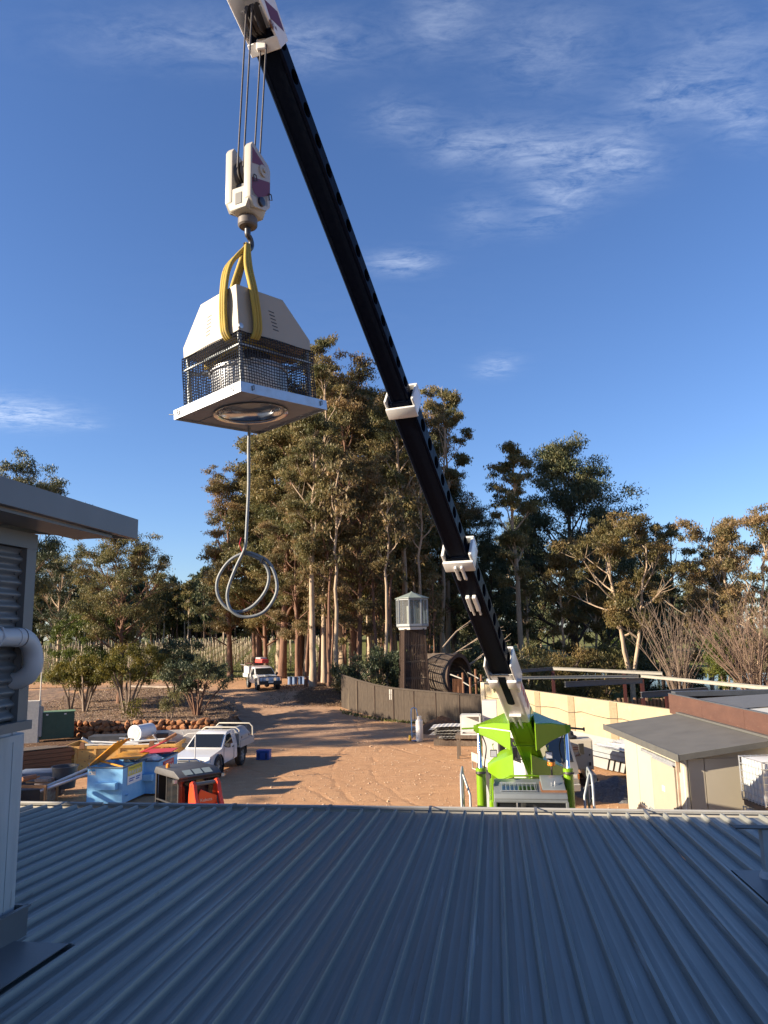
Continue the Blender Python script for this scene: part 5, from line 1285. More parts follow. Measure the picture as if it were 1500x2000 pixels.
# stacks of steel purlins along the wall
pu = thing('steel_purlins', 'stack of grey galvanised purlins lying on trestles along the cream wall', 'steel stack', (9.2, 30.2, 0), WR + R(3))
for k, (y, z, L, o_) in enumerate(((-.75, .62, 7.5, 0), (-.50, .62, 7.2, .2), (-.75, .80, 6.8, .4), (-.5, .80, 6.5, -.3), (-.22, .66, 7.0, .5))):
    mb = MB(); mb.span((-L / 2 + o_, y - .10, z), (L / 2 + o_, y + .10, z + .012)); mb.span((-L / 2 + o_, y - .10, z + .013), (L / 2 + o_, y - .088, z + .16)); mb.span((-L / 2 + o_, y + .088, z + .013), (L / 2 + o_, y + .1, z + .10)); mb.build('purlin', galv_dull, pu)
for x in (-2.2, 1.6):
    mb = MB(); mb.span((x - .05, -.9, 0), (x + .05, -.1, .61)); mb.build('trestle', dark_steel, pu)
ws = thing('roof_sheet_pack', 'pack of white roof sheets leaning on edge against the cream wall', 'sheet pack', (8.65, 32.6, 0), WR)
for k in range(4):
    mb = MB(); L = 5.6 - k * .5; mb.box((0, -.30 + -.10 * k, .62 - .05 * k), (L, .014, 1.15 - .12 * k), Matrix.Rotation(R(-16), 3, 'X')); mb.build('sheet', M('white sheet metal', (.33, .325, .31), (.28, .275, .26), 2, .4, metal=.2), ws)
fs_ = thing('flashing_offcuts', 'loose grey flashing offcuts on top of the purlin stack', 'offcuts', (9.15, 29.6, 1.0), WR)
for k in range(6):
    mb = MB(); L = rng.uniform(1.2, 2.2); mb.bar((-L / 2, 0, 0), (L / 2, 0, 0), .16, .006); mb.bar((-L / 2, .08, .04), (L / 2, .08, .04), .006, .08); o = mb.build('flashing', galv, fs_); o.location = (rng.uniform(-.3, .3), -.5 + k * .12, .02 + k * .035); o.rotation_euler = (rng.uniform(-.1, .1), rng.uniform(-.03, .03), rng.uniform(-.2, .2))
# upstanding sheet offcut
us = thing('steel_side_sheets', 'dark grey folded steel sheets standing on edge at the end of the wall', 'sheet pack', (9.35, 29.4, 0), WR)
for k in range(2):
    mb = MB(); mb.box((0, -.22 - .1 * k, .86), (2.1 - k * .5, .012, .62), Matrix.Rotation(R(-12), 3, 'X')); mb.build('sheet', trim_m, us)

# ------------------------------------------------------------------ vehicles
def wheel(parent, c, r, w, rim_mat, n=20):
    mb = MB(); ROT = Matrix.Rotation(R(90), 3, 'X')
    mb.lathe([(r * .62, -w / 2), (r * .94, -w / 2), (r, -w * .36), (r, w * .36), (r * .94, w / 2), (r * .62, w / 2)], (0, 0, 0), 28, ROT, cap=False)
    for k in range(24):
        q = Matrix.Rotation(2 * math.pi * k / 24, 3, 'Y'); mb.box(q @ Vector((r, 0, 0)), (.018, w * .66, .03), q)
    o = mb.build('tyre', black_rub, parent, loc=c, smooth=40)
    sd = 1 if c[1] > 0 else -1
    mb = MB(); mb.lathe([(r * .62, -w * .42), (r * .62, w * .42)], (0, 0, 0), 24, ROT, cap=False); mb.lathe([(r * .2, 0), (r * .2, .05), (r * .08, .055)], (0, sd * w * .30, 0), 12, Matrix.Rotation(R(-90 * sd), 3, 'X'))
    for k in range(6):
        q = Matrix.Rotation(2 * math.pi * k / 6, 3, 'Y'); mb.box(q @ Vector((r * .38, sd * w * .36, 0)), (r * .5, .03, r * .16), q)
    mb.build('rim', rim_mat, o); return o
def shell(name, parent, rows, mat, bevel=.0):
    """body from cross stations: each row (x, half-width, z) pairs running round the side view"""
    n = len(rows); mb = MB()
    mb.v = [(x, w, z) for x, w, z in rows] + [(x, -w, z) for x, w, z in rows]
    mb.f = [tuple(range(n)), tuple(reversed(range(n, 2 * n)))] + [(i + n, (i + 1) % n + n, (i + 1) % n, i) for i in range(n)]
    return mb.build(name, mat, parent, bevel=bevel, seg=2, smooth=30)
def side_quad(mb, pts, w_at, off=.006):
    for sg in (1, -1): mb.add([(x, sg * (w_at(z) + off), z) for x, z in pts], [tuple(range(len(pts)))])
def arch(x0, z0, r, a0=0, a1=180, n=8): return [(x0 + r * math.cos(R(a0 + (a1 - a0) * k / n)), z0 + r * math.sin(R(a0 + (a1 - a0) * k / n))) for k in range(n + 1)]
def ute_body(t, extra=False):
    """front half of a pickup: forward is +x, wheel centres at x = 1.5 and -1.5"""
    r = .43
    lower = [(2.42, .80, .45), (2.46, .80, .62), (2.42, .81, .78), (2.28, .80, .93), (1.0, .81, 1.07), (.86, .83, 1.08), (-.82, .83, 1.08), (-.82, .83, .48), (.95, .84, .45)]
    bot = [(x, .845, z) for x, z in [(1.5 - .50 * math.cos(R(a)), .43 + .50 * math.sin(R(a))) for a in (0, 22, 45, 68, 90, 112, 135, 158, 180)]]
    shell('body', t, lower[:-1] + [(.95, .845, .45)] + bot, car_white, .0)
    # cabin with raked screen and inward leaning sides
    wf = lambda z: .82 - (z - 1.08) * .26
    prof = [(1.02, 1.075), (.22, 1.60), (.02, 1.665), (-.55, 1.68), (-.78, 1.64), (-.85, 1.50), (-.83, 1.075)]
    shell('cabin', t, [(x, wf(z), z) for x, z in prof], car_white, .012)
    mb = MB(); wa, wb = wf(1.13) - .07, wf(1.58) - .06
    mb.quad((.965, -wa, 1.125), (.965, wa, 1.125), (.285, wb, 1.572), (.285, -wb, 1.572)); o = mb.build('windscreen', M('dark windscreen', (.012, .014, .016), None, rough=.05, spec=.6), t, recalc=False)
    o.location = (.010, 0, .012)
    ws_ = MB()
    for y in (-.25, .32): ws_.bar((.80, y - .2, 1.20), (.70, y + .35, 1.27), .015)
    ws_.build('wiper', black_pl, t)
    mb = MB(); side_quad(mb, [(.72, 1.14), (.23, 1.535), (-.02, 1.56), (-.28, 1.55), (-.34, 1.14)], wf); mb.build('side_window', car_glass, t, recalc=False)
    mb = MB(); side_quad(mb, [(-.42, 1.16), (-.40, 1.52), (-.62, 1.50), (-.66, 1.16)], wf, .007) if extra else None
    if extra: mb.build('rear_side_window', car_glass, t, recalc=False)
    mb = MB()                                             # door shut lines and handles
    for sg in (1, -1):
        for pts in (((.80, 1.06), (.84, .62)), ((.84, .62), (.72, .50)), ((-.40, 1.06), (-.40, .55)), ((-.40, .55), (-.30, .50))): mb.bar((pts[0][0], sg * .838, pts[0][1]), (pts[1][0], sg * .842, pts[1][1]), .012, .012)
    mb.build('door_gap', black_pl, t)
    for sg in (1, -1):
        mb = MB(); mb.box((-.26, sg * .848, 1.0), (.17, .03, .035)); mb.build('door_handle', black_pl, t)
        mb = MB(); mb.box((.72, sg * .98, 1.17), (.11, .20, .16)); mb.bar((.74, sg * .84, 1.12), (.73, sg * .92, 1.14), .04); mb.build('wing_mirror', black_pl, t, bevel=.02)
        h = MB(); h.prism([(2.18, .70), (2.40, .68), (2.40, .80), (2.26, .87), (2.05, .88)], 'y', sg * .50, sg * .815) ; h.build('headlight', lamp_glass, t, bevel=.015)
    for x in (1.5, -1.5):
        for sg in (1, -1): wheel(t, (x, sg * .74, r), r, .25, galv_dull)
    mb = MB(); mb.span((-2.4, -.42, .50), (1.9, .42, .68)); mb.cyl((1.5, -.7, .43), (1.5, .7, .43), .06); mb.cyl((-1.5, -.7, .43), (-1.5, .7, .43), .08); mb.build('chassis', dark_steel, t)
    for sg in (1, -1): mb = MB(); mb.lathe([(.505, -.12), (.505, .0)], (1.5, sg * .80, .43), 20, Matrix.Rotation(R(90), 3, 'X'), cap=False); mb.build('arch_liner', black_pl, t)
    for y in (-.36, .36):
        mb = MB(); mb.span((-.62, y - .22, 1.0), (-.5, y + .22, 1.45)); mb.box((-.53, y, 1.52), (.08, .22, .14)); mb.build('seat', M('beige seat cover', (.45, .42, .36), None, rough=.9), t, bevel=.03)
u1 = thing('tray_utility', 'white single cab utility with grey tray toolboxes parked by the blue bins', 'pickup', (-7.45, 32.45, T(-7.4, 32.4)), R(-98.5)); u1.scale = (.97, .97, .97)
ute_body(u1)
mb = MB(); mb.span((2.425, -.50, .68), (2.455, .50, .84)); g_ = mb.build('grille', M('grille dark', (.03, .03, .03), None, rough=.5), u1)
mb = MB()
for z in (.70, .76, .82): mb.span((2.456, -.49, z - .012), (2.468, .49, z + .012))
mb.build('grille_bar', alloy, g_)
mb = MB()                                                  # three diamonds on the nose
for a in (90, 210, 330):
    d = Vector((0, math.cos(R(a)), math.sin(R(a)))); s_ = Vector((0, -d.z, d.y)); o_ = Vector((2.472, 0, .76))
    mb.add([o_, o_ + d * .045 + s_ * .026, o_ + d * .09, o_ + d * .045 - s_ * .026], [(0, 1, 2, 3)])
mb.build('emblem', chrome, u1, recalc=False)
mb = MB(); mb.span((2.40, -.82, .42), (2.56, .82, .64)); mb.build('bumper', car_white, u1, bevel=.05, seg=2)
mb = MB(); mb.span((2.562, -.42, .46), (2.575, .42, .57)); mb.build('air_intake', black_pl, u1)
mb = MB(); mb.tube([(2.60, -.52, .50), (2.62, -.50, .84), (2.62, -.36, .90), (2.62, .36, .90), (2.62, .50, .84), (2.60, .52, .50)], .032, 8); mb.build('nudge_bar', chrome, u1, smooth=60)
mb = MB(); mb.tube([(2.60, .30, .9), (2.60, .30, 1.90)], .022, 8); mb.tube([(2.60, .52, 1.93), (2.60, -.02, 1.90), (2.58, -.22, 1.78), (2.58, -.26, 1.98)], .014, 8); mb.build('aerial', white_paint, u1)
# tray
mb = MB(); mb.span((-2.75, -.93, .86), (-.92, .93, .92)); mb.build('tray_floor', alloy, u1)
for sg in (1, -1):
    for a, b in ((-.94, -1.2), (-1.21, -1.9), (-1.91, -2.75)):
        mb = MB(); mb.span((a, sg * .93, .84), (b, sg * .965, 1.14)); mb.build('side_board', M('faded grey tray side', (.44, .41, .37), (.36, .335, .30), 4, .6), u1, bevel=.008)
mb = MB(); mb.span((-2.78, -.96, .84), (-2.752, .96, 1.14)); mb.build('tailboard', alloy, u1)
for sg in (1, -1):
    mb = MB(); mb.prism([(sg * .92, 1.0), (sg * .92, 1.34), (sg * .62, 1.66), (sg * .40, 1.66), (sg * .40, 1.0)], 'x', -.97, -2.25); tb = mb.build('tool_box', M('grey tool box', (.40, .40, .40), (.33, .33, .33), 2, .42, metal=.3), u1, bevel=.012)
    mb = MB()
    for x in (-1.15, -2.1): mb.box((x, sg * .925, 1.26), (.06, .02, .09))
    mb.build('latch', dark_steel, tb)
mb = MB(); mb.tube([(-.93, -.90, .92), (-.93, -.88, 1.60), (-.93, -.70, 1.72), (-.93, .70, 1.72), (-.93, .88, 1.60), (-.93, .90, .92)], .035, 8); mb.bar((-.93, -.8, 1.45), (-.93, .8, 1.45), .04)
mb.build('headboard', M('cream steel rack', (.55, .50, .40), (.48, .44, .35), 4, .5), u1)
mb = MB(); mb.tube([(-2.70, -.92, .92), (-2.70, -.90, 1.55), (-2.70, -.74, 1.70), (-2.70, .74, 1.70), (-2.70, .90, 1.55), (-2.70, .92, .92)], .035, 8); mb.build('rear_rack', M('cream steel rack', (.5, .5, .4)), u1, smooth=60)
for sg in (1, -1):
    mb = MB(); mb.span((-1.05, sg * .70, .5), (-1.08, sg * .90, .85)); mb.span((-1.95, sg * .62, .45), (-1.98, sg * .88, .85)); mb.build('mudguard', black_pl, u1)

u2 = thing('canopy_utility', 'white utility with black bull bar and red bag on its roof rack by the vineyard', 'pickup', (-9.9, 59.95, T(-9.9, 60) + .02), R(-67))
ute_body(u2, True)
mb = MB(); mb.prism([(2.42, .42), (2.72, .44), (2.74, .66), (2.62, .70), (2.42, .70)], 'y', -.86, .86); mb.tube([(2.70, -.62, .6), (2.72, -.60, 1.02), (2.72, .60, 1.02), (2.70, .62, .6)], .035, 8); mb.tube([(2.66, -.84, .62), (2.60, -.84, .98), (2.60, -.60, 1.0)], .03, 8); mb.tube([(2.66, .84, .62), (2.60, .84, .98), (2.60, .60, 1.0)], .03, 8); mb.build('bull_bar', black_pl, u2)
for y in (-.30, .30):
    mb = MB(); mb.lathe([(.06, -.03), (.115, .02), (.115, .05)], (2.74, y, .83), 16, Matrix.Rotation(R(90), 3, 'Y')); mb.build('spotlight', lamp_glass, u2)
mb = MB(); mb.span((2.745, -.20, .58), (2.755, .20, .68)); mb.build('number_plate', white_paint, u2)
mb = MB(); mb.span((1.28, -.20, 1.065), (1.55, .20, 1.10)); sc_ = mb.build('bonnet_scoop', car_white, u2, bevel=.02); mb = MB(); mb.span((1.552, -.15, 1.075), (1.556, .15, 1.095)); mb.build('scoop_mouth', black_pl, sc_)
mb = MB(); mb.span((-2.8, -.92, .86), (-.92, .92, .92)); mb.build('tray_floor', alloy, u2)
for sg in (1, -1):
    mb = MB(); mb.span((-2.8, sg * .92, .84), (-.93, sg * .95, 1.12)); mb.build('side_board', car_white, u2)
mb = MB(); mb.span((-2.65, -.90, 1.125), (-.97, .90, 1.70)); mb.build('canopy', car_white, u2, bevel=.02)
mb = MB(); mb.box((-1.8, -.98, 1.74), (1.7, .45, .025), Matrix.Rotation(R(-24), 3, 'X')); mb.build('canopy_flap', alloy, u2)
mb = MB()
for y in (-.75, .75): mb.tube([(-2.7, y, 1.1), (-2.7, y, 1.92), (-.3, y, 1.92)], .025, 6)
for x in (-2.6, -1.8, -1.0, -.4): mb.bar((x, -.75, 1.93), (x, .75, 1.93), .03)
for y in (-.75, .75): mb.bar((-.9, y, .95), (-.9, y, 1.92), .035)
mb.build('roof_rack', M('dark red rack', (.10, .03, .025), None, rough=.6), u2)
for i, (x, y, L, h, mt_, nm, lab) in enumerate(((-1.2, .25, 1.5, .30, M('red canvas', (.60, .05, .03), (.5, .04, .03), 4, .7), 'red_bag', 'long red canvas bag lying on the roof rack of the far white utility'), (-1.35, .22, 1.1, .14, M('grey tarp', (.20, .20, .21), (.4, .4, .4), 6, .7), 'grey_tarp', 'folded grey tarp on top of the red bag'))):
    b = thing(nm, lab, nm.split('_')[1], u2.matrix_basis @ Vector((x, y, 1.95 if i == 0 else 2.25)) if False else (Matrix.Translation(u2.location) @ Matrix.Rotation(R(-67), 4, 'Z')) @ Vector((x, y, 1.945 if i == 0 else 2.246)), R(-67 + 8))
    mb = MB(); mb.box((0, 0, h / 2), (L, .62 if i == 0 else .56, h)); o = mb.build('cover', mt_, b, bevel=.09 if i == 0 else .04, seg=2)
    for v in o.data.vertices: v.co += Vector((.02, .03, .03 if v.co.z > h * .3 else 0)) * mnoise.noise(v.co * 4 + Vector((i * 5, 0, 0)))

# flat tray truck behind the crane, facing right
tk = thing('flat_tray_truck', 'white cab-over truck with flat tray and grey box standing behind the crane', 'truck', (4.95, 25.6, 0), R(-76))
tw = M('truck cab white', (.5, .49, .45), (.44, .43, .39), 3, .35, c3=(.3, .25, .18), s3=7, t3=.72)
wft = lambda z: .93 - max(0, z - 1.25) * .10
profile = [(.98, .55), (1.02, .80), (1.0, 1.15), (.93, 1.30), (.62, 2.12), (.50, 2.22), (-.62, 2.22), (-.68, 2.1), (-.68, .55)]
shell('cab', tk, [(x, wft(z), z) for x, z in profile], tw, .03)
mb = MB(); mb.quad((.937, -.80, 1.335), (.937, .80, 1.335), (.665, .74, 2.07), (.665, -.74, 2.07)); o = mb.build('windscreen', M('blue dark windscreen', (.012, .02, .035), None, rough=.04, spec=.7), tk, recalc=False); o.location = (.014, 0, .004)
mb = MB(); side_quad(mb, [(.72, 1.36), (.46, 2.04), (-.30, 2.04), (-.32, 1.36)], wft); mb.build('side_window', car_glass, tk, recalc=False)
for sg in (1, -1):
    mb = MB(); mb.span((1.005, sg * .56, .80), (1.03, sg * .86, .97)); mb.build('headlight', lamp_glass, tk, bevel=.01)
    mb = MB(); mb.span((.92, sg * .872, .80), (1.02, sg * .94, .97)); mb.build('indicator', amber, tk, bevel=.01)
    mb = MB(); mb.box((.80, sg * 1.17, 1.70), (.06, .18, .34)); mb.tube([(.85, sg * .92, 1.5), (.84, sg * 1.12, 1.5), (.82, sg * 1.15, 1.58)], .018, 6); mb.build('wing_mirror', black_pl, tk, bevel=.02)
mb = MB(); mb.span((1.02, -.92, .46), (1.10, .92, .68)); mb.build('bumper', tw, tk, bevel=.02)
mb = MB(); mb.span((1.004, -.5, .82), (1.03, .5, .96)); mb.build('grille', black_pl, tk)
mb = MB(); mb.span((-3.4, -.4, .5), (.6, .4, .68)); mb.build('chassis', dark_steel, tk)
mb = MB(); mb.span((-3.5, -1.02, .88), (-.85, 1.02, .96)); mb.build('tray_floor', alloy, tk)
for sg in (1, -1):
    mb = MB(); mb.span((-3.5, sg * 1.02, .82), (-.85, sg * 1.055, 1.12)); mb.build('side_board', M('cream tray side', (.42, .39, .33), (.36, .33, .27), 4, .6), tk)
    mb = MB()
    for k in range(6): mb.bar((-3.45 + k * .5, sg * 1.04, .55), (-3.45 + k * .5, sg * 1.04, .82), .03)
    mb.bar((-3.5, sg * 1.04, .55), (-1.0, sg * 1.04, .55), .03); mb.build('rope_rail', M('cream tray side', (.5, .5, .5)), tk)
mb = MB(); mb.span((-2.45, -1.0, .965), (-1.0, 1.0, 1.95)); mb.build('tray_box', M('dull grey panel box', (.30, .295, .275), (.26, .25, .235), 2, .5, c3=(.25, .18, .12), s3=8, t3=.7), tk, bevel=.01)
mb = MB(); mb.span((-1.0, -.98, .965), (-.90, .98, 2.0)); mb.build('headboard', dark_steel, tk)
for x in (.25, -2.4):
    for sg in (1, -1): wheel(tk, (x, sg * .82, .40), .40, .24, white_paint)
mb = MB(); mb.box((.62, .35, 1.36), (.10, .45, .12)); mb.build('dashboard_clutter', M('blue cloth', (.05, .25, .45), (.5, .5, .5), 9, .8), tk)

# ------------------------------------------------------------------ loader by the gutter
tr = thing('compact_loader', 'compact tractor with black glazed cab and orange red loader arm beyond the gutter', 'tractor', (-5.62, 21.6, 0), R(-49)); tr.scale = (.88, .88, .88)
roofg = M('charcoal cab roof', (.05, .05, .054), (.075, .075, .075), 4, .5)
mb = MB(); mb.prism([(.80, 2.02), (.84, 2.08), (.45, 2.24), (-.85, 2.24), (-.95, 2.10), (-.95, 2.02)], 'y', -.72, .72); mb.build('cab_roof', roofg, tr, bevel=.04, seg=2)
mb = MB()
for k in range(3): mb.quad((.76, -.48 + k * .33, 2.125), (.76, -.20 + k * .33, 2.125), (.50, -.20 + k * .33, 2.232), (.50, -.48 + k * .33, 2.232))
mb.build('roof_vent', M('grey green panel', (.30, .34, .30), None, rough=.4), tr, recalc=False)
mb = MB()
for x in (.72, -.85):
    for y in (-.66, .66): mb.bar((x, y, .7), (x, y, 2.03), .07)
for y in (-.66, .66): mb.bar((-.1, y, .7), (-.1, y, 2.03), .05); mb.bar((.72, y, 1.25), (-.85, y, 1.25), .05)
mb.bar((.74, -.66, 1.98), (.74, .66, 1.98), .07); mb.build('cab_frame', black_pl, tr, bevel=.01)
mb = MB(); mb.quad((.735, -.62, .8), (.735, .62, .8), (.735, .62, 1.95), (.735, -.62, 1.95)); mb.build('windscreen', car_glass, tr, recalc=False)
for y in (-.67, .67):
    mb = MB(); mb.quad((.68, y, .8), (-.06, y, .8), (-.06, y, 1.98), (.68, y, 1.98)); mb.build('side_window', car_glass, tr, recalc=False)
mb = MB(); mb.span((-.85, -.63, .6), (.7, .63, .78)); mb.span((-.6, -.3, .78), (-.2, .3, 1.1)); mb.span((-.6, -.3, 1.1), (-.48, .3, 1.7)); mb.build('seat', black_rub, tr)
mb = MB(); mb.span((-.87, -.6, .8), (-.84, .6, 1.98)); mb.build('rear_panel', black_pl, tr)
for y in (-.80, .80):
    mb = MB(); mb.box((.72, y, 1.98), (.10, .13, .13)); l = mb.build('work_lamp', black_pl, tr, bevel=.02); mb = MB(); mb.box((.775, y, 1.98), (.01, .10, .10)); mb.build('lens', lamp_glass, l)
mb = MB(); mb.lathe([(.06, 0), (.065, .02), (.06, .10), (.03, .13)], (-.3, -.55, 2.24), 12); mb.build('beacon', amber, tr)
mb = MB(); mb.span((.78, -.36, .62), (1.55, .36, 1.10)); mb.build('bonnet', orange_red, tr, bevel=.05, seg=2)
for y in (-.40, .40):
    mb = MB(); arm = [(.92, .75), (.96, 1.55), (1.02, 1.92), (1.14, 1.99), (1.26, 1.90), (1.40, 1.50), (1.75, .90), (1.95, .55), (1.85, .42), (1.55, .82), (1.22, 1.25), (1.15, .75)]
    mb.prism(arm, 'y', y - .06, y + .06); mb.build('loader_arm', orange_red, tr, bevel=.012)
    mb = MB(); mb.cyl((1.04, y * .80, 1.15), (1.30, y * .80, 1.5), .045, 10); mb.cyl((1.30, y * .80, 1.5), (1.5, y * .80, 1.05), .03, 10); mb.build('ram', M('dark ram', (.06, .06, .06), None, rough=.3), tr)
mb = MB(); mb.cyl((1.12, -.46, 1.88), (1.12, .46, 1.88), .06, 14); mb.build('cross_tube', M('grey tube', (.12, .13, .13), None, rough=.45), tr)
mb = MB(); mb.prism([(.95, 1.05), (1.0, 1.30), (1.10, 1.52), (1.2, 1.30), (1.3, 1.05)], 'y', -.02, .30) if False else mb.prism([(-.32, .90), (-.31, 1.62), (-.24, 1.76), (.05, 1.62), (.30, 1.52), (.32, 1.28), (.10, 1.28), (.0, .90)], 'x', 1.30, 1.34); mb.build('side_panel', orange_red, tr, bevel=.01)
text_mesh('brand_lettering', 'Kubota', .135, white_paint, tr, (1.343, -.06, 1.44), (R(90), 0, R(90)))
mb = MB(); mb.span((1.7, -.75, .12), (1.75, .75, .6)); mb.span((1.75, -.75, .12), (2.2, .75, .16)); mb.build('bucket', orange_red, tr)
for x, rr, w in ((-.45, .58, .34), (1.25, .36, .24)):
    for y in (-.70, .70): wheel(tr, (x, y, rr), rr, w, orange_red)

# ------------------------------------------------------------------ bins, skip and scrap on the left
def blue_bin(t, L, Wd, H):
    """local: near right corner at the origin, front runs to -x, right side runs to +y"""
    mb = MB(); e = .05
    def wall_(a, b, z0, z1, th=.03):
        mb.span((min(a[0], b[0]), min(a[1], b[1]), z0), (max(a[0], b[0]), max(a[1], b[1]), z1))
    mb.span((-Wd, 0, .08), (0, .03, H)); mb.span((-Wd, L - .03, .08), (0, L, H)); mb.span((-Wd, .031, .08), (-Wd + .03, L - .031, H)); mb.span((-.03, .031, .08), (0, L - .031, H)); mb.span((-Wd + .031, .031, .08), (-.031, L - .031, .12))
    mb.build('tub', blue_paint, t)
    mb = MB()
    for a, b in (((-Wd - .02, -.012), (.02, -.012)), ((-Wd - .02, L + .012), (.02, L + .012)), ((-Wd - .012, .01), (-Wd - .012, L - .01)), ((.012, .01), (.012, L - .01))): mb.bar((*a, H - .012), (*b, H - .012), .045, .05)
    mb.build('rim', M('dark blue rim', (.06, .14, .24), (.09, .10, .10), 7, .6), t, bevel=.006)
    mb = MB(); mb.span((-Wd * .70, -.20, .55), (-Wd * .12, -.004, .78)); mb.build('lift_pocket', blue_paint, t, bevel=.008)
    mb = MB(); mb.span((.004, L * .12, .3), (.10, L * .18, .34)); mb.build('side_hook', blue_paint, t)
    for x in (-Wd + .15, -.15):
        for y in (.15, L - .15):
            mb = MB(); mb.cyl((x - .03, y, .06), (x + .03, y, .06), .06, 12); mb.build('castor', black_rub, t)
b1 = thing('blue_waste_bin', 'blue front lift bin with yellow lids propped open and a yellow recycling sign', 'waste bin', (-8.99, 26.05, 0), R(-8.5))
blue_bin(b1, 1.85, 1.28, 1.26)
def lid(t, name, pts, mat, th=.035):
    mb = MB(); n = len(pts); up = (Vector(pts[1]) - Vector(pts[0])).cross(Vector(pts[2]) - Vector(pts[0])).normalized() * th
    mb.add([Vector(p) for p in pts] + [Vector(p) + up for p in pts], [tuple(range(n)), tuple(reversed(range(n, 2 * n)))] + [(i, (i + 1) % n, (i + 1) % n + n, i + n) for i in range(n)])
    for k in (.25, .5, .75): mb.bar(Vector(pts[0]).lerp(Vector(pts[1]), k) - up * .4, Vector(pts[3]).lerp(Vector(pts[2]), k) - up * .4, .035, .02)
    return mb.build(name, mat, t, bevel=.008)
lid(b1, 'open_lid', [(-1.30, .02, 1.30), (-1.30, .95, 1.30), (-.30, 1.0, 2.10), (-.36, .02, 2.05)], yellow_lid)['label'] = 'yellow lid standing open, tilted up'
lid(b1, 'sagging_lid', [(-1.0, 1.0, 1.34), (.03, .98, 1.36), (.04, 1.86, 1.44), (-1.0, 1.86, 1.46)], yellow_lid)
mb = MB(); mb.box((-.52, .22, 1.33), (.95, .05, .05), Matrix.Rotation(R(-12), 3, 'Z') @ Matrix.Rotation(R(9), 3, 'Y')); mb.build('lid_bar', yellow_lid, b1)
mb = MB(); mb.tube([(-1.24, -.02, 1.40), (-1.15, -.05, 1.22), (-1.05, -.03, 1.05)], .012, 6); mb.build('chain', galv_dull, b1)
sg_ = MB(); sg_.span((.016, .30, .62), (.022, 1.36, 1.225)); sb = sg_.build('sign', M('white sign face', (.78, .78, .76), None, rough=.4), b1)
mb = MB(); mb.span((.0225, .32, .90), (.024, 1.34, 1.215)); mb.build('yellow_field', M('sign yellow', (.62, .55, .05), None, rough=.4), sb)
for k in range(5):
    mb = MB(); mb.cyl((.0245, .44 + k * .19, 1.0), (.0265, .44 + k * .19, 1.0), .075, 16); mb.build('round_picture', M('sign picture', (.75, .74, .66), (.35, .34, .2), 18, .5), sb)
text_mesh('sign_heading', 'Commingled Recycling', .092, M('sign blue', (.03, .05, .12), None, rough=.5), sb, (.0245, .83, 1.15), (R(90), 0, R(90)))
text_mesh('sign_text', 'CLEANAWAY  1300', .085, M('sign blue text', (.04, .12, .40), None, rough=.5), sb, (.023, .83, .77), (R(90), 0, R(90))) if False else None
mb = MB()
for a, b, z in ((.42, .82, .80), (.90, 1.22, .80), (.42, .72, .73), (.90, 1.15, .73)): mb.span((.0225, a, z - .022), (.0235, b, z + .018))
mb.build('small_print', M('sign blue text', (.04, .12, .40), None, rough=.5), sb)
sk = MB(); sk.span((-1.23, -.008, 1.0), (-.98, -.004, 1.20)); s2 = sk.build('sticker', white_paint, b1); mb = MB(); mb.span((-1.22, -.011, 1.12), (-.99, -.009, 1.19)); mb.span((-1.2, -.011, 1.03), (-1.15, -.009, 1.08)); mb.build('sticker_print', M('sticker blue', (.05, .28, .55), None, rough=.5), s2)
b2 = thing('blue_waste_bin', 'blue front lift bin with red lids and a red general waste sign', 'waste bin', (-8.26, 27.62, 0), R(-4))
blue_bin(b2, 1.95, 1.28, 1.21)
lid(b2, 'open_lid', [(-1.3, .1, 1.26), (-1.3, 1.0, 1.26), (-.02, 1.05, 1.80), (-.05, .1, 1.76)], red_lid); lid(b2, 'closed_lid', [(-1.25, 1.06, 1.24), (.03, 1.06, 1.30), (.03, 1.96, 1.34), (-1.25, 1.96, 1.30)], red_lid)
sg_ = MB(); sg_.span((.016, .42, .70), (.022, 1.50, 1.10)); sb = sg_.build('sign', M('sign red', (.50, .03, .05), None, rough=.4), b2)
for k in range(5):
    mb = MB(); mb.cyl((.0225, .56 + k * .20, .84), (.0245, .56 + k * .20, .84), .08, 16); mb.build('round_picture', M('sign picture', (.75, .74, .66)), sb)
text_mesh('sign_heading', 'General Waste', .12, white_paint, sb, (.0225, .96, 1.02), (R(90), 0, R(90)))
wb = thing('white_bag', 'crumpled white plastic bag bulging out of the bin with red lids', 'bag', (-8.75, 27.95, 1.2)); bm = bmesh.new(); bmesh.ops.create_icosphere(bm, subdivisions=3, radius=.5)
for v in bm.verts: v.co = Vector((v.co.x * .95, v.co.y * .5, v.co.z * .42)) * (1 + .35 * mnoise.noise(v.co * 4))
me = bpy.data.meshes.new('plastic'); bm.to_mesh(me); bm.free(); me.materials.append(M('white film', (.70, .71, .70), (.6, .6, .6), 6, .4)); o = link(bpy.data.objects.new('plastic', me), wb)

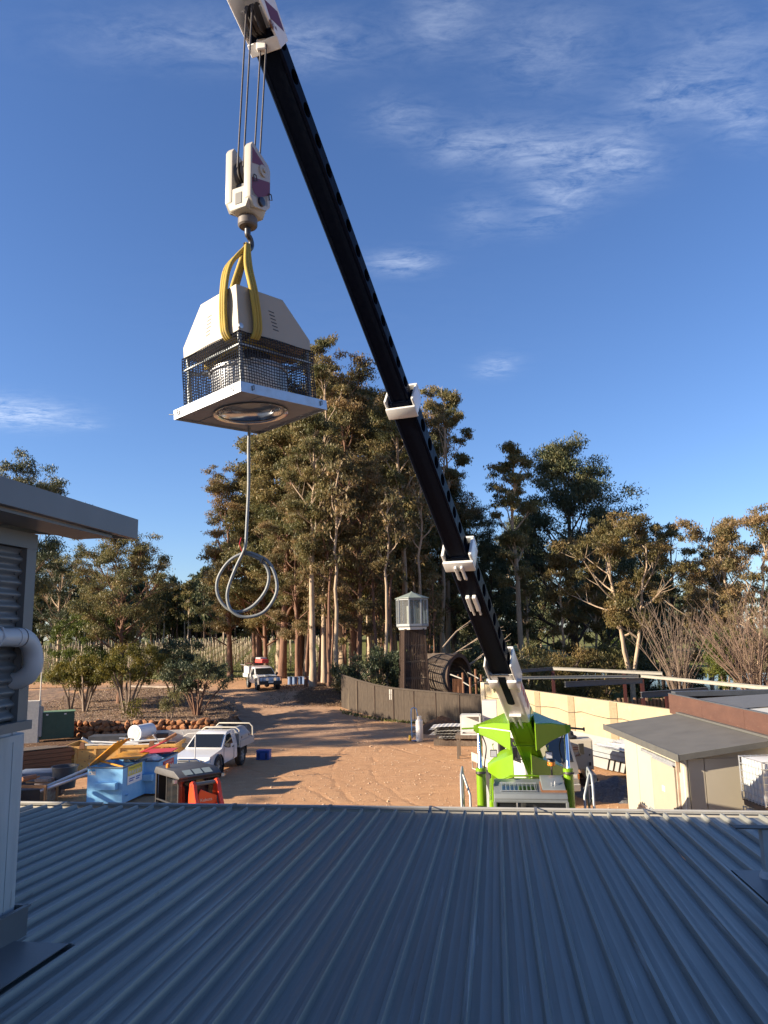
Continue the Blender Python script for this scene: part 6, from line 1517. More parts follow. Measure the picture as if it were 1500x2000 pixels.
ys_ = thing('yellow_skip', 'chipped yellow skip full of scrap behind the blue bins', 'skip bin', (-11.5, 33.6, 0), R(3))
mb = MB()
SL, SW = 2.35, .95
def skip_side(y0, y1): mb.prism([(-SL, 1.05), (SL, 1.05), (SL, .62), (SL - .65, .10), (-SL + .65, .10), (-SL, .62)], 'y', y0, y1)
skip_side(-SW, -SW + .03); skip_side(SW - .03, SW)
for sg in (1, -1): mb.add([(sg * SL, -SW + .03, 1.05), (sg * SL, SW - .03, 1.05), (sg * SL, SW - .03, .62), (sg * SL, -SW + .03, .62), (sg * (SL - .65), SW - .03, .10), (sg * (SL - .65), -SW + .03, .10)], [(0, 1, 2, 3), (3, 2, 4, 5)])
mb.add([(-SL + .65, -SW + .03, .1), (SL - .65, -SW + .03, .1), (SL - .65, SW - .03, .1), (-SL + .65, SW - .03, .1)], [(0, 1, 2, 3)])
mb.build('tub', skip_yellow, ys_)
mb = MB()
for y in (-SW - .02, SW + .02): mb.bar((-SL - .04, y, 1.03), (SL + .04, y, 1.03), .06, .12)
for x in (-SL - .02, SL + .02): mb.bar((x, -SW, 1.03), (x, SW, 1.03), .06, .12)
mb.build('rim', skip_yellow, ys_, bevel=.01)
for x in (-1.8, -1.0, 0, 1.0, 1.8):
    mb = MB(); mb.span((x - .05, -SW - .06, .14), (x + .05, -SW - .003, .968)); mb.build('rib', skip_yellow, ys_)
mb = MB(); mb.span((-SL - .02, -SW - .04, .52), (SL + .02, -SW - .004, .60)); mb.build('side_rail', skip_yellow, ys_)
for x in (-1.55, 1.35):
    mb = MB(); mb.prism([(x - .12, 1.0), (x + .12, 1.0), (x + .07, 1.24), (x - .07, 1.24)], 'y', -SW - .07, -SW - .062 + .10); mb.build('lifting_lug', rust, ys_)
def scrap(name, label, cat, loc, size, mat, rot=(0, 0, 0), shape='box', group=None):
    mb = MB()
    if shape == 'box': mb.box((0, 0, size[2] / 2), size)
    else: mb.cyl((-size[0] / 2, 0, size[2] / 2), (size[0] / 2, 0, size[2] / 2), size[2] / 2, 12)
    o = mb.build(name, mat, None, loc, bevel=.006 if shape == 'box' else 0); o.rotation_euler = [R(a) for a in rot]; return tag(o, label, cat, group)
# load in the skip, kept simple but each its own
for k, (x, y, z, L, w, h, rz, ry, mt_, nm, cat, lab) in enumerate((
        (-11.4, 33.4, .95, 3.4, .30, .05, 4, -2, pale_board, 'scrap_plank', 'plank', 'longest pale plank lying across the middle of the yellow skip'),
        (-12.1, 33.8, 1.0, 2.6, .25, .05, -6, -3, pale_board, 'scrap_plank', 'plank', 'pale plank lying askew at the left of the yellow skip'),
        (-10.9, 33.9, 1.02, 2.8, .22, .05, 9, 4, grey_timber, 'scrap_plank', 'plank', 'silvery brown plank on the right of the skip load'),
        (-11.6, 33.0, 1.05, 3.0, .18, .04, -3, 1, pale_board, 'scrap_plank', 'plank', 'narrow pale plank along the front edge of the skip load'),
        (-12.9, 33.2, 1.1, .9, .16, .08, 20, 32, white_paint, 'white_offcut', 'offcut', 'short white offcut poking up at the left end of the skip'),
        (-10.0, 33.3, 1.1, .8, .06, .05, 30, 50, white_paint, 'white_strip', 'strip', 'thin white strip standing slanted out of the skip'),
        (-12.5, 34.3, 1.02, 1.6, .8, .30, 5, 0, M('dark scrap', (.035, .04, .05), (.06, .06, .065), 4, .6), 'scrap_sheet', 'sheet', 'dark panel lying behind the planks at the left of the skip'),
        (-9.5, 34.6, .55, 2.0, .10, .9, 5, 0, pale_board, 'scrap_board', 'board', 'broad pale board standing on edge behind the right end of the skip'),
        (-10.1, 34.2, 1.1, .5, .35, .25, 12, 0, dark_timber, 'scrap_box', 'box', 'small brown box beside the white drum on the skip'))):
    scrap(nm, lab, cat, (x, y, z), (L, w, h), mt_, (0, ry, rz))
for k, (x, y, z, L, d, rz, ry, lab) in enumerate(((-11.0, 33.5, 1.08, 3.0, .09, 3, -3, 'long white pipe on top of the skip load'), (-11.9, 33.3, 1.08, 2.2, .08, -8, 2, 'shorter white pipe at the left front of the skip load'), (-10.6, 33.7, 1.12, 2.4, .07, 12, 6, 'grey white pipe crossing the right of the skip load'))):
    scrap('scrap_pipe', lab, 'pipe', (x, y, z), (L, d, d), M('dirty white pipe', (.55, .55, .54), (.42, .42, .41), 4, .5), (0, ry, rz), 'cyl')
scrap('rusty_pipe', 'rusty red brown pipe sticking out of the right end of the skip', 'pipe', (-9.55, 33.3, 1.18), (.8, .14, .14), rust, (0, -28, 20), 'cyl')
wd = thing('white_drum', 'white round drum lying on its side on top of the skip load', 'drum', (-10.95, 34.1, 1.45), R(70))
mb = MB(); ROT = Matrix.Rotation(R(-90), 3, 'Y'); mb.lathe([(.30, -.55), (.335, -.53), (.335, .50), (.36, .52), (.36, .56), (.31, .565)], (0, 0, 0), 24, ROT); mb.build('shell', M('drum white', (.66, .66, .66), (.58, .58, .58), 3, .45), wd, smooth=40)
mb = MB(); mb.lathe([(.28, .567), (.27, .575), (.02, .58)], (0, 0, 0), 24, ROT); mb.build('end_cap', M('drum cream', (.66, .60, .48), (.55, .48, .36), 5, .6), wd)

# left-hand clutter
ts = thing('timber_pack', 'low stack of red brown timber boards in the shade on the left', 'timber stack', (-15.2, 31.6, 0), R(38))
for k in range(6):
    for j in range(3):
        mb = MB(); L = 4.2 - rng.uniform(0, .4); mb.span((-L / 2, -.5 + j * .34, .10 + k * .165), (L / 2, -.18 + j * .34, .25 + k * .165)); mb.build('board', timber, ts)
for j in range(3):
    mb = MB(); mb.span((-1.9, -.5 + j * .34, 1.11), (1.8 - j * .3, -.2 + j * .34, 1.14)); mb.build('grey_board', grey_timber, ts)
gt = thing('green_cabinet', 'green twin door electrical cabinet standing by the cream pillar at the left', 'electrical cabinet', (-18.9, 43.4, .10), R(28))
gm_ = M('green cabinet paint', (.045, .085, .05), (.035, .07, .04), 3, .5)
mb = MB(); mb.span((-.95, -.35, 0), (.95, .35, 1.45)); mb.build('casing', gm_, gt, bevel=.01)
mb = MB(); mb.prism([(-.40, 1.452), (.40, 1.452), (.40, 1.50), (-.40, 1.47)], 'x', -1.0, 1.0); mb.build('lid', M('pale green lid', (.16, .26, .15), None, rough=.5), gt)
for x in (-.93, .01):
    mb = MB(); mb.span((x, -.362, .05), (x + .92, -.352, 1.42)); dd = mb.build('door', gm_, gt); mb = MB(); mb.span((x + .38, -.375, 1.30), (x + .5, -.363, 1.38)); mb.build('plate', alloy, dd)
cp = thing('cream_pillar', 'tall cream rendered pillar lit on its left beside the green cabinet', 'pillar', (-19.95, 42.6, 0), R(12))
mb = MB(); mb.span((-.95, -.25, -.1), (.45, .25, 2.25)); mb.build('shaft', M('rough cream render', (.60, .56, .48), (.48, .45, .38), 9, .9, bump=.01, bscale=14), cp, bevel=.01)
mb = MB(); mb.span((.452, -.2, .3), (.60, .2, 1.9)); mb.build('side_box', M('grey pier', (.35, .32, .29), (.30, .28, .25), 5, .8), cp)
po = MB(); po.cyl((0, 0, 0), (0, 0, 1.9), .035, 8); o = po.build('thin_pole', M('pale pole', (.55, .50, .42), None, rough=.6), None, (-19.45, 42.5, 2.25)); tag(o, 'thin pale pole standing up from the cream pillar', 'pole')
# tubs, sheets, bucket, frames
def tub(name, label, cat, loc, r0, r1, h, mat, rot=(0, 0, 0)):
    t = thing(name, label, cat, loc, rot=[R(a) for a in rot]); mb = MB(); mb.lathe([(r0, 0), (r1, h), (r1 + .03, h), (r1 + .03, h + .03), (r1 - .02, h + .03), (r0 - .02, .03)], (0, 0, 0), 22); mb.build('shell', mat, t, smooth=40); return t
dkp = M('dark grey tub', (.05, .052, .056), (.075, .075, .08), 4, .5)
tub('grey_tub', 'round dark grey tub standing left of the blue bin', 'tub', (-11.6, 27.6, .35), .36, .44, .72, dkp)
tub('white_bucket', 'white bucket tipped towards us at the lower left', 'bucket', (-12.75, 25.6, .35), .14, .17, .34, white_paint, (60, 0, 20))
sh_ = thing('grey_sheet_stack', 'blue grey plastic sheet cover lying on scrap left of the grey tub', 'sheet', (-12.9, 28.3, .55), R(14))
mb = MB(); mb.prism([(-.95, 0), (.95, .02), (.95, .10), (.6, .28), (-.5, .30), (-.95, .12)], 'y', -.5, .5); mb.build('cover', M('blue grey plastic', (.16, .19, .24), (.12, .145, .19), 3, .4), sh_, bevel=.02)
mb = MB(); mb.span((-.9, -.45, -.55), (.9, .45, -.01)); mb.build('crate', M('dark scrap', (.03, .03, .03)), sh_)
tf = thing('timber_trestle', 'orange brown timber trestle frame among the junk at lower left', 'trestle', (-11.9, 25.9, 0), R(-8))
mb = MB(); ot = M('orange timber', (.30, .15, .06), (.22, .11, .045), 5, .7, st=(1, 6, 6))
mb.bar((-.75, 0, .72), (.45, 0, .72), .06, .10); mb.bar((.42, 0, 0), (.42, 0, .72), .07); mb.bar((-.7, .02, 0), (-.7, .02, .70), .07); mb.bar((-.72, -.03, .80), (.0, .3, 1.0), .05); mb.bar((-.75, .7, .72), (.45, .7, .72), .05); mb.bar((.42, .7, 0), (.42, .7, .72), .06); mb.build('frame', ot, tf)
for k, (x, y, z, L, d, rz, ry, mt_, nm, cat, lab) in enumerate((
        (-10.75, 26.6, .95, 1.9, .10, 22, -20, M('dirty white pipe', (.5, .5, .5)), 'waste_pipe', 'pipe', 'pale pipe leaning up beside the blue bin, upper one'),
        (-10.8, 26.2, .80, 1.9, .11, 20, -17, galv, 'metal_tube', 'tube', 'shiny metal tube leaning beside the blue bin, lower one'),
        (-11.9, 25.5, 1.0, .5, .15, 60, 0, M('clay roll', (.30, .13, .06), (.2, .1, .05), 6, .8), 'paper_roll', 'roll', 'short brown roll lying on the trestle'))):
    scrap(nm, lab, cat, (x, y, z), (L, d, d), mt_, (0, ry, rz), 'cyl')
for k, (x, y, s, mt_, nm, cat, lab) in enumerate((
        (-12.1, 27.2, (.55, .45, .75), M('junk carton', (.42, .34, .27), (.25, .12, .08), 8, .8), 'junk_carton', 'carton', 'stained cream carton in front of the dark grey tub'),
        (-13.3, 26.4, (.5, .4, .45), dkp, 'black_box', 'box', 'black box in the shade at the far lower left'),
        (-12.2, 26.4, (.7, .5, .55), black_pl, 'black_crate', 'crate', 'black crate behind the timber trestle'),
        (-12.45, 25.3, (.4, .3, .38), M('grey tub light', (.26, .26, .27), None, rough=.5), 'grey_box', 'box', 'light grey box under the timber trestle'),
        (-13.0, 27.3, (.8, .3, .3), dark_timber, 'dark_beam', 'beam', 'dark timber beam end in the shaded junk'),
        (-13.9, 29.2, (1.8, .9, .25), dark_timber, 'board_pile', 'boards', 'pile of dark boards lying flat before the red brown timber'))):
    scrap(nm, lab, cat, (x, y, .02), s, mt_, (0, 0, rng.uniform(-25, 25)))
# blue plastic crate by the parked ute, drums near the vineyard
bc_ = thing('blue_cool_box', 'small blue plastic cool box on the dirt beside the tray utility', 'cool box', (-5.72, 35.2, T(-5.7, 35)), R(-6))
bpm = M('blue plastic', (.03, .09, .34), (.025, .075, .30), 3, .4)
mb = MB(); mb.span((-.30, -.22, 0), (.30, .22, .34)); mb.build('box', bpm, bc_, bevel=.02)
mb = MB(); mb.span((-.31, -.23, .342), (.31, .23, .42)); mb.build('lid', bpm, bc_, bevel=.02)
for x in (-.22, .12): mb = MB(); mb.span((x, -.236, .05), (x + .10, -.222, .30)); mb.build('recess', M('dark blue plastic', (.012, .03, .12), None, rough=.5), bc_)
for k, (x, y) in enumerate(((-8.25, 64.3), (-7.85, 64.2), (-7.40, 64.25), (-7.0, 64.15), (-6.65, 64.3))):
    t = tub('blue_drum', 'blue drum in the shaded row before the pale trunk, ' + ('first', 'second', 'third', 'fourth', 'fifth')[k] + ' from the left', 'drum', (x, y, T(x, y)), .21, .21, .62, M('blue drum', (.08, .13, .24), (.1, .15, .25), 4, .5)); t['group'] = 'blue drums by the vineyard'
    mb = MB(); mb.lathe([(.20, .60), (.20, .64), (.05, .65)], (0, 0, 0), 16); mb.build('lid', M('blue drum', (.1, .1, .2)), t)
for k, (x, lab) in enumerate(((-7.55, 'thin dark red picket behind the blue drums, left one'), (-7.25, 'thin dark red picket behind the blue drums, right one'))):
    mb = MB(); mb.bar((0, 0, 0), (0, 0, 1.3), .05); o = mb.build('steel_picket', prim, None, (x, 64.7, T(x, 64.7))); tag(o, lab, 'picket', 'pickets by the drums')

# ------------------------------------------------------------------ trees
bark_pale = M('pale gum bark', (.42, .33, .235), (.27, .19, .125), 1.6, .9, st=(2, 2, .35), c3=(.12, .06, .035), s3=1.1, t3=.56, w3=.12, bump=.015, bscale=7)
bark_red = M('red brown bark', (.20, .105, .065), (.11, .06, .04), 2.0, .92, st=(3, 3, .4), c3=(.34, .26, .19), s3=1.3, t3=.62, w3=.1, bump=.02, bscale=8)
bark_dark = M('dark fibrous bark', (.075, .048, .035), (.045, .03, .022), 2.5, .95, st=(3, 3, .4), bump=.02, bscale=8)
twig_m = M('grey brown twigs', (.20, .15, .11), (.14, .10, .075), 3, .9)
leaf_brown = leaf_mat('browning gum leaves', (0.075, 0.080, 0.034), (0.178, 0.136, 0.060), (0.310, 0.200, 0.098), .35)
leaf_olive = leaf_mat('olive gum leaves', (0.060, 0.074, 0.031), (0.142, 0.131, 0.050), (0.287, 0.208, 0.087), .35)
leaf_dark = leaf_mat('dark green leaves', (0.031, 0.049, 0.028), (0.068, 0.086, 0.042), (0.170, 0.149, 0.064), .15)
leaf_orange = leaf_mat('orange tinged leaves', (0.068, 0.072, 0.028), (0.140, 0.115, 0.042), (0.225, 0.145, 0.062), .35)
leaf_green = leaf_mat('fresh green leaves', (0.039, 0.065, 0.013), (0.085, 0.111, 0.021), (0.169, 0.163, 0.039), .35)
leaf_yellow = leaf_mat('yellowing shrub leaves', (0.052, 0.062, 0.013), (0.124, 0.111, 0.021), (0.221, 0.163, 0.029), .35)

def leaf_mesh(name, C, N, RAD, size, mat, r, squash=.62, hue=None, aspect=.30, droop=.9):
    """leaves as small folded diamonds scattered in clusters; C: cluster centres, N: leaves in each"""
    C = np.asarray(C, float); N = np.asarray(N, int); RAD = np.asarray(RAD, float)
    idx = np.repeat(np.arange(len(C)), N); n = len(idx)
    d = r.normal(size=(n, 3)); d /= np.linalg.norm(d, axis=1)[:, None]
    rad = r.random(n) ** .5
    # lumpy clusters: pull leaves to a few twigs inside each cluster
    tw = r.normal(size=(len(C), 7, 3)); tw /= np.linalg.norm(tw, axis=2)[:, :, None]
    pick = tw[idx, r.integers(0, 7, n)]
    P = d * rad[:, None] * .55 + pick * (r.random(n)[:, None] ** .7) * .75
    P[:, 2] *= squash; P *= RAD[idx][:, None]; P += C[idx]
    a = r.normal(size=(n, 3)); a[:, 2] -= droop * 1.5; a /= np.linalg.norm(a, axis=1)[:, None]
    b = np.cross(a, r.normal(size=(n, 3))); b /= np.linalg.norm(b, axis=1)[:, None]
    s = size * r.uniform(.6, 1.35, n)[:, None]
    V = np.stack([P - a * s * .5, P + b * s * aspect * .5 + a * s * .08, P + a * s * .5, P - b * s * aspect * .5 + a * s * .08], 1).reshape(-1, 3)
    Q = np.arange(4 * n).reshape(n, 4); me = bpy.data.meshes.new(name); set_mesh(me, V, Q)
    ch = r.random(len(C)) if hue is None else np.asarray(hue)
    h = np.clip(ch[idx] * .6 + r.random(n) * .4 + r.normal(size=n) * .06, 0, 1)
    at = me.attributes.new('hue', 'FLOAT', 'FACE'); at.data.foreach_set('value', h.astype(np.float32))
    me.materials.append(mat); return me
def gum(seed, H, bare=.40, spread=4.0, limbs=16, subs=4, leaves=11000, lsize=.42, crad=1.35, tr=.34, lean=.03, up=50, shape=None, bark=None, leaf=None, top=.96, forks=1, squash=.62, dead=0, straight=1.0):
    r = np.random.default_rng(seed); q = random.Random(seed); mb = MB(); C, RAD, WT = [], [], []
    la = q.uniform(0, 6.28); stems = []
    for f in range(forks):
        fa = la + f * 2.4; pts = []; n = 12
        for i in range(n + 1):
            t = i / n; k = lean * H * t + (0 if forks == 1 else .16 * H * max(0, t - .18) ** .8 * .9)
            pts.append(Vector((math.cos(fa) * k, math.sin(fa) * k, H * top * t)) + Vector((q.uniform(-1, 1), q.uniform(-1, 1), 0)) * (.012 * H * t / straight))
        rad = [tr * (1.25 - .25 * min(1, i / 1.0)) * (1 - .88 * (i / n)) + .025 for i in range(n + 1)]
        mb.tube(pts, rad, 8); stems.append((pts, rad))
    shape = shape or (lambda t: .55 + .45 * math.sin(math.pi * min(1, t * 1.05)))
    def at(stem, t):
        pts, rad = stem; u = t * (len(pts) - 1); i = min(len(pts) - 2, int(u)); return pts[i].lerp(pts[i + 1], u - i), rad[i] + (rad[i + 1] - rad[i]) * (u - i)
    az = q.uniform(0, 6.28)
    for i in range(limbs):
        t = bare + (.97 - bare) * ((i + .3 + q.uniform(-.3, .3)) / limbs); u = (t - bare) / (1 - bare)
        p, rr = at(stems[i % forks], t); az += 2.4 + q.uniform(-.4, .4)
        L = spread * shape(u) * q.uniform(.7, 1.15); el = R(up * (.6 + .6 * u) + q.uniform(-14, 14))
        d = Vector((math.cos(az) * math.cos(el), math.sin(az) * math.cos(el), math.sin(el))); P = [p]
        for k in range(5):
            d = (d + Vector((q.uniform(-.22, .22), q.uniform(-.22, .22), .10 + q.uniform(-.1, .12)))).normalized(); P.append(P[-1] + d * L / 5)
        r0 = min(rr * .55, .05 + L * .022); mb.tube(P, [r0 * (1 - .8 * k / 5) + .012 for k in range(6)], 5, False)
        if dead and i % dead == 0: continue
        C.append(P[-1]); RAD.append(crad * q.uniform(.7, 1.15)); WT.append(1.0)
        for s_ in range(subs):
            k = q.uniform(.35, .95) * 5; j = min(4, int(k)); b0 = P[j].lerp(P[j + 1], k - j)
            dd = (d + Vector((q.uniform(-1, 1), q.uniform(-1, 1), q.uniform(-.5, .7)))).normalized(); l2 = L * q.uniform(.25, .5)
            mid = b0 + dd * l2 * .5 + Vector((0, 0, .06 * l2)); e = b0 + dd * l2 + Vector((0, 0, .2 * l2))
            mb.tube([b0, mid, e], [r0 * .4 + .008, r0 * .25 + .007, .008], 4, False)
            C.append(e); RAD.append(crad * q.uniform(.5, 1.0)); WT.append(.7)
    for st in stems: C.append(st[0][-1]); RAD.append(crad * .8); WT.append(.8)
    w = np.array(WT) * np.array(RAD) ** 2; N = np.maximum(8, (leaves * w / w.sum()).astype(int))
    tm = mb.build('trunk', bark or bark_pale, None, smooth=60, recalc=False)
    cm = leaf_mesh('crown', C, N, RAD, lsize, leaf or leaf_olive, r, squash)
    return tm, cm
def plant_tree(proto, name, label, cat, loc, rz, scale=1.0, group=None):
    """proto: (trunk object, crown mesh); first use takes the trunk itself"""
    tm, cm = proto; t = thing(name, label, cat, loc, rz, group)
    t.scale = scale if hasattr(scale, '__len__') else (scale,) * 3
    if tm.parent is None and not tm.get('used'): tm['used'] = 1; tm.parent = t; tk_ = tm
    else: tk_ = copy_obj(tm, t)
    c = bpy.data.objects.new('crown', cm); link(c, t); return t
narrow = lambda t: .40 + .60 * math.sin(math.pi * min(1, t * .9 + .1)) if t < .8 else .45
full = lambda t: .6 + .5 * math.sin(math.pi * t)
lowfull = lambda t: 1.05 - .75 * t ** 1.5
# the stand in the middle
K = {
 'A': gum(11, 30, .34, 5.2, 24, 5, 42000, .31, 1.55, .42, .02, 42, full, bark_pale, leaf_brown),
 'B': gum(12, 30, .20, 4.6, 24, 5, 40000, .31, 1.45, .34, .035, 48, full, bark_red, leaf_brown),
 'C': gum(13, 30, .42, 4.2, 20, 5, 32000, .31, 1.4, .36, .02, 55, None, bark_pale, leaf_olive),
 'D': gum(14, 30, .16, 4.9, 26, 5, 42000, .31, 1.5, .30, .03, 45, lowfull, bark_red, leaf_olive),
 'E': gum(15, 30, .66, 3.6, 9, 4, 9000, .30, 1.15, .26, .05, 60, None, bark_pale, leaf_olive, dead=4),
 'F': gum(16, 30, .22, 6.0, 24, 6, 42000, .33, 1.7, .40, .03, 38, full, bark_dark, leaf_dark),
}
WID = {'E': .92, 'D': 1.30, 'F': 1.25, 'B': 1.15}
G1 = 'tall gums in the stand at the centre'
for i, (kd, x, y, h, label) in enumerate((
    ('C', -6.0, 61, 23.1, 'tall gum with the thickest pale trunk at the front left of the central stand'),
    ('E', -5.5, 66, 29.6, 'sparse topped gum with slim dark trunk just right of the thick pale trunk'),
    ('E', -5.5, 71, 33.9, 'tallest gum of the central stand, its thin crown against the sky right of the fan'),
    ('A', -4.6, 78, 31.5, 'brown leaved gum rising in the middle of the central stand behind the pale trunks'),
    ('B', -2.9, 72, 30.5, 'gum with reddish trunk and brown foliage above the left half of the fence'),
    ('C', -1.7, 76, 30.0, 'gum with pale trunk and olive foliage left of the boom'),
    ('A', -0.4, 82, 30.6, 'broad browning gum behind the upper boom collar'),
    ('D', -10.3, 74, 30.0, 'olive leaning gum that spreads furthest left beneath the hanging fan'),
    ('D', -13.6, 80, 29.0, 'olive gum behind the hanging conduit'),
    ('C', 1.8, 70, 27.5, 'gum whose pale trunk stands straight above the lantern tower'),
    ('A', 4.5, 88, 31.0, 'brown gum seen right of the boom between its two upper collars'),
    ('E', 5.6, 78, 29.5, 'thin gum showing against the sky just right of the middle of the boom'),
    ('F', 8.4, 92, 22.8, 'very dark green gum bulging right of the boom'),
    ('F', 10.6, 97, 21.0, 'dark green gum at the right end of the central stand'),
    ('B', -9.7, 86, 29.5, 'brown gum at the back of the central stand straight below the fan'),
    ('A', 0.9, 92, 33.5, 'tall brown gum at the back of the central stand'),
    ('D', -15.2, 87, 22.5, 'outermost gum at the left edge of the central stand'),
    ('B', -2.4, 63, 18.6, 'shorter brown gum in front of the central stand behind the fence'),
    ('B', -7.9, 67, 17.0, 'shorter brown gum to the left of the thick pale trunk'),
    ('B', -16.4, 79, 21.0, 'brown olive gum low at the left edge of the stand, behind the conduit coil'),
    ('D', -12.3, 77, 18.5, 'low crowned olive gum right behind the conduit loops'),
    ('B', -9.0, 77, 23.0, 'full brown gum with low branches under the right corner of the fan'),
    ('D', -6.8, 84, 27.5, 'full olive gum at the back between the pale trunks'),
    ('B', -3.8, 87, 27.0, 'full brown gum at the back, left of the lantern tower'),
    ('D', 2.9, 80, 24.5, 'full olive gum at the back behind the lantern roof'),
    ('B', 7.2, 88, 24.0, 'full brown gum behind the lowest black boom section'),
    ('D', -19.0, 90, 17.5, 'low olive gum standing off to the left of the central stand'),
    ('A', -11.8, 83, 29.5, 'tall brown gum standing behind the hanging conduit, left of the pale trunks'),
    ('C', -8.4, 80, 31.0, 'tall olive gum under the right corner of the fan base'),
    ('E', 6.9, 85, 34.0, 'spindly gum whose lone leafy top stands clear right of the boom'))):
    plant_tree(K[kd], 'gum_tree', label, 'tree', (x, y, T(x, y) - .1), i * 1.7, (h / 30 * WID.get(kd, 1.0), h / 30 * WID.get(kd, 1.0), h / 30), G1)
# thin saplings inside the stand
sap = [gum(31, 12, .45, 1.6, 10, 3, 1300, .32, .8, .085, .06, 50, None, bark_red, leaf_brown), gum(32, 13, .55, 1.5, 9, 3, 1100, .32, .8, .10, .03, 55, None, bark_pale, leaf_brown), gum(33, 11, .3, 1.8, 12, 3, 1700, .32, .9, .075, .08, 45, None, bark_red, leaf_olive)]
q = random.Random(21)
for i in range(44):
    x, y = q.uniform(-7.0, 5.5), q.uniform(59.5, 84); s_ = q.uniform(.7, 1.5)
    plant_tree(sap[i % 3], 'sapling', 'thin sapling trunk crowded in the central stand of gums', 'sapling', (x, y, T(x, y) - .05), q.uniform(0, 6), s_, 'saplings in the central stand')
# fallen and leaning branches right of the lantern
for i, (p, e, r0, lab) in enumerate((((3.2, 57, .9), (10.2, 62, 4.8), .13, 'thick dead branch leaning up to the right behind the lantern tower'), ((3.6, 58, 2.6), (9.4, 60, 6.0), .09, 'pale dead branch leaning right behind the lantern glass'),
                                     ((4.5, 60, 4.4), (8.6, 64, 6.9), .08, 'upper thin dead branch leaning right beside the lantern roof'), ((5.5, 59, .6), (11.5, 60, 3.6), .07, 'lowest thin dead branch leaning behind the barrel tunnel'))):
    mb = MB(); p, e = Vector(p), Vector(e); P = [p.lerp(e, k / 6) + Vector((0, 0, .5 * math.sin(k / 6 * 3.1))) + Vector((q.uniform(-.15, .15), 0, q.uniform(-.12, .12))) for k in range(7)]
    mb.tube([c_ - p for c_ in P], [r0 * (1 - .75 * k / 6) for k in range(7)], 6, False)
    for k in (2, 3, 4, 5): mb.tube([P[k] - p, P[k] - p + Vector((1.0, q.uniform(-.5, .5), q.uniform(-.3, .9)))], [r0 * .3, .01], 4, False)
    o = mb.build('dead_branch', bark_pale, None, p, smooth=60, recalc=False); tag(o, lab, 'branch')
def cloud_bush(name, label, cat, loc, dims, n_cl, leaves, lsize, leafm, seed, group=None, stems=7, crad=.55, stem_m=None, base=.25, lift=.35):
    r = np.random.default_rng(seed); qq = random.Random(seed); t = thing(name, label, cat, loc, qq.uniform(0, .1), group); C = []; mb = MB()
    X, Y, Z = dims
    for k in range(n_cl):
        for _ in range(30):
            p = Vector((qq.uniform(-1, 1), qq.uniform(-1, 1), qq.uniform(-1, 1)))
            if .35 < p.length < 1: break
        C.append(Vector((p.x * X / 2, p.y * Y / 2, Z * (lift + (1 - lift) / 2) + p.z * Z * (1 - lift) / 2)))
    for k in range(stems):
        a = 2 * math.pi * k / stems + qq.uniform(-.4, .4); e = Vector((math.cos(a) * X * base * qq.uniform(.6, 1.4), math.sin(a) * Y * base * qq.uniform(.6, 1.4), Z * qq.uniform(.5, .75)))
        m1 = Vector((e.x * .45, e.y * .45, e.z * .5)) + Vector((qq.uniform(-.1, .1), qq.uniform(-.1, .1), 0)); r0 = .03 + .016 * Z
        mb.tube([(math.cos(a) * .08, math.sin(a) * .08, -.15), m1, e], [r0, r0 * .7, r0 * .4], 5, False)
        near = sorted(C, key=lambda c_: (c_ - e).length)[:4]
        for c_ in near: mb.tube([e, (e + c_) / 2 + Vector((0, 0, .05)), c_], [r0 * .4, r0 * .25, .006], 4, False)
    mb.build('stems', stem_m or twig_m, t, smooth=60, recalc=False)
    RADS = [crad * qq.uniform(.7, 1.2) for _ in C]; w = np.array(RADS) ** 2; N = (leaves * w / w.sum()).astype(int)
    me = leaf_mesh('foliage', C, N, RADS, lsize, leafm, r, .75); link(bpy.data.objects.new('foliage', me), t); return t
cloud_bush('understory_bush', 'dark green bushy thicket behind the left half of the brushwood fence', 'bush', (-.9, 54.9, T(-.9, 55)), (5.4, 2.6, 3.4), 60, 14000, .20, leaf_dark, 51, stems=9, crad=.75, lift=.1)
cloud_bush('understory_bush', 'green bushy thicket just left of the lantern tower', 'bush', (.9, 56.0, T(.9, 56)), (2.6, 2.2, 3.2), 26, 6000, .20, leaf_green, 52, stems=5, crad=.6, lift=.1)
cloud_bush('understory_bush', 'low olive bush at the left end of the brushwood fence', 'bush', (-3.3, 56.6, T(-3.3, 56.6)), (1.8, 1.6, 2.4), 18, 3500, .18, leaf_olive, 53, stems=5, crad=.55, lift=.1)

# right of the boom
KR = {
 'slim': gum(61, 26, .42, 2.7, 22, 4, 20000, .29, 1.0, .32, .01, 45, narrow, bark_pale, leaf_olive),
 'big': gum(62, 28, .12, 8.6, 38, 6, 60000, .36, 2.1, .45, .01, 40, lowfull, bark_dark, leaf_dark),
 'yell': gum(63, 14.5, .30, 2.0, 18, 4, 16000, .25, .8, .17, .04, 55, None, bark_pale, leaf_orange),
 'oran': gum(64, 14.3, .36, 4.3, 20, 6, 34000, .25, 1.0, .19, .02, 40, full, bark_pale, leaf_orange, forks=3),
 'dark': gum(65, 24, .15, 5.2, 28, 5, 38000, .36, 1.6, .35, .02, 42, lowfull, bark_dark, leaf_dark),
 'open': gum(66, 18, .30, 3.6, 18, 4, 16000, .28, 1.0, .22, .03, 50, None, bark_dark, leaf_olive, dead=5),
 'fan': gum(67, 14, .22, 4.8, 22, 5, 32000, .26, 1.15, .20, .03, 42, full, bark_pale, leaf_brown, forks=2),
}
G2 = 'trees right of the crane boom'
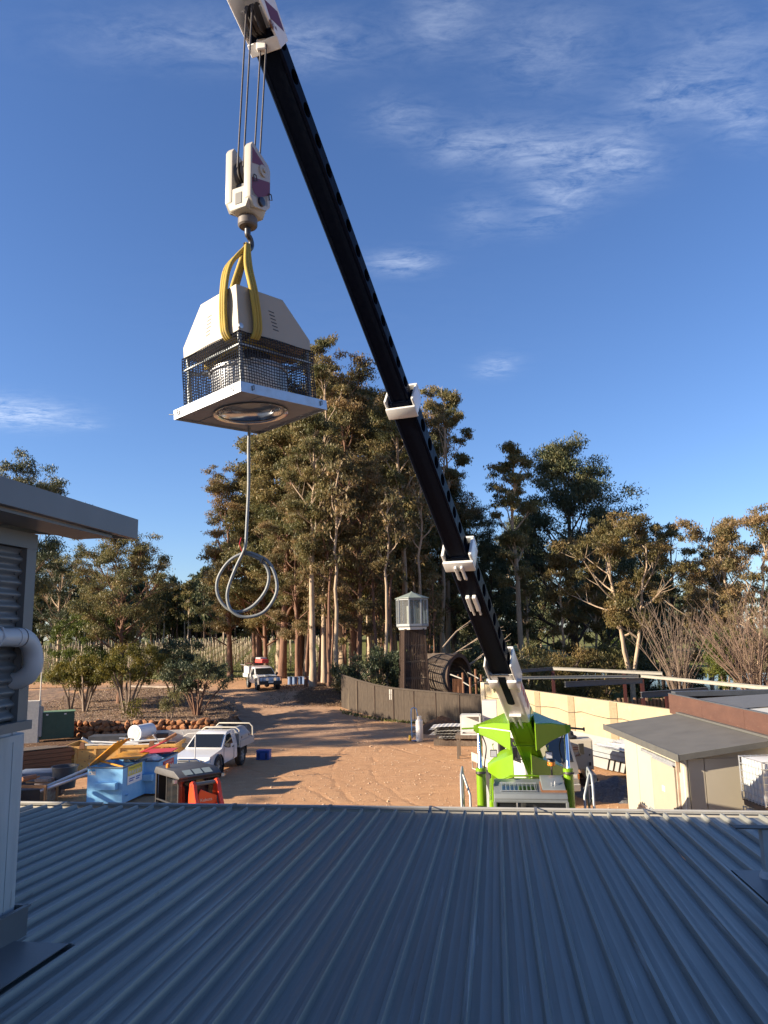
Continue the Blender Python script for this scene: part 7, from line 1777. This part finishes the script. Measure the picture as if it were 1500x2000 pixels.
for i, (kd, x, y, h, h0, rz, label) in enumerate((
    ('slim', 13.1, 73, 26.5, 26, 0, 'tall slim gum with long bare pale trunk right of the boom'),
    ('big', 22.9, 92, 30.2, 28, 1, 'biggest dark green tree on the right, its crown a broad peak'),
    ('yell', 15.7, 67, 14.6, 14.5, 2, 'slender pale gum with yellow olive foliage in front of the big dark tree'),
    ('oran', 20.0, 62, 14.3, 14.3, .6, 'spreading gum with forked white limbs and orange tinged foliage'),
    ('dark', 29.4, 100, 23.8, 24, 3, 'dark tree on the right shoulder of the biggest dark tree'),
    ('dark', 35.6, 104, 22.0, 24, 4, 'dark tree behind the orange tinged gum'),
    ('open', 32.0, 84, 18.7, 18, 5, 'open crowned tree with gaps of sky between the orange gum and the right edge'),
    ('open', 38.7, 88, 16.4, 18, 1.4, 'thin crowned tree below the two bare dead spars at far right'),
    ('fan', 30.2, 62, 13.9, 14, 2.2, 'dense brown green gum cut by the right edge of the picture'),
    ('dark', 11.8, 82, 16.8, 24, .9, 'dark tree tucked under the boom above its foot'),
    ('big', 21.0, 112, 24.0, 28, 2.9, 'dark tree far back between the slim gum and the biggest dark tree'),
    ('fan', 31.2, 73, 12.0, 14, 3.6, 'lower brown gum left of the one at the right edge'),
    ('dark', 41.5, 114, 19.5, 24, 5.5, 'dark tree far back at the right near the pond'),
    ('slim', 16.6, 100, 21.5, 26, 1.9, 'further slim gum behind the tall slim one'),
    ('yell', 20.8, 75, 13.5, 14.5, 4.4, 'pale stemmed young gum between the yellow olive gum and the orange tinged gum'),
    ('slim', 14.6, 78, 15.0, 26, 3.3, 'lesser pale trunk close right of the tall slim gum'))):
    s_ = h / h0; plant_tree(KR[kd], 'gum_tree' if kd in ('slim', 'yell', 'oran', 'fan') else 'dark_tree', label, 'tree', (x, y, T(x, y) - .1), rz, s_, G2)
for x, y, h, lab in ((38.9, 88, 20.6, 'left one of two bare dead spars rising above the trees at far right'), (41.6, 89, 19.4, 'right one of two bare dead spars rising above the trees at far right')):
    mb = MB(); P = [Vector((q.uniform(-.1, .1) * k, 0, h * k / 8)) for k in range(9)]; mb.tube(P, [.16 * (1 - k / 9) + .015 for k in range(9)], 6, False)
    for k in (5, 6, 7): mb.tube([P[k], P[k] + Vector((q.uniform(-1.6, 1.6), 0, 1.1))], [.04, .012], 4, False)
    o = mb.build('dead_spar', twig_m, None, (x, y, T(x, y)), smooth=60, recalc=False); tag(o, lab, 'dead tree')
cloud_bush('green_bush', 'bright green feathery bush beside the pond at right', 'bush', (25.6, 57, T(25.6, 57)), (3.0, 2.6, 6.2), 46, 12000, .20, leaf_green, 71, stems=4, crad=.75, lift=.22)
cloud_bush('pond_shrub', 'dark shrub at the near edge of the blue pond', 'bush', (28.6, 72, T(28.6, 72)), (4.2, 3.0, 3.6), 30, 6000, .26, leaf_dark, 72, stems=5, crad=.8, lift=.1)
cloud_bush('pond_shrub', 'olive shrub on the far bank of the pond', 'bush', (45, 140, T(45, 140)), (16, 5, 7), 40, 6000, .6, leaf_green, 73, stems=6, crad=1.8, lift=.1)
def bare_shrub(label, loc, H, W_, n, seed, mat):
    qq = random.Random(seed); t = thing('bare_shrub', label, 'shrub', loc, 0, 'leafless shrubs by the pond')
    st = MB(); tw = MB()
    for k in range(n):
        a = qq.uniform(0, 6.28); sp = W_ / 2 * qq.random() ** .6; e = Vector((math.cos(a) * sp, math.sin(a) * sp * .7, H * qq.uniform(.75, 1.0) * (1 - .25 * (sp / W_ * 2) ** 2)))
        m1 = Vector((e.x * .30, e.y * .30, e.z * .42)); b0 = Vector((math.cos(a) * .15, math.sin(a) * .15, -.2))
        P = [b0, b0.lerp(m1, .6) + Vector((qq.uniform(-.08, .08), 0, 0)), m1, m1.lerp(e, .5) + Vector((qq.uniform(-.15, .15), qq.uniform(-.1, .1), .1)), e]; st.tube(P, [.055, .045, .034, .022, .008], 4, False)
        for s_ in range(9):
            u = qq.uniform(1.2, 3.9); i = int(u); b1 = P[i].lerp(P[i + 1], u - i); d = Vector((qq.uniform(-1, 1), qq.uniform(-1, 1), qq.uniform(.6, 1.8))).normalized(); l = H * qq.uniform(.12, .26)
            tw.tube([b1, b1 + d * l * .5 + Vector((0, 0, .03)), b1 + d * l + Vector((qq.uniform(-.1, .1), 0, .12))], [.014, .010, .005], 3, False)
    st.build('stems', mat, t, smooth=60, recalc=False); tag(tw.build('twigs', mat, t, smooth=60, recalc=False), kind='stuff')
bare_shrub('leafless greyish shrub with upright twigs in front of the pond', (20.6, 53.5, T(20.6, 53.5)), 8.2, 7.0, 34, 81, twig_m)
bare_shrub('leafless brown shrub of dense slanting twigs at the right edge', (22.9, 47, T(22.9, 47)), 8.0, 8.4, 60, 82, M('red brown twigs', (.19, .135, .095), (.14, .09, .065), 3, .9))

for i, (x, y, dims, n, lm, label) in enumerate((
    (10.5, 57, (4.5, 3, 4.2), 9000, leaf_olive, 'olive thicket behind the far end of the cream wall'), (15.0, 60, (5, 3.5, 5.0), 11000, leaf_orange, 'orange olive thicket at the feet of the slender pale gums'),
    (18.5, 66, (5.5, 4, 5.5), 11000, leaf_olive, 'olive thicket below the spreading orange tinged gum'), (9.0, 70, (6, 4, 5.0), 9000, leaf_dark, 'dark thicket under the boom behind the barrel tunnel'),
    (23.5, 72, (6, 4, 6.0), 11000, leaf_dark, 'dark thicket behind the leafless greyish shrub'), (13.5, 80, (8, 5, 6.5), 11000, leaf_dark, 'dark thicket at the foot of the tall slim gum'),
    (28.0, 84, (8, 5, 6.0), 10000, leaf_dark, 'dark thicket on the left bank of the pond'), (36.0, 66, (6, 5, 6.5), 11000, leaf_orange, 'orange brown thicket at the right edge above the leafless brown shrub'))):
    cloud_bush('thicket', label, 'bush', (x, y, T(x, y) - .1), dims, 44, n, .24, lm, 300 + i, 'thickets under the right hand trees', 6, 1.0, bark_dark, .3, .08)

# left side
KL = {'dkL': gum(91, 23, .28, 7.6, 26, 6, 42000, .33, 1.7, .40, .03, 38, full, bark_pale, leaf_dark), 'mid': gum(92, 11.7, .34, 4.3, 26, 5, 40000, .19, 1.0, .20, .02, 48, full, bark_red, leaf_olive)}
plant_tree(KL['dkL'], 'gum_tree', 'very tall dark gum rising behind the plant room roof at the left edge', 'tree', (-37.4, 74, T(-37, 74)), .5, 19.0 / 23, 'trees at the left')
plant_tree(KL['dkL'], 'gum_tree', 'dark gum showing under the jutting fascia at the left', 'tree', (-36.6, 84, T(-36, 84)), 2.4, 12.6 / 23, 'trees at the left')
plant_tree(KL['mid'], 'gum_tree', 'bushy gum with several bare reddish limbs standing in the garden bed', 'tree', (-18.7, 53, isle_h(-18.7, 53) - .1), 0, (.98, .98, .84), 'trees at the left')
plant_tree(KL['mid'], 'gum_tree', 'gum out of sight behind the plant room whose shade falls across the driveway', 'tree', (-31.0, 35.5, T(-31, 35.5)), 1.2, (1.25, 1.25, 1.02), 'trees at the left')
plant_tree(KL['mid'], 'gum_tree', 'gum out of sight left of the scrap heap whose shade falls over it', 'tree', (-27.0, 22.0, T(-27, 22)), 3.0, (.95, .95, .50), 'trees at the left')
G3 = 'shrubs in the garden bed'
for i, (x, y, dims, cl, lv, mat_, st, lift, label) in enumerate((
    (-21.3, 51.0, (3.2, 2.6, 3.4), 34, 6500, leaf_yellow, 3, .42, 'yellowish shrub on thin pale stems above the green cabinet'),
    (-20.0, 50.2, (3.4, 3.0, 3.5), 36, 7000, leaf_yellow, 4, .42, 'yellow green shrub with a forked stem in the bed left of the tall bushy gum'),
    (-21.3, 53.6, (5.8, 4.4, 6.4), 70, 17000, leaf_green, 5, .30, 'largest soft green shrub of the bed, left of the bushy gum trunk'),
    (-16.6, 48.4, (4.6, 3.6, 4.6), 50, 10000, leaf_yellow, 6, .36, 'broad yellowing shrub at the foot of the bushy gum'),
    (-15.2, 58.0, (4.0, 3.2, 2.7), 44, 9000, leaf_olive, 5, .38, 'olive shrub right behind the bushy gum'),
    (-11.9, 47.6, (4.6, 3.4, 3.5), 50, 9000, leaf_dark, 8, .42, 'dark green vase shaped shrub nearest the driveway bend'),
    (-15.0, 53.5, (4.6, 3.6, 4.4), 50, 10000, leaf_dark, 5, .42, 'dark green shrub left of the vase shaped one'),
    (-13.2, 46.0, (1.2, 1.0, 1.7), 10, 900, leaf_olive, 2, .4, 'spindly young shrub before the vase shaped one'),
    (-15.4, 46.0, (.9, .8, 1.1), 7, 500, leaf_yellow, 2, .2, 'small sprig of a shrub near the rock wall'))):
    cloud_bush('garden_shrub', label, 'shrub', (x, y, isle_h(x, y) - .05), dims, cl, lv, .17, mat_, 100 + i, G3, st, .55, bark_red if i in (5, 6) else twig_m, .30, lift)

# rows of trees on the horizon
far = [gum(201, 15, .30, 2.6, 12, 3, 1700, .85, 1.3, .22, .02, 50, full, bark_dark, leaf_dark), gum(202, 15, .36, 2.3, 11, 3, 1500, .85, 1.3, .20, .02, 55, None, bark_pale, leaf_olive), gum(203, 15, .22, 2.8, 13, 3, 1900, .9, 1.4, .22, .02, 45, lowfull, bark_dark, leaf_dark), gum(204, 15, .30, 2.5, 12, 3, 1600, .85, 1.3, .22, .02, 50, full, bark_red, leaf_olive)]
low_far = gum(205, 15, .02, 3.6, 18, 3, 2600, .95, 1.6, .22, .02, 35, lowfull, bark_dark, leaf_dark)
q = random.Random(44)
for i in range(105):
    x = -84 + i * 1.05 + q.uniform(-.8, .8); y = 172 + q.uniform(-6, 16) + (i % 3) * 6
    if x > 22: continue
    plant_tree(far[i % 4], 'far_tree', 'small dark stemmed tree in the row beyond the vineyard', 'tree', (x, y, T(x, y) - .1), q.uniform(0, 6), q.uniform(.82, 1.22), 'tree row beyond the vineyard')
for i in range(62):
    x = -95 + i * 1.9 + q.uniform(-1, 1); y = 206 + q.uniform(-4, 14)
    plant_tree(low_far, 'far_tree', 'dark tree of the second row far behind the vineyard', 'tree', (x, y, T(x, y) - .1), q.uniform(0, 6), (1.25, 1.25, .95), 'second tree row behind the vineyard')
for i in range(60):
    x = 18 + i * 1.9 + q.uniform(-1, 1); y = 165 + q.uniform(-6, 18) + x * .10
    plant_tree(far[(i * 3 + 1) % 4], 'far_tree', 'small dark tree in the band behind the pond and the right hand trees', 'tree', (x, y, T(x, y) - .1), q.uniform(0, 6), q.uniform(.8, 1.15), 'tree band behind the pond')
for i in range(26):
    x = -120 + i * 1.7 + q.uniform(-1, 1); y = 150 + q.uniform(-8, 20)
    plant_tree(far[i % 4], 'far_tree', 'small dark tree of the wood at far left beyond the vineyard', 'tree', (x, y, T(x, y) - .1), q.uniform(0, 6), q.uniform(1.0, 1.4), 'wood at far left')

# ------------------------------------------------------------------ vineyard
postm = M('weathered vine post', (.58, .49, .34), (.44, .36, .25), 3, .9)
pm = MB(); pm.lathe([(.055, -.3), (.05, 1.55)], (0, 0, 0), 5); p0_ = pm.build('vine_post', postm, None, smooth=0)
tag(p0_, 'pale wooden post in the rows of the vineyard', 'post', 'posts of the vineyard')
q = random.Random(9); spots = []
for row in range(46):
    x0 = -62 + row * 1.9
    for k in range(20):
        y = 84 + k * 4.6; x = x0 + (y - 84) * -.13
        if x > -6.5 - (y - 84) * .02 or y < 84 + max(0, (x + 30)) * .30: continue
        spots.append((x + q.uniform(-.1, .1), y + q.uniform(-.3, .3)))
spots.sort(key=lambda s: s[1])
for i, (x, y) in enumerate(spots[:290]):
    o = p0_ if i == 0 else copy_obj(p0_); o.location = (x, y, T(x, y)); o.rotation_euler = (q.uniform(-.05, .05), q.uniform(-.05, .05), q.uniform(0, 3)); o.scale = (1, 1, q.uniform(.85, 1.12))
mb = MB()
for x, y in spots[290:]:
    mb.lathe([(.055, -.3), (.05, 1.85 * q.uniform(.85, 1.1))], (x, y, T(x, y)), 4)
if mb.v: tag(mb.build('distant_vine_posts', postm, None, smooth=0, recalc=False), 'far posts of the vineyard beyond the nearer rows', 'posts', kind='stuff')
vm = MB()
for row in range(46):
    x0 = -62 + row * 1.9; k = 0; y = 84.0
    while y < 176:
        x = x0 + (y - 84) * -.13
        if not (x > -6.5 - (y - 84) * .02 or y < 84 + max(0, (x + 30)) * .30):
            z = T(x, y); w = q.uniform(-.12, .12); vm.bar((x, y, z - .1), (x + w, y, z + .85), .06); vm.bar((x + w, y - .6, z + .88 + q.uniform(-.06, .06)), (x + w, y + .6, z + .9), .045)
            for s_ in range(4): u = q.uniform(-.6, .6); vm.bar((x + w, y + u, z + .88), (x + w + q.uniform(-.25, .25), y + u + q.uniform(-.15, .15), z + q.uniform(1.1, 1.5)), .018)
        y += 1.5
tag(vm.build('vines', M('pruned vines', (.15, .10, .06), (.25, .18, .10), 2, .95), None, smooth=0, recalc=False), 'pruned leafless vines along the vineyard rows', 'vines', kind='stuff')
def tufts(name, label, spots, h, mat_, seed):
    r = np.random.default_rng(seed); n = len(spots); P = np.array(spots); a = r.random(n) * 6.28; w = h * r.uniform(.25, .5, n); hh = h * r.uniform(.5, 1.3, n); lx, ly = r.normal(size=n) * h * .35, r.normal(size=n) * h * .35
    V = np.stack([P + np.c_[np.cos(a) * w, np.sin(a) * w, np.zeros(n)], P - np.c_[np.cos(a) * w, np.sin(a) * w, np.zeros(n)], P + np.c_[lx, ly, hh]], 1).reshape(-1, 3)
    me = bpy.data.meshes.new(name); set_mesh(me, V, np.arange(3 * n).reshape(n, 3)); at = me.attributes.new('hue', 'FLOAT', 'FACE'); at.data.foreach_set('value', r.random(n).astype(np.float32)); me.materials.append(mat_)
    tag(link(bpy.data.objects.new(name, me)), label, 'grass', kind='stuff')
grass_m = leaf_mat('grass blades', (.045, .055, .014), (.10, .11, .025), (.22, .18, .08), .2)
sp = []
for i in range(34000):
    y = 72 + 60 * q.random() ** 1.2; x = q.uniform(-55, -5.5)
    if y < 80 + max(0, (x + 30)) * .25: 
        if q.random() > .25: continue
    sp.append((x, y, T(x, y)))
for i in range(14000):
    x, y = q.uniform(5, 42), q.uniform(52, 100); sp.append((x, y, T(x, y)))
for i in range(500):
    t_ = q.random(); x, y = -3.3 + 9.0 * t_, 53.2 - 8.6 * t_ - abs(q.gauss(0, .35)) - .35; sp.append((x, y, T(x, y)))
tufts('grass_tufts', 'rough winter grass in the vineyard and on the slope at right', sp, .16, grass_m, 5)
# leaf litter on the bank and in the bed
sp = []
for i in range(9000):
    x, y = q.uniform(-9, 4), q.uniform(53.5, 64); sp.append((x, y, T(x, y) + .02))
for i in range(12000):
    x, y = q.uniform(-24, -9.5), q.uniform(44.6, 62)
    if in_poly(x, y, ISLE): sp.append((x, y, isle_h(x, y) + .03))
litm = leaf_mat('fallen leaves', (.06, .035, .02), (.16, .10, .055), (.30, .21, .12), .1)
tufts('leaf_litter', 'fallen leaves and bark litter under the trees and shrubs', sp, .07, litm, 6)
